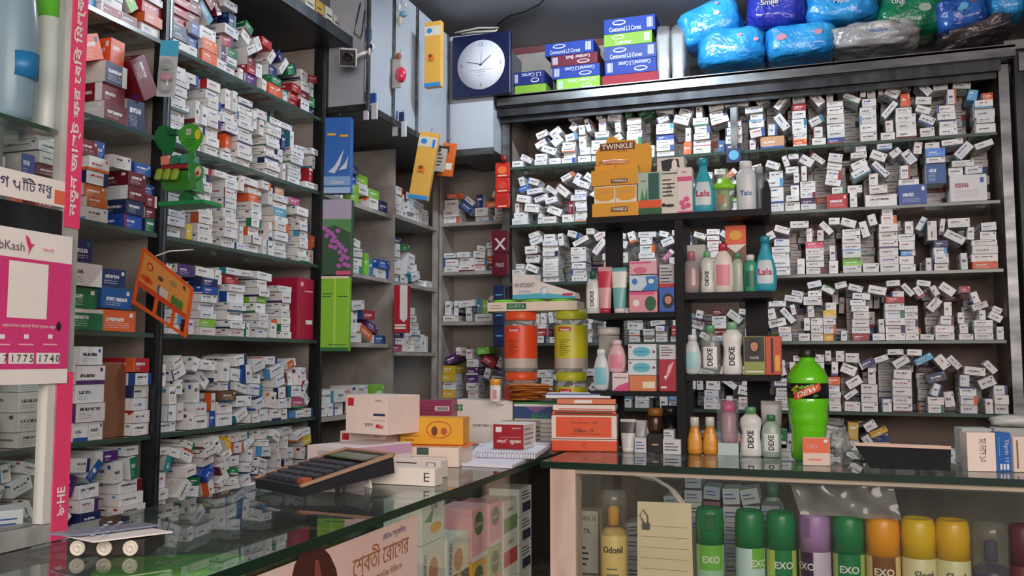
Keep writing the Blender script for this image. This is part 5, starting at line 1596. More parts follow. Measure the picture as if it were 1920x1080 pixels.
# white long cartons
onpl('long_carton', 'front one of two long white cartons beside the left calculator', 'medicine carton', 692, 907, 815, 913, 32, .035, mat('#e9e0d6', .5), [('r', 'f', .84, .25, .92, .32, INK), ('r', 'f', .84, .48, .92, .54, INK), ('r', 'f', .84, .7, .92, .76, INK), ('r', 'f', .84, .25, .858, .76, INK)])
onpl('long_carton', 'rear one of two long white cartons beside the left calculator', 'medicine carton', 738, 892, 826, 897, 31, .03, mat('#e6dcd2', .5), [('r', 'f', .05, .78, .5, .84, INK), ('r', 'f', .7, .5, .9, .9, GREY), ('r', 'f', .73, .55, .87, .85, WHT)])
# beige carton with the yellow packet on it
_, hb = onpl('medicine_carton', 'flat beige carton with Bengali print below the yellow packet', 'medicine carton', 748, 874, 860, 877, 36, .11, mat('#ead9c8', .5), [('r', 'f', .3, .6, .5, .98, mat('#3b5a52')), ('t', 'f', .5, .3, .22, 'েসিফক্স প্লাস', INK, {'maxw': .55}), ('r', 'f', .2, .5, .8, .52, GREY)], top=mat('#e6cfae', .5))
onpl('yellow_packet', 'yellow packet with red oval picture lying on the beige carton', 'packet', 750, 833, 868, 835, 50, .06, mat('#e3a72a', .35), [('e', 'f', .62, .55, .2, .32, mat('#b4351f')), ('e', 'f', .62, .55, .188, .29, mat('#e3a72a', .35)), ('e', 'f', .55, .5, .05, .18, BRN), ('e', 'f', .7, .5, .05, .14, mat('#b4552a')), ('t', 'f', .15, .15, .12, 'স্যালাইন', INK), ('r', 'f', .02, .3, .3, .32, INK), ('r', 'r', .2, .05, .22, .95, mat('#c98a1c'))], Z=CT + hb + .0022)
mb = MB().box(-.08, -.008, 0, .075, .09, .0012, mat('#e8743a', .4))
lo_, rz_, w_ = base(752, 836, 872, 838, CT + hb)
mb.build('orange_sheet', None, (lo_.x, lo_.y, CT + hb + .0008), (0, 0, rz_), 'thin orange sheet between the beige carton and yellow packet', 'sheet')
onpl('magenta_pads', 'stack of magenta pads behind the yellow packet', 'pads', 765, 838, 846, 839, 86, .08, MAG, [('r', 'f', .62, .78, .95, .88, WHT), ('r', 'f', .66, .8, .92, .86, GREY)] + [('r', 'f', 0, .3 + .07 * k, 1, .305 + .07 * k, mat('#5e1434')) for k in range(9)])
loc_, rz_, w_ = base(846, 856, 962, 858)
_, hw = onpl('medicine_carton', 'big white carton with green square mark behind the notebook', 'medicine carton', 847, 833, 961, 835, 82, .12, mat('#dddad2', .5), [('r', 'f', .07, .76, .12, .83, GRN), ('r', 'f', .13, .76, .18, .83, GRN), ('r', 'f', .07, .84, .12, .91, GRN), ('r', 'f', .13, .84, .18, .91, GRN), ('t', 'f', .8, .9, .03, 'MAXPRO', INK), ('t', 'f', .5, .42, .08, 'ম্যাক্সপ্রো', INK)])
onpl('green_packets', 'green and blue packets stacked behind the red faced carton', 'packet', 964, 835, 1046, 837, 81, .10, mat('#c9c6bc', .5), [('r', 'f', 0, .62, 1, .9, mat('#27447a')), ('t', 'f', .62, .68, .13, 'BAAC', GRN, {'bold': True, 'maxw': .6}), ('p', 'f', [(.25, .9), (.5, .75), (.8, .9)], mat('#7a5a9a')), ('r', 'f', 0, .9, 1, .95, WHT), ('r', 'f', 0, .95, 1, 1, GRN)] + [('r', 'f', 0, .1 * k, 1, .1 * k + .02, GREY) for k in range(1, 6)], top=GRN)
onpl('medicine_carton', 'grey white carton standing right behind the red faced carton', 'medicine carton', 932, 838, 1004, 840, 48, .05, mat('#cfcac4', .5), smalllines('r', .1, .9, .2, .85, 4))
# notebook, loose sheets
def ground_poly(name, label, cat, uv, z, th, m, decf=None):
    pts = [P(u, v, Z=z) for u, v in uv]
    c = sum(pts, Vector()) / len(pts)
    mb = MB().prism([(p.x - c.x, -(p.y - c.y)) for p in pts][::-1], -th, 0, m, Matrix(((1, 0, 0, 0), (0, 0, -1, 0), (0, -1, 0, 0), (0, 0, 0, 1))) if 0 else Matrix(((1, 0, 0, 0), (0, 0, -1, 0), (0, 1, 0, 0), (0, 0, 0, 1))) )
    mb = MB()
    n = len(pts)
    vs = [(p.x - c.x, p.y - c.y, 0) for p in pts] + [(p.x - c.x, p.y - c.y, th) for p in pts]
    mb.add(vs, [tuple(reversed(range(n))), tuple(range(n, 2 * n))] + [(i, (i + 1) % n, n + (i + 1) % n, n + i) for i in range(n)], m)
    if decf: decf(mb, [p - c for p in pts], th)
    return mb.build(name, None, (c.x, c.y, z + .0006), (0, 0, 0), label, cat)
PAPER = mat('#dfe0ea', .6)
def ruled(mb, pts, th):
    a, b, c, d = pts
    for k in range(1, 9):
        f_ = k / 10
        p0, p1 = a.lerp(d, f_), b.lerp(c, f_)
        p0, p1 = p0.lerp(p1, .08), p0.lerp(p1, .3 + .5 * ((k * 37) % 10) / 10)
        dd = (d - a).normalized() * .0012
        mb.add([p0 + Vector((0, 0, th + .0004)), p1 + Vector((0, 0, th + .0004)), p1 + dd + Vector((0, 0, th + .0004)), p0 + dd + Vector((0, 0, th + .0004))], [(0, 1, 2, 3)], mat('#6d7394'))
ground_poly('paper_pad', 'loose white papers with blue writing under the spiral notebook', 'papers', [(862, 874), (960, 879), (1038, 838), (905, 832)], CT, .006, PAPER, ruled)
ZN = CT + .007
nb = ground_poly('spiral_notebook', 'white spiral notebook lying under the red faced carton', 'notebook', [(893, 858), (1003, 861), (1034, 838), (915, 833)], ZN, .009, mat('#dcdde6', .6))
a_, b_ = P(893, 858, Z=ZN), P(1003, 861, Z=ZN)
mb = MB()
for k in range(22):
    p = a_.lerp(b_, (k + .5) / 22) - nb.location
    mb.tube([p + Vector((.0, .004, .0105)), p + Vector((0, -.001, .0125)), p + Vector((0, -.004, .006)), p + Vector((0, -.001, .0005)), p + Vector((0, .003, .0))], .0007, mat('#8d8fa0', .3, .6), 5)
mb.build('spiral_wire', nb)
onpl('medicine_carton', 'white carton with dark red face standing on the spiral notebook', 'medicine carton', 925, 841, 982, 843, 45, .075, mat('#dfdbd2', .5), [('r', 'f', 0, 0, 1, 1, mat('#9c1c2a', .4)), ('r', 'f', .08, .68, .28, .9, WHT), ('t', 'f', .76, .84, .09, 'সুপারমক্স', WHT, {'maxw': .32}), ('t', 'f', .3, .3, .2, 'এজ্ঞি', WHT, {'maxw': .36, 'bold': True}), ('t', 'f', .74, .28, .2, 'ব্রুেফন', WHT, {'maxw': .38, 'bold': True, 'shear': .3}), ('r', 'f', .22, .47, .9, .485, LPNK)] + smalllines('r', .05, .9, .1, .9, 4, GREY), Z=ZN + .0098)
# vial and brown sachets on the big white carton
ZW = CT + hw + .001
q = P(926, 753, Z=ZW)
t = thing('tablet_vial', 'white tablet vial with yellow cap standing on the big white carton', 'vial', (q.x, q.y + .01, ZW), R(10))
MB().lathe([(0, 0), (.0125, 0), (.0135, .002), (.0135, .042)], mat('#e8e0da', .35), 24).box(-.004, -.0142, .006, .006, -.0134, .03, mat('#c98a92', .5)).build('body', t)
MB().lathe([(.0142, .0415), (.0145, .053), (.012, .056), (0, .056)], mat('#e0962a', .35), 24).build('cap', t)
rg = random.Random(9)
q = P(990, 752, Z=ZW)
for k in range(7):
    mb = MB().pillow(.052, .034, .0042, mat(['#a8601c', '#8f4d18', '#b56c22'][k % 3], .45), .9, .5, 30, 12, .16, k + 3)
    mb.build('brown_sachet', None, (q.x + rg.uniform(-.012, .012), q.y + .03 + rg.uniform(-.008, .008), ZW + .0055 + k * .0058), (0, rg.uniform(-.03, .03), rg.uniform(-.5, .5)), f'{ORD[k + 1]} crinkled brown sachet from the bottom of the pile beside vial', 'sachet', 'brown sachets beside the vial')
# orange packet bundle
loO, rzO, wO = base(1034, 846, 1157, 848)
mO = mmpx(loO)
OR_ = mat('#e0501c', .35)
z = CT + .0006
def opack(label, hpx, wk, dep, m, decs=(), dx=0, bend=.0, rzk=0):
    global z
    h = hpx * mO
    mb = MB().box(-wO * wk / 2, 0, 0, wO * wk / 2, dep, h, m, bev=.0025)
    decals(mb, wO * wk, dep, h, decs)
    mb.build('orange_packet', None, (loO.x + dx, loO.y, z), (0, 0, rzO + rzk), label, 'packet', 'packets in the orange bundle')
    z += h + .0012
opack('plain orange packet at the bottom of the bundle', 22, 1.0, .09, OR_, [('t', 'f', .5, .62, .14, '500', INK), ('t', 'f', .5, .35, .08, 'mg tablets', INK), ('r', 'f', 0, .92, 1, 1, WHT)])
opack('orange packet with large black lettering and white frame, middle of bundle', 44, 1.0, .09, mat('#e6d8cc', .4), [('r', 'f', .07, .08, .92, .94, OR_), ('t', 'f', .5, .68, .13, 'Ciprofloxacin - 500', INK, {'maxw': .5}), ('t', 'f', .5, .36, .16, 'Ciflox - V', INK, {'bold': True, 'maxw': .4}), ('r', 'f', .3, .2, .75, .22, INK)])
opack('thin dark edged orange packet above the lettered one', 7, .98, .088, OR_, [('r', 'f', .05, .3, .95, .75, INK)], rzk=.03)
opack('white folded packet in the upper part of the bundle', 11, .96, .09, mat('#e9ddd4', .4), [('r', 'f', .1, .2, .95, .35, RED)], rzk=-.02)
opack('orange and white packet second from top of the bundle', 10, .9, .09, mat('#d9764a', .4), [('r', 'f', .3, .2, .6, .8, WHT)], dx=.006, rzk=.03)
opack('white packet with blue edge on top of the orange bundle', 9, 1.0, .09, mat('#dcdfe3', .4), [('r', 'f', 0, .7, 1, 1, BLU)], dx=-.014, rzk=.05)

# jars in two stacks
JY = 2.28
def jar(label, u, vt, z, capm, bodym, labm, txtm, grp, H):
    q = P(u, 650, Y=JY)
    r = 31 * mmpx(q)
    t = thing('plastic_jar', label, 'jar', (q.x, JY, z + .0005), R(0), grp)
    MB().lathe([(0, 0), (r * .95, 0), (r, .006), (r, H * .78), (r * .92, H * .84), (r * .84, H * .88)], bodym, 36).build('body', t)
    lid = MB().lathe([(r * .9, H * .86), (r * .92, H * .865), (r * .92, H * .995), (r * .86, H), (0, H)], capm, 36)
    for k in range(40):
        a = 2 * PI * k / 40
        lid.box(-.0008, -r * .92 - .0008, H * .87, .0008, -r * .92 + .001, H * .99, capm, RZ(a))
    lid.build('lid', t)
    l = MB().lathe([(r + .0006, H * .06), (r + .0006, H * .22)], mat('#b9aea4', .35), 30, a0=-PI + .2, a1=.1)
    l.lathe([(r + .0006, H * .22), (r + .0006, H * .76)], labm, 30, a0=-PI + .2, a1=.1)
    for k in range(8):
        wv = .02 + .02 * ((k * 7) % 5) / 5
        l.lathe([(r + .0012, H * (.27 + .035 * k)), (r + .0012, H * (.28 + .035 * k))], txtm, 8, a0=-PI / 2 - .5, a1=-PI / 2 - .5 + wv * 20)
    wrap_text(l, 'Sweet', .008, r + .0008, H * .69, -.15, WHT, r * .9)
    l.lathe([(r + .0012, H * .66), (r + .0012, H * .73)], RED, 8, a0=-PI / 2 - .55, a1=-PI / 2 + .25)
    l.build('label', t)
    return r, q.x
zj1 = P(975, 697, Y=JY).z
zj2 = P(975, 585, Y=JY).z
HJ = zj2 - zj1 - .001
zj0 = zj1 - HJ - .001
sup = zj0 - CT
xs = [P(977, 650, Y=JY).x, P(1071, 650, Y=JY).x]
carton('carton', 'flat white carton carrying both jar stacks on the counter', 'carton', xs[1] - xs[0] + .1, .09, sup - .001, ((xs[0] + xs[1]) / 2, JY - .045, CT + .0005), 0, WHT)
JO = mat('#e2572e', .35); JG = mat('#b9bc2c', .35)
BO = mat('#b86b48', .15, coat=.5); BG = mat('#b0ae45', .15, coat=.5)
LO = mat('#e2491c', .35); LG = mat('#c4bf2a', .35)
jar('lower of two stacked jars with orange lids', 977, 0, zj0, JO, clear_plastic('jar_clear', (.9, .85, .82), .3), LO, mat('#7a2a12'), 'candy jars behind the notebook', HJ)
jar('upper of two stacked jars with orange lids', 977, 0, zj1, JO, clear_plastic('jar_clear2', (.9, .85, .82), .3), LO, mat('#7a2a12'), 'candy jars behind the notebook', HJ)
jar('lower of two stacked jars with yellow green lids', 1071, 0, zj0, JG, clear_plastic('jar_clear3', (.9, .9, .82), .3), LG, mat('#5a5a14'), 'candy jars behind the notebook', HJ)
jar('upper of two stacked jars with yellow green lids', 1071, 0, zj1, JG, clear_plastic('jar_clear4', (.9, .9, .82), .3), LG, mat('#5a5a14'), 'candy jars behind the notebook', HJ)
a_, b_ = P(914, 583, Y=JY - .035), P(1082, 583, Y=JY - .035)
zf = zj2 + .0008
carton('flat_carton', 'long flat white carton with green print resting across the jar lids', 'carton', b_.x - a_.x, .08, .024, ((a_.x + b_.x) / 2, JY - .035, zf), 0, mat('#e6d8c6', .45), [('r', 'f', .22, .2, .44, .85, mat('#1f6b46')), ('t', 'f', .33, .52, .4, 'GLIPITA', mat('#a9d9b8'), {'maxw': .18}), ('r', 'f', .03, .3, .18, .36, GREY), ('r', 'f', .03, .6, .15, .68, GREY)])
zf2 = zf + .0245
for k, u in enumerate((948, 1000, 1052)):  # round lime green lids lying loose on the flat carton
    q = P(u, 565, Y=JY + .0)
    MB().lathe([(0, 0), (.034, 0), (.034, .006), (.031, .0075), (0, .0075)], mat('#6fc42c', .35), 26, 1, .8).build('green_lid', None, (q.x, JY + .004, zf2), (0, 0, 0), ['leftmost', 'middle', 'rightmost'][k] + ' flat lime green lid on the long white carton', 'tub', 'green lids on the flat carton')
o0 = P(960, 562, Y=JY - .02)
zf3 = zf2 + .0082
pp = [(961, 562), (961, 516), (1003, 516), (1003, 526), (1078, 549), (1080, 562)]
mb = MB().prism([((P(u, v, Y=JY - .02) - o0).x, max(0, (P(u, v, Y=JY - .02) - o0).z)) for u, v in pp], 0, .045, mat('#e2ddd8', .4))
lowp = [(961, 562), (961, 554), (1020, 550), (1079, 556), (1080, 562)]
Mx = Matrix(((1, 0, 0, 0), (0, 0, -1, 0), (0, 1, 0, 0), (0, 0, 0, 1)))
mb.flat([((P(u, v, Y=JY - .02) - o0).x, max(0, (P(u, v, Y=JY - .02) - o0).z)) for u, v in lowp][::1], mat('#4fb4cf', .4), Mx @ T(0, 0, .0004))
def mp_(u, v): q = P(u, v, Y=JY - .02) - o0; return q.x, q.z
x_, z_ = mp_(983, 536); mb.text('WHITDENT', .012, mat('#6b6a76'), Mx @ T(x_, z_, .0008), w=.058, bold=True)
x_, z_ = mp_(984, 548); mb.text('STRONG', .006, mat('#2a8fc0'), Mx @ T(x_, z_, .0012), shear=.3, maxw=.04)
x_, z_ = mp_(1020, 546); mb.flat(circ(.011, 20, x_, z_), mat('#a9cbe0', .4), Mx @ T(0, 0, .0008)).flat(circ(.007, 20, x_ + .002, z_), mat('#e6e6e6', .4), Mx @ T(0, 0, .0010))
x_, z_ = mp_(1064, 553); mb.flat([(x_ - .016, z_ - .003), (x_ + .012, z_ - .003), (x_ + .016, z_ + .003), (x_ - .012, z_ + .003)], mat('#c8324c'), Mx @ T(0, 0, .0010))
mb.build('toothpaste_carton', None, (o0.x, o0.y, zf3), (0, 0, 0), 'white and blue toothpaste carton with slanted top on the green lids', 'carton')

# ------------------------------------------------------------------ things on the right counter
q = P(1518, 864, Z=CT)
t = thing('soda_bottle', 'bright green soda bottle with black label on the right counter', 'bottle', (q.x, q.y, CT + .0005))
H = (864 - 655) * mmpx(q); r = 37.5 * mmpx(q)
LG_ = mat('#67d015', .12, coat=.6)
pf = [(0, .004), (.45, .0), (.7, .0), (.86, .03), (.9, .1), (.84, .17), (.83, .25), (.88, .29), (.86, .31), (.93, .34), (.96, .40), (.93, .44), (.98, .47), (1, .53), (1, .555)]
pf2 = [(1, .555), (.985, .56), (.985, .69), (1, .695), (.99, .74), (.85, .80), (.6, .855), (.42, .885), (.36, .90), (.36, .905), (.4, .908), (.4, .915), (.34, .918), (.34, .93)]
MB().lathe([(a * r, b * H) for a, b in pf + pf2[1:]], LG_, 40).build('body', t)
cp_ = MB().lathe([(r * .4, H * .925), (r * .42, H * .93), (r * .42, H * .995), (r * .38, H), (0, H)], mat('#141a16', .35), 28)
for k in range(24):
    cp_.box(-.0006, -r * .42 - .0006, H * .93, .0006, -r * .42 + .001, H * .99, mat('#141a16', .35), RZ(2 * PI * k / 24))
cp_.build('cap', t)
l = MB().lathe([(r * 1.004, H * .558), (r * 1.004, H * .693)], mat('#14161a', .35), 40)
def wrapflat(mb, poly, m, rr, zc_, tilt=0.):
    """a small outlined patch bent round a cylinder"""
    xs_ = [p[0] for p in poly]
    n = 10
    mb.add([(math.sin(x / rr) * rr, -math.cos(x / rr) * rr, zc_ + y) for x, y in poly], [tuple(range(len(poly)))], m)
rgx = random.Random(4)
for k in range(16):
    a = rgx.uniform(-.045, .02); y_ = rgx.uniform(-.4, .3) * H * .12
    wrapflat(l, [(a, y_), (a + .008, y_ + .006), (a + .014, y_ + .001), (a + .006, y_ - .002)], mat(rgx.choice(['#5fae2a', '#2f8a2c', '#d9c62a']), .4), r * 1.012, H * .625)
for (x0_, x1_) in ((-.030, -.015), (-.015, 0), (0, .015), (.015, .028)):
    f0, f1 = x0_ * .38, x1_ * .38
    wrapflat(l, [(x0_, f0 - .008), (x1_, f1 - .008), (x1_, f1 + .009), (x0_, f0 + .009)], mat('#d8512a', .4), r * 1.022, H * .62)
vs, fs, wd, ht = text_geo('DEW', True, .2)
kx = .044 / wd
l.add([(math.sin(v.x * kx / r) * r * 1.034, -math.cos(v.x * kx / r) * r * 1.034, H * .62 + v.y * .011 / ht + v.x * kx * .38) for v in vs], fs, mat('#f0e8e0', .4))
vs, fs, wd, ht = text_geo('MOUNTAIN', True, .2)
kx = .030 / wd
l.add([(math.sin((v.x * kx - .002) / r) * r * 1.034, -math.cos((v.x * kx - .002) / r) * r * 1.034, H * .665 + v.y * .0045 / ht + v.x * kx * .3) for v in vs], fs, mat('#9ad84a', .4))
l.build('label', t)
onpl('orange_pouch', 'white pouch with orange upper half leaning before the soda bottle', 'pouch', 1506, 873, 1557, 874, 52, .012, mat('#dfc9b8', .45), [('r', 'f', .0, .45, .98, .98, mat('#e2683a', .4)), ('t', 'f', .35, .68, .14, 'ORS', LPNK), ('e', 'f', .85, .88, .08, .06, WHT), ('r', 'f', .2, .18, .7, .24, mat('#d98a6a'))])
mb = MB().pillow(.018, .02, .026, clear_plastic('bag_clear', (.85, .87, .86), .35), .9, .8, 30, 18, .5, 8)
q = P(1576, 864, Z=CT)
mb.build('plastic_bag', None, (q.x, q.y + .03, CT + .035), (0, .15, 0), 'crumpled clear plastic bag beside the soda bottle', 'bag')
q = P(1612, 866, Z=CT)
t = thing('key_ring', 'small metal ring and clip lying left of the right calculator', 'ring', (q.x, q.y, CT + .0012))
MB().tube([(.014 * math.cos(a), .012 * math.sin(a), .0) for a in [2 * PI * k / 20 for k in range(21)]], .0011, CHROME, 6).build('ring', t)
MB().box(-.02, .012, -.0005, .014, .017, .003, CHROME, bev=.001).build('clip', t)
# brown paper under
qa, qb = P(1632, 878, Z=CT), P(1778, 880, Z=CT)
calc2 = thing('desk_calculator', 'black desk calculator with cream rim seen from behind on right counter', 'calculator', ((qa.x + qb.x) / 2, qa.y, CT + .0006), 0)
mb = MB()
hw_ = (qb.x - qa.x) / 2
ht_ = 52 * mmpx(qa)
o_ = calc2.location
tl_, tr_ = P(1603, 829, Y=qa.y - .012) - o_, P(1783, 836, Y=qa.y - .012) - o_
DK = mat('#1b1c22', .45)
vs = [(-hw_, 0, 0), (hw_, 0, 0), (hw_ + .003, .10, 0), (-hw_ - .003, .10, 0), (tl_.x, -.012, tl_.z - .007), (tr_.x, -.012, tr_.z - .007), (hw_ + .012, .13, .026), (-hw_ - .015, .13, .026)]
mb.add(vs, [(0, 3, 2, 1), (4, 5, 6, 7), (0, 1, 5, 4), (1, 2, 6, 5), (2, 3, 7, 6), (3, 0, 4, 7)], DK)
mb.build('body', calc2)
vs2 = [Vector(v) for v in vs[4:]] + [Vector(v) + Vector((0, 0, .0065)) for v in vs[4:]]
MB().add(vs2, [(0, 3, 2, 1), (4, 5, 6, 7), (0, 1, 5, 4), (1, 2, 6, 5), (2, 3, 7, 6), (3, 0, 4, 7)], mat('#d9b8a6', .4)).build('rim', calc2)
MB().box(-.06, .0, .045, .06, .025, .048, mat('#6f7d70', .3)).build('display', calc2)
onpl('medicine_carton', 'white carton with sideways Bengali lettering at right end of counter', 'medicine carton', 1815, 884, 1869, 885, 72, .04, mat('#ecdcd0', .5), [('t', 'f', .55, .55, .26, 'মোনাস ১০', INK, {'rot': -90, 'maxw': .6})])
onpl('medicine_carton', 'blue carton with sideways lettering standing between two white cartons', 'medicine carton', 1870, 885, 1898, 885, 72, .04, mat('#2a66b8', .4), [('t', 'f', .65, .55, .36, 'Thyrin 11', WHT, {'rot': -90, 'maxw': .62}), ('r', 'f', .2, .05, .35, .2, WHT), ('r', 'f', .42, .05, .57, .2, WHT), ('r', 'f', .64, .05, .8, .2, WHT), ('r', 'f', .15, .4, .2, .9, SKY)])
onpl('medicine_carton', 'cream white carton cut by the right edge of view', 'medicine carton', 1902, 886, 1958, 886, 66, .05, mat('#e6d3c6', .5), [('r', 'f', .1, .1, .16, .9, mat('#8a6a5a'))])
onpl('medicine_carton', 'grey white carton standing behind the sideways lettered carton', 'medicine carton', 1806, 872, 1862, 873, 68, .05, mat('#b9beba', .5))
q = P(1890, 866, Z=CT)
MB().pillow(.045, .02, .012, mat('#b9bcb8', .35), .7, .6, 24, 12, .2, 2).build('folded_packet', None, (q.x + .03, q.y + .08, CT + .083), (0, 0, 0), 'pale folded packet lying high behind the blue sideways lettered carton', 'packet')
carton('carton', 'pale carton hidden behind the blue sideways lettered carton under the folded packet', 'carton', .09, .05, .068, (q.x + .03, q.y + .055, CT + .0005), 0, mat('#a9aeaa', .5))

# ------------------------------------------------------------------ on the steel ledge
LZ = CZ + 1.0155
LYF = YB - .05
def ledge_box(label, u0, u1, vt, vb, m, txt=None, flip=False, decs=(), d=.12, dz=None, tm=None):
    a, b = P(u0, vb, Y=LYF), P(u1, vt, Y=LYF)
    dd = list(decs)
    if txt:
        o = {'maxw': .62}
        dd += [('r', 'f', .84 if not flip else .04, .2, .95 if not flip else .15, .85, mat('#aeb6c6'))] + ([] if 0 else [])
        for k in range(4):
            x_ = (.85 if not flip else .05) + k * .026
            dd += [('r', 'f', x_, .2, x_ + .008, .85, m)]
        dd += [('t', 'f', .42 if not flip else .58, .28 if not flip else .72, .3, txt, tm or mat('#cfd6e6'), {'rot': 180, 'maxw': .0} if 0 else {'maxw': .62}),
               ('e', 'f', .3 if not flip else .7, .70 if not flip else .3, .13, .17, mat('#cfd6e6')), ('e', 'f', .3 if not flip else .7, .71 if not flip else .31, .11, .11, m)]
    w = b.x - a.x; h = b.z - a.z
    return ((a.x + b.x) / 2, w, h, d, m, dd, label)
CB = mat('#1b3788', .6, spec=.25); CB2 = mat('#203c80', .55, spec=.3)
stacks = [
    [('lime green flat carton at the foot of stack beside the clock', 965, 1023, 157, 176, mat('#6f9a22', .6), None, False), ('dark blue corset carton on the lime carton beside the clock', 962, 1020, 130, 156, mat('#172262', .6, spec=.25), 'L.S Corset', True)],
    [('lime green corset carton at the bottom of middle stack', 1043, 1124, 142, 166, mat('#7ab02a', .6), 'L.S Lumbar Corset', True), ('blue corset carton second from bottom of middle stack', 1035, 1124, 120, 144, CB, 'Contoured L.S Corset', True), ('maroon corset carton third from bottom of middle stack', 1032, 1120, 99, 121, mat('#5a182b', .6, spec=.25), 'Lumbar Belt', True), ('blue corset carton on top of the middle stack', 1021, 1112, 79, 104, CB, 'Contoured L.S Corset', False)],
    [('crimson flat carton at the bottom of tall stack', 1129, 1234, 135, 156, mat('#8a2030', .6, spec=.25), None, False), ('upside down blue corset carton above the crimson one', 1134, 1230, 110, 138, CB, 'Contoured L.S Corset', True), ('blue corset carton with glare in the middle of tall stack', 1133, 1230, 86, 114, CB2, 'Contoured L.S Corset', False), ('lime green carton second from top of tall stack', 1132, 1222, 68, 92, mat('#6a9622', .6), 'Lumbar', False), ('blue corset carton on top of the tall stack', 1132, 1228, 36, 66, CB, 'Contoured L.S Corset', False)]]
for st in stacks:
    z = LZ
    for s_ in st:
        x, w, h, d, m, dd, lab = ledge_box(*s_)
        h = (s_[4] - s_[3]) * mmpx(P(s_[1], s_[4], Y=LYF)) * .97
        if s_[7]:
            dd2 = []
            for q_ in dd:
                if q_[0] == 't': dd2.append(('t', q_[1], q_[2], q_[3], q_[4], q_[5], q_[6], {'rot': 180, 'maxw': .62}))
                else: dd2.append(q_)
            # text size for a half-turned line uses the face width: rescale
            dd = [('t', q_[1], q_[2], q_[3], q_[4] * h / w, q_[5], q_[6], {'rot': 180, 'maxw': .62 * w / h}) if q_[0] == 't' else q_ for q_ in dd2]
        carton('corset_carton', lab, 'carton', w, d, h, (x, LYF + .004, z), 0, m, dd, group='corset cartons on the steel ledge')
        z += h + .0008
for k, (u0, u1, vt) in enumerate(((1232, 1257, 48), (1258, 1285, 46))):
    a, b = P(u0, 143, Y=LYF + .02), P(u1, vt, Y=LYF + .02)
    mb = MB().box(-(b.x - a.x) / 2 * .8, 0, 0, (b.x - a.x) / 2 * .8, .12, b.z - LZ - .03, mat('#8d9196', .3, .3), bev=.006)
    mb.pillow((b.x - a.x) / 2, .065, (b.z - LZ) / 2, clear_plastic('grey_film', (.75, .78, .8), .45), .35, .35, 30, 20, .10, k + 2, T(0, .06, (b.z - LZ) / 2))
    mb.build('wrapped_pack', None, ((a.x + b.x) / 2, LYF + .01, LZ), (0, 0, 0), ['left', 'right'][k] + ' one of two silver grey film wrapped packs on the ledge', 'pack', 'grey wrapped packs on the ledge')
def diaper(label, u0, u1, vt, vb, z, m, y=YB + .07, tilt=0., seed=0, wr=.06, d=.1, blob=(), name='diaper_pack', e=.45):
    c = P((u0 + u1) / 2, (vt + vb) / 2, Y=y)
    k = mmpx(c)
    a = (u1 - u0) / 2 * k; cc = (vb - vt) / 2 * k
    if tilt: a = a * .97; cc = cc * .78
    mb = MB().pillow(a, d, cc, m, e, .55, 44, 28, wr, seed)
    from mathutils import noise
    me_pts = list(mb.v)
    # printed motifs follow the bulging front
    for (bx, bz, br_, bm, s) in blob:
        def surf(x, z_):
            best = min((p for p in me_pts if p.y < 0), key=lambda p: (p.x - x) ** 2 + (p.z - z_) ** 2)
            return best.y
        yy = surf(bx * a, bz * cc) - .004
        Mx = Matrix(((1, 0, 0, bx * a), (0, 0, -1, yy), (0, 1, 0, bz * cc), (0, 0, 0, 1)))
        if s: mb.text(s, br_ * cc, bm, Mx, bold=True, maxw=a * .9)
        else: mb.flat(circ(br_ * cc, 14, 0, 0, br_ * cc * .7), bm, Mx)
    return mb.build(name, None, (c.x, y, c.z if z is None else z + cc), (0, tilt, 0), label, 'diaper pack', 'diaper packs on the steel ledge')
def dmat(c, c2, bump=.5):
    m = two_tone('pack_plastic', c, c2, 7, 4, .22, lo=.45, hi=.62)
    b = m.node_tree.nodes['Principled BSDF']
    b.inputs['Coat Weight'].default_value = .4
    nt = m.node_tree
    n2 = nt.nodes.new('ShaderNodeTexNoise'); n2.inputs['Scale'].default_value = 22; n2.inputs['Detail'].default_value = 3; n2.inputs['Distortion'].default_value = 1.2
    tc = nt.nodes.new('ShaderNodeTexCoord'); nt.links.new(tc.outputs['Object'], n2.inputs['Vector'])
    bp = nt.nodes.new('ShaderNodeBump'); bp.inputs['Strength'].default_value = bump; bp.inputs['Distance'].default_value = .02
    nt.links.new(n2.outputs['Fac'], bp.inputs['Height']); nt.links.new(bp.outputs['Normal'], b.inputs['Normal'])
    return m
LB_ = dmat('#1f86cf', '#3aa8e8'); DB_ = dmat('#232c96', '#3440b0'); GR_ = dmat('#0f6a48', '#1a8258'); GY_ = dmat('#8f9092', '#b2b3b4'); MB_ = dmat('#1c3f9a', '#2f6fc4')
PK = mat('#c78aa0', .4); PW = mat('#d5dbe2', .4)
diaper('light blue diaper pack lying lowest beside the grey packs', 1312, 1434, 64, 132, None, LB_, YB + .05, R(0), 1, blob=[(-.5, -.3, .12, PK, None), (.3, .4, .12, PK, None), (.75, .1, .14, PK, None)])
diaper('tilted light blue diaper pack with small boat print resting on another', 1274, 1392, 8, 98, None, LB_, YB + .05, R(-17), 2, blob=[(-.3, -.2, .12, PW, None), (.3, .1, .16, PW, None), (.4, .6, .1, PK, None)])
diaper('dark blue diaper pack above and between light blue packs', 1404, 1509, -8, 64, None, DB_, YB + .06, 0, 3, blob=[(-.2, .1, .3, mat('#c9c4b0'), 'Smile')], d=.11)
diaper('wide light blue diaper pack on the ledge in the middle', 1437, 1564, 56, 117, None, LB_, YB + .05, 0, 4, blob=[(-.5, .1, .3, PK, None), (.5, .2, .25, PK, None)])
diaper('light blue diaper pack at the top next to the green pack', 1514, 1640, -12, 53, None, LB_, YB + .06, 0, 5, blob=[(0, .0, .25, PW, 'Molfix')])
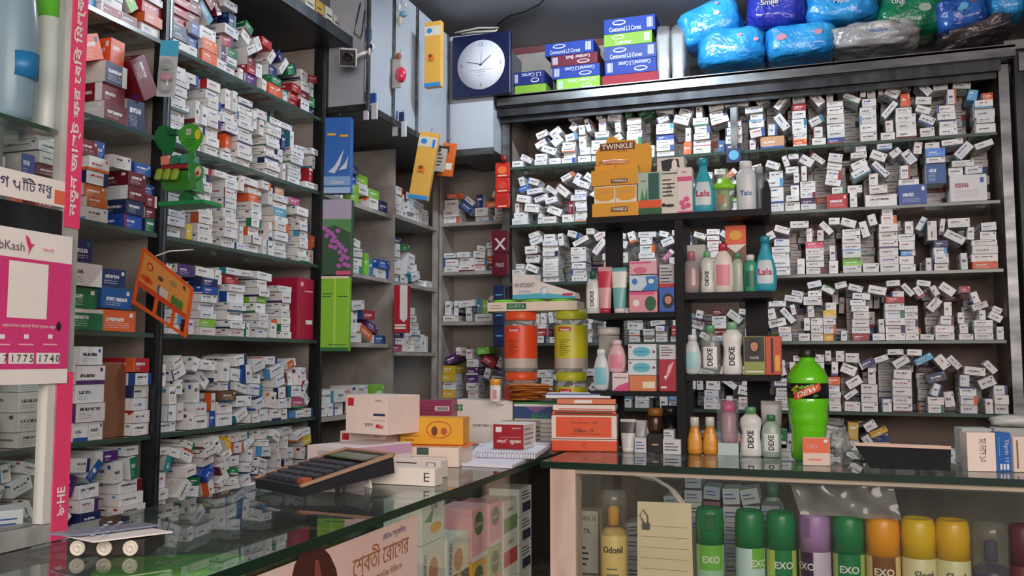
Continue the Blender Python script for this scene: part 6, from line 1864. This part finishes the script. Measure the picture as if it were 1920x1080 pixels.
diaper('grey silver soft pack lying flat between blue and green packs', 1562, 1708, 54, 101, None, GY_, YB + .05, 0, 6, wr=.14, blob=[(.1, .05, .25, mat('#4a7ab0'), 'NeoCare')])
diaper('dark green diaper pack resting on the grey pack', 1642, 1762, -10, 82, None, GR_, YB + .09, R(10), 7, blob=[(-.4, .3, .22, PW, 'ONE'), (.4, .1, .3, mat('#9fb0a4'), None)])
diaper('blue and white diaper pack in clear bag near the end frame', 1752, 1842, -8, 78, None, MB_, YB + .07, R(-12), 8, blob=[(.5, .3, .2, RED, None), (0, .1, .3, SKY, None)])
diaper('small mid blue pack at the far right of the ledge', 1846, 1915, -12, 46, None, LB_, YB + .09, 0, 9)
diaper('dark crumpled bag at right end of the ledge', 1770, 1880, 48, 92, None, dmat('#3a3236', '#5b5054'), YB + .09, R(-12), 10, wr=.3)

# ------------------------------------------------------------------ clock, camera, hanging goods
q = P(905, 124, Y=YO - .012)
k = mmpx(q)
ck = thing('wall_clock', 'square navy wall clock with white round dial', 'clock', (q.x, YO - .03, q.z))
hw_ = 58 * k
MB().box(-hw_, 0, -hw_ * 1.02, hw_, .022, hw_ * 1.02, mat('#0a1236', .35), bev=.004).build('frame', ck)
Mx = T(0, -.0008, 0) @ RX(PI / 2)
rD = 47 * k
d_ = MB().lathe([(0, 0), (rD, 0), (rD, .002), (0, .0021)], mat('#cdd0da', .5), 48, M=Mx @ T(0, 0, -.0008))
for s, a in (('12', 0), ('3', 90), ('6', 180), ('9', 270)):
    d_.text(s, .014, mat('#5a5c66'), Mx @ T(math.sin(R(a)) * rD * .82, math.cos(R(a)) * rD * .82, .0016))
for i in range(12):
    if i % 3: d_.flat([(-.0006, -.003), (.0006, -.003), (.0006, .003), (-.0006, .003)], GREY, Mx @ T(math.sin(R(i * 30)) * rD * .85, math.cos(R(i * 30)) * rD * .85, .0016) @ RZ(-R(i * 30)))
d_.text('ডায়াবেটিস সেন্টার', .006, mat('#6a6c76'), Mx @ T(0, -rD * .3, .0016), maxw=rD * 1.1)
d_.text('সুস্থ থাকুন', .005, mat('#6a6c76'), Mx @ T(0, -rD * .44, .0016), maxw=rD * .8)
d_.box(-rD * .5, -rD * .22, .0014, rD * .5, -rD * .2, .0016, GREY, Mx)
d_.build('dial', ck)
for nm, a, ln, w_ in (('hour_hand', 52, .55, .0022), ('minute_hand', 285, .62, .0016), ('second_hand', 3, .6, .0008)):
    MB().flat([(-w_, -.006), (w_, -.006), (w_ * .5, ln * rD), (-w_ * .5, ln * rD)], mat('#1a1a1e'), Mx @ T(0, 0, .003) @ RZ(-R(a))).build(nm, ck)
pts = [P(u, v, Y=YO - .01) for u, v in ((852, 62), (870, 58), (900, 52), (935, 52), (930, 58), (890, 60), (865, 64))]
MB().tube(pts, .004, mat('#a9a49a', .5)).build('wire_bundle', None, (0, 0, 0), (0, 0, 0), 'bundle of pale wires lying on top of the wall clock', 'wire')

q = P(652, 108, Y=YBp - .08)
cc = thing('security_camera', 'white bullet security camera with black front under the loft', 'security camera', q, R(15), rot=(R(20), 0, R(28)))
k = mmpx(q)
mb = MB().box(-17 * k, 0, -17 * k, 17 * k, .075, 17 * k, mat('#c9c7c2', .35), bev=.008)
mb.build('housing', cc)
mb = MB().box(-14.5 * k, -.002, -14.5 * k, 14.5 * k, .003, 14.5 * k, mat('#111216', .3), bev=.004)
mb.lathe([(.0, -.001), (.011, -.001), (.013, .001), (.013, .004), (.016, .004), (.016, 0)], mat('#24262b', .2), 24, M=T(0, -.002, 0) @ RX(PI / 2))
mb.build('lens_front', cc)
MB().tube([(.02, .04, 0), (.04, .045, .012), (.062, .055, .02)], .006, mat('#c9c7c2', .35)).lathe([(0, 0), (.012, 0), (.012, .006), (0, .006)], WHT, 16, M=T(.062, .055, .02) @ RY(PI / 2)).build('bracket', cc)
MB().tube([P(u, v, Y=YBp + .005) for u, v in ((676, 5), (668, 40), (664, 62), (676, 72), (680, 55), (684, 20))] , .002, BLK).build('camera_cable', None, (0, 0, 0), (0, 0, 0), 'looped black cable hanging above the security camera', 'cable')

def hang_box(name, label, u0, u1, vt, vb, y, m, decs, d=.045, rz=0., tilt=0., grp=None, cat='hanging carton', side=None, top=None, hook=True):
    a, b = P(u0, vb, Y=y), P(u1, vt, Y=y)
    c = P((u0 + u1) / 2, vt, Y=y)
    k = mmpx(c)
    w = (u1 - u0) * k; h = (vb - vt) * k
    t = thing(name, label, cat, c, rz, grp, rot=(0, tilt, rz))
    mb = MB().box(-w / 2, 0, -h, w / 2, d, 0, m, bev=.001)
    dd = ([('r', 'r', .01, .01, .99, .99, side), ('r', 'l', .01, .01, .99, .99, side)] if side else []) + list(decs)
    decals(mb, w, d, h, dd, T(0, 0, -h))
    mb.build('carton', t)
    if hook:
        MB().tube([(0, d / 2, 0), (0, d / 2, .012), (.003, d / 2 + .004, .018), (0, d / 2 + .01, .02)], .0012, CHROME, 6).build('hook', t)
    return t
WB = mat('#c9d6e6', .4)
hang_box('hanging_carton', 'tall blue carton with white sails hanging on the steel post', 609, 659, 220, 364, YBp - .03, mat('#2566b8', .35), [('r', 'f', .1, .76, .42, .79, YEL), ('r', 'f', .58, .74, .9, .77, YEL), ('p', 'f', [(.15, .28), (.4, .36), (.75, .58), (.6, .38), (.4, .26)], WB), ('p', 'f', [(.55, .3), (.8, .4), (.92, .5), (.85, .32)], WB), ('r', 'f', 0, .1, 1, .22, mat('#7fa8d6')), ('r', 'f', 0, .0, 1, .08, mat('#9fc0e0')), ('t', 'f', .5, .14, .04, 'CREAM', WHT)], rz=R(14), d=.03)
fl = [('e', 'f', .1 + .8 * ((i * 37) % 23) / 23, .14 + .5 * ((i * 17) % 19) / 19 - .0, .085, .03, mat('#a64fa8', .4)) for i in range(16)]
fl = [('e', 'f', x_, y_, .085, .03, mat('#b25ab4', .4)) for x_, y_ in ((.08, .62), (.2, .58), (.32, .55), (.15, .52), (.42, .5), (.5, .44), (.6, .4), (.35, .45), (.45, .36), (.62, .3), (.7, .36), (.82, .32), (.75, .25), (.88, .22), (.68, .2), (.8, .14), (.92, .12), (.6, .12), (.3, .38), (.55, .58))]
hang_box('hanging_carton', 'tall green carton with purple blossom hanging below the blue carton', 605, 660, 374, 516, YBp - .03, mat('#2c5236', .35), [('r', 'f', 0, .74, 1, 1, mat('#a9a3b8')), ('p', 'f', [(0, .74), (1, .74), (1, .55), (.4, .66), (0, .6)], mat('#4f8a52'))] + fl + [('r', 'f', .5, .0, 1, .05, PNK)], rz=R(14), d=.03)
hang_box('hanging_carton', 'tall lime green carton hanging lowest on the steel post', 602, 655, 518, 658, YBp - .03, mat('#84c423', .35), [('r', 'f', 0, 0, 1, .05, mat('#0f6a2c')), ('r', 'f', 0, .97, 1, 1, CREAM), ('r', 'f', .46, .05, .54, .97, mat('#a8dc4a')), ('r', 'f', .05, .72, .35, .735, DKGRN), ('r', 'f', .6, .72, .95, .735, DKGRN), ('r', 'f', .05, .76, .4, .77, DKGRN), ('r', 'f', .3, .08, .95, .09, DKGRN)], rz=R(14), d=.03)
yb_ = [('r', 'f', 0, .78, 1, .93, mat('#cfc9b4')), ('e', 'f', .3, .86, .17, .04, mat('#2a7cc8')), ('e', 'f', .4, .45, .2, .05, mat('#d9772a')), ('e', 'f', .35, .47, .1, .03, mat('#7a3a2a')), ('t', 'f', .4, .4, .03, 'AMLA', BRN, {'maxw': .4}), ('r', 'f', 0, 0, 1, .06, mat('#2a86cc'))]
hang_box('hanging_carton', 'long yellow carton hanging upright left of the clock', 795, 828, 40, 165, YO - .38, mat('#d6a548', .4), yb_, rz=R(0), d=.025)
hang_box('hanging_carton', 'long yellow carton hanging aslant below the overhead cupboard', 787, 824, 248, 376, YO - .32, mat('#d9a84a', .4), yb_ + [('r', 'f', .75, .78, .9, .9, mat('#2a7cc8'))], tilt=R(10), rz=R(8), d=.025)
hang_box('hanging_pack', 'orange blister pack hanging from the cupboard right of yellow carton', 826, 857, 268, 331, YO - .06, mat('#d4662a', .35), [('r', 'f', .2, .7, .6, .9, mat('#3a2018')), ('r', 'f', .5, .2, .9, .4, mat('#dfd8c8')), ('r', 'f', .1, .5, .5, .6, mat('#3a2018'))], tilt=R(8), d=.01)
hang_box('hanging_pack', 'small grey white carton hanging against the orange blister pack', 819, 838, 278, 322, YO - .09, mat('#b9b4aa', .4), smalllines('f', .2, .8, .2, .8, 4), tilt=R(10), d=.015)
hang_box('hanging_carton', 'red and white carton standing out from the wooden divider', 738, 765, 535, 624, YC - .05, mat('#a81c2c', .35), [('p', 'f', [(.45, 1), (1, 1), (1, .3), (.75, .22), (.45, .3)], mat('#d8d6d2')), ('r', 'f', .1, .08, .9, .18, WHT), ('r', 'f', .1, .12, .9, .14, DKRED)], d=.03, rz=R(5), hook=False)
# strips of red sachets
def strip(label, u0, u1, vt, vb, y, m, n, motif):
    c = P((u0 + u1) / 2, vt, Y=y); k = mmpx(c)
    w = (u1 - u0) * k; h = (vb - vt) * k / n
    t = thing('sachet_strip', label, 'sachet strip', c, 0)
    for i in range(n):
        mb = MB().pillow(w / 2, .004, h / 2 * .97, m, .25, .25, 20, 10, .05, i, T(0, 0, -h * (i + .5)))
        Mx = Matrix(((1, 0, 0, 0), (0, 0, -1, -.0052), (0, 1, 0, -h * (i + .5)), (0, 0, 0, 1)))
        motif(mb, Mx, w, h, i)
        mb.build('sachet', t)
    MB().tube([(0, 0, 0), (0, .004, .012)], .001, CHROME, 6).build('hook', t)
def mo1(mb, Mx, w, h, i):
    mb.flat(circ(w * .32, 14, 0, 0, h * .25), mat(['#e0703a', '#c8452c', '#a82a20'][i % 3], .4), Mx)
    mb.flat([(-w * .3, -h * .4), (w * .3, -h * .4), (w * .3, -h * .32), (-w * .3, -h * .32)], mat('#e8c8b0'), Mx)
def mo2(mb, Mx, w, h, i):
    if i == 0: mb.text('X', h * .5, mat('#c9bcbc'), Mx @ T(0, -h * .1, 0), bold=True)
    else: mb.text('MAX', h * .2, mat('#c9bcbc'), Mx, maxw=w * .5)
strip('strip of bright red sachets hanging at left end of back shelving', 928, 957, 305, 392, YB - .05, mat('#bf2a22', .3), 3, mo1)
strip('strip of dark red sachets with white X hanging below bright red ones', 922, 955, 432, 519, YB - .05, mat('#5a1020', .3), 2, mo2)
strip('strip of navy sachets hanging behind the orange lidded jar', 925, 948, 535, 650, YB - .05, mat('#16264e', .3), 3, lambda mb, Mx, w, h, i: mb.flat([(-w * .3, 0), (w * .3, 0), (w * .3, h * .06), (-w * .3, h * .06)], SKY, Mx))
MB().pillow(.014, .01, .014, mat('#7a1a22', .4), .9, .9, 16, 10).build('red_knot', None, P(945, 297, Y=YB - .06), (0, 0, 0), 'small dark red knot above the bright red sachet strip', 'knot')
# trinkets on the cupboard posts
def trinket(label, u, v0, v1, y, parts, cat='trinket'):
    c = P(u, v0, Y=y)
    t = thing('hanging_trinket', label, cat, c)
    k = mmpx(c)
    MB().tube([(0, .004, .01), (0, 0, 0), (0, 0, -(v1 - v0) * k * .3)], .0008, INK, 5).build('string', t)
    for nm, du, dv, ru, rv, m, kind in parts:
        mb = MB()
        if kind == 'b': mb.box(-ru * k, -.004, -rv * k, ru * k, .004, rv * k, m, bev=.002)
        elif kind == 'd': mb.lathe([(0, 0), (ru * k, 0), (ru * k, .006), (0, .006)], m, 20, M=RX(PI / 2)).lathe([(ru * k * .4, .0062), (ru * k * .7, .0062), (ru * k * .7, .007), (ru * k * .4, .007)], NAVY, 20, M=RX(PI / 2))
        else: mb.pillow(ru * k, ru * k * .8, rv * k, m, 1, 1, 20, 14, .05, 3)
        mb.build(nm, t, (du * k, 0, -dv * k))
xo = XO + .02
def pyx(u, v): return P(u, v, X=xo).y
WT = mat('#c9ced6', .35)
trinket('blue and white disc trinket hanging by the security camera', 692, 55, 110, 2.47, [('card', -3, 10, 8, 11, BLU, 'b'), ('disc', 3, 36, 10, 10, WT, 'd'), ('bead', -5, 50, 6, 5, WT, 'p')])
trinket('pair of blue topped white clips hanging on first cupboard post, left one', 688, 172, 228, 2.47, [('blue_top', 0, 10, 5, 10, BLU, 'b'), ('white_clip', -1, 36, 5, 18, WT, 'b')])
trinket('right one of the pair of clips on the first cupboard post', 700, 175, 230, 2.46, [('blue_top', 0, 10, 6, 10, BLU, 'b'), ('white_clip', 3, 34, 6, 16, WT, 'b')])
trinket('left one of two blue topped clips on the second cupboard post', 741, 208, 260, 2.67, [('blue_top', 0, 9, 5, 9, BLU, 'b'), ('white_clip', 0, 32, 5, 16, WT, 'b')])
trinket('right one of two blue topped clips on the second cupboard post', 755, 210, 262, 2.66, [('blue_top', -2, 9, 5, 9, NAVY, 'b'), ('white_clip', 3, 33, 5, 15, WT, 'b')])
trinket('cluster of small white and pale blue toys hanging near the ceiling', 752, 2, 52, 2.64, [('toy', -4, 10, 5, 8, WT, 'p'), ('toy', 5, 26, 8, 6, mat('#6f9cb8'), 'p'), ('toy', -2, 36, 5, 12, mat('#b9b29a'), 'p'), ('toy', 8, 8, 4, 5, WT, 'p')])
trinket('red balloon shaped toy hanging on a card from cupboard post', 750, 98, 168, 2.62, [('card', -6, 40, 9, 28, mat('#a8a49c'), 'b'), ('tie', -3, 8, 6, 7, mat('#8a4a30'), 'p'), ('balloon', 2, 44, 11, 15, mat('#c82a4a', .15, coat=.6), 'p')])

# blister card near post A, green stand and orange frame on the post
def card_M(u, v, y): return P(u, v, Y=y)
q = P(318, 76, Y=YA - .06); k = mmpx(q)
t = thing('blister_pack', 'clear blister pack with light blue header hanging on left post', 'blister pack', q, 0, rot=(0, R(3), R(20)))
MB().box(-16 * k, 0, -108 * k, 18 * k, .0012, 0, mat('#b4b9bd', .35)).box(-16 * k, -.0006, -30 * k, 18 * k, 0, 0, mat('#3fa9d0', .35)).build('card', t)
MB().pillow(13 * k, .012, 32 * k, clear_plastic('blister_clear', (.9, .93, .95), .2), .6, .6, 24, 16, 0, 0, T(1 * k, -.010, -70 * k)).build('blister', t)
MB().pillow(12 * k, .006, 8 * k, mat('#c98a98', .35), .8, .8, 18, 12, 0, 0, T(2 * k, -.010, -72 * k)).pillow(8 * k, .006, 4 * k, mat('#7fa890', .35), .8, .8, 18, 12, 0, 0, T(-1 * k, -.010, -55 * k)).build('toy', t)
MB().tube([(0, 0, -4 * k), (0, .006, 6 * k), (0, .02, 8 * k)], .0012, INK, 6).build('hook', t)

yg = YA - .10
g0 = P(335, 232, Y=yg)
gs = thing('sachet_stand', 'green heart shaped cardboard sachet stand hanging on left post', 'display stand', g0)
def gp(u, v, y=0): q = P(u, v, Y=yg + y) - g0; return (q.x, q.z)
GR1 = mat('#0c6a34', .4); GR2 = mat('#3f9a2c', .4)
head = [gp(335 + 1, 270), gp(337, 250), gp(345, 238), gp(355, 232), (gp(368, 236)), gp(377, 247), gp(380, 258), gp(376, 270), gp(368, 281), gp(352, 284), gp(343, 278)]
mb = MB().prism([gp(*p) for p in ((334, 258), (337, 243), (347, 233), (360, 231), (372, 238), (379, 251), (378, 264), (370, 278), (358, 285), (350, 281), (340, 270))][::-1], 0, .003, GR2)
Mx = Matrix(((1, 0, 0, 0), (0, 0, -1, -.0005), (0, 1, 0, 0), (0, 0, 0, 1)))
x_, z_ = gp(354, 247)
mb.flat([(x_ - .007, z_ - .007), (x_ + .007, z_ - .007), (x_ + .007, z_ + .007), (x_ - .007, z_ + .007)], mat('#b9c4b0', .4), Mx).text('CC', .006, DKGRN, Mx @ T(x_, z_, .0003))
x_, z_ = gp(371, 252); mb.flat(circ(.0075, 16, x_, z_, .012), mat('#d9c22a', .4), Mx)
for i in range(3):
    x_, z_ = gp(357, 262 + 5 * i); mb.flat([(x_ - .016 + i * .003, z_ - .0008), (x_ + .014 - i * .003, z_ - .0008), (x_ + .014 - i * .003, z_ + .0008), (x_ - .016 + i * .003, z_ + .0008)], DKGRN, Mx)
mb.build('header', gs)
MB().prism([gp(*p, .02) for p in ((289, 262), (290, 248), (298, 237), (310, 234), (322, 240), (329, 255), (329, 275), (320, 290), (312, 288), (298, 278))][::-1], .02, .023, GR1).build('side_wing', gs)
MB().prism([gp(*p, .02) for p in ((318, 243), (336, 243), (336, 254), (318, 254))][::-1], .012, .026, DKGRN).build('bridge', gs)
mb = MB().prism([gp(*p) for p in ((355, 282), (365, 282), (366, 292), (360, 302), (372, 306), (381, 316), (380, 332), (368, 340), (368, 352), (352, 358), (358, 330), (352, 312), (354, 296))][::-1], -.002, .002, mat('#3c8a3c', .4))
x_, z_ = gp(373, 322); mb.flat(circ(.009, 14, x_, z_, .012), mat('#c8c0b4', .4), Mx @ T(0, 0, .0022)); mb.flat(circ(.005, 14, x_ - .002, z_ - .004), RED, Mx @ T(0, 0, .0026))
mb.build('side_panel', gs)
mb = MB().prism([gp(*p) for p in ((296, 322), (352, 320), (356, 356), (308, 358))][::-1], .0, .05, mat('#2a7a22', .4))
mb.build('tray', gs)
for i, u in enumerate((303, 318, 333)):
    a = gp(u, 322)
    MB().pillow(.0085, .005, .014, mat('#8fae3c', .3), .5, .5, 16, 10, .05, i, T(a[0], -.008, a[1] - .008) @ RX(R(-20))).build('sachet', gs)
mb = MB()
for i, (u, m_) in enumerate(((307, mat('#d88a70', .4)), (325, mat('#2f7a5a', .4)), (343, mat('#3f8a78', .4)))):
    a = gp(u, 298)
    MB().box(a[0] - .011, -.004, a[1] - .012, a[0] + .011, .035, a[1] + .008, m_, RY(R(-4)), bev=.001).build('sachet_box', gs)
a = gp(312, 314); b = gp(350, 314)
MB().box(a[0] - .012, -.002, a[1] - .006, b[0], .03, a[1] + .005, mat('#8a2028', .4), bev=.001).build('sachet_box', gs)
MB().prism([gp(*p) for p in ((329, 378), (330, 366), (338, 358), (348, 359), (357, 366), (360, 376))][::-1], .01, .035, GR1).build('foot', gs)
MB().prism([gp(*p) for p in ((302, 380), (387, 375), (387, 382), (303, 388))][::-1], -.01, .055, mat('#138a48', .4)).build('base_plate', gs)
MB().tube([gp(350, 232)[:1] + (.0,) + gp(350, 234)[1:], (gp(345, 226)[0], .03, gp(345, 226)[1]), (gp(335, 222)[0], .08, gp(335, 222)[1])], .0012, INK, 6).build('string', gs)

yo = YA - .13
f0 = P(300, 470, Y=yo)
of = thing('sachet_hanger', 'orange cardboard sachet hanger with cut out windows dangling from left post', 'display hanger', f0)
Of = mat('#dd5a1c', .4)
def fp(u, v): q = P(u, v, Y=yo) - f0; return Vector((q.x, 0, q.z))
# outline in picture order: TL, TR, BR, BL
TL, TR, BR, BL = fp(268, 463), fp(362, 541), fp(348, 634), fp(246, 567)
def bil(s, t_): return (TL.lerp(TR, s)).lerp(BL.lerp(BR, s), t_)
def quad(mb, s0, t0, s1, t1, m, y0=0, y1=.003):
    p = [bil(s0, t1), bil(s1, t1), bil(s1, t0), bil(s0, t0)]
    mb.prism([(v.x, v.z) for v in p], y0, y1, m)
mb = MB()
quad(mb, 0, 0, 1, .06, Of); quad(mb, 0, .06, .05, .94, Of); quad(mb, .95, .06, 1, .94, Of); quad(mb, 0, .94, 1, 1, Of)
quad(mb, .05, .56, .95, .66, mat('#c8421c', .4)); quad(mb, .38, .66, .43, .94, Of); quad(mb, .70, .66, .75, .94, Of)
mb.build('frame', of)
mb = MB()
quad(mb, .05, .06, .95, .56, mat('#dc9248', .4), 0, .002)
pc_ = [('#a8382a', .2, .2, .05, .07), ('#d4601f', .18, .45, .1, .06)]
def blobq(s, t_, rs, rt, m, y=-.0006):
    p = [bil(s + rs * math.cos(a), t_ + rt * math.sin(a)) for a in [2 * PI * i / 14 for i in range(14)]]
    mb.add([(v.x, y, v.z) for v in p], [tuple(range(14))], m)
blobq(.2, .22, .06, .07, mat('#a8382a')); blobq(.2, .22, .04, .045, mat('#dc9248', .4), -.001)
blobq(.18, .46, .12, .06, mat('#d4551f')); blobq(.2, .45, .05, .04, mat('#b8321c'), -.001)
blobq(.42, .28, .05, .04, mat('#4a4a22')); blobq(.65, .2, .07, .05, mat('#9a8a4a')); blobq(.85, .12, .03, .04, mat('#5a4a22'))
for s_ in (.42, .47, .52, .57): blobq(s_, .47, .03, .09, mat('#cfc6bc' if s_ > .45 else '#6b6f78'), -.0012 - s_ * .001)
for s_ in (.70, .77, .84): blobq(s_, .47, .04, .09, mat('#4a7a34'), -.0012 - s_ * .001)
mb.build('printed_panel', of)
MB().tube([fp(292, 480), fp(300, 468) + Vector((0, .03, .0)), fp(305, 458) + Vector((0, .1, 0))], .0016, WHT, 6).build('string', of)

# a few things that stand out on the shelves
def shelf_item_x(name, label, cat, u0, u1, vt, zb, m, decs=(), x=XL - .004, d=.1, **k):
    a, b = P(u0, 400, X=x), P(u1, 400, X=x)
    h = P((u0 + u1) / 2, vt, X=x).z - zb
    return carton(name, label, cat, abs(b.y - a.y), d, h, (x, (a.y + b.y) / 2, zb + .0006), PI / 2, m, decs, **k)
shelf_item_x('medicine_carton', 'tall crimson carton at the right end of the fourth shelf', 'medicine carton', 561, 592, 523, SZ[3], mat('#a81a42', .4), [('e', 'f', .25, .9, .1, .04, LPNK), ('r', 'f', .4, .78, .9, .8, LPNK), ('r', 'f', .5, .25, .9, .32, WHT)], d=.12)

for k, (u0, u1, vt, c) in enumerate(((572, 590, -8, '#cfc9b8'), (592, 608, 2, '#b8963a'), (610, 624, 14, '#c9c6bc'), (626, 640, 30, '#b9b6ae'))):
    a, b = P(u0, 40, X=-1.42), P(u1, 40, X=-1.42)
    z_ = CZ + 1.0185
    carton('medicine_carton', ['white', 'gold brown', 'grey white', 'small grey'][k] + ' carton, ' + ORD[k + 1] + ' from left of those visible on the loft shelf', 'medicine carton', b.y - a.y - .002, .08, max(.025, P((u0 + u1) / 2, vt, X=-1.42).z - z_), (-1.42, (a.y + b.y) / 2, z_), PI / 2, mat(c, .45), smalllines('f', .15, .85, .3, .8, 3, INK, k), group='cartons on the loft shelf')
ya_, yb2 = YN + .02 + LN * .80, YN + .02 + LN * .94
carton('cardboard_box', 'plain brown cardboard box standing in fifth shelf of near left bay', 'cardboard box', yb2 - ya_, .12, .165, (XL - .03, (ya_ + yb2) / 2, SZ[4] + .0006), PI / 2, two_tone('cardboard', '#7a4e34', '#8a5c3e', 6, 5, .7))
t = thing('wall_socket', 'grey electrical switch box at left inside the top back shelf', 'switch', P(982, 250, Y=YW - .03))
MB().box(-.022, 0, -.018, .022, .018, .018, mat('#6a6662', .5), bev=.002).build('plate', t)
MB().box(-.008, -.004, -.009, .006, .0, .009, mat('#25262a', .4), bev=.001).build('switch', t)
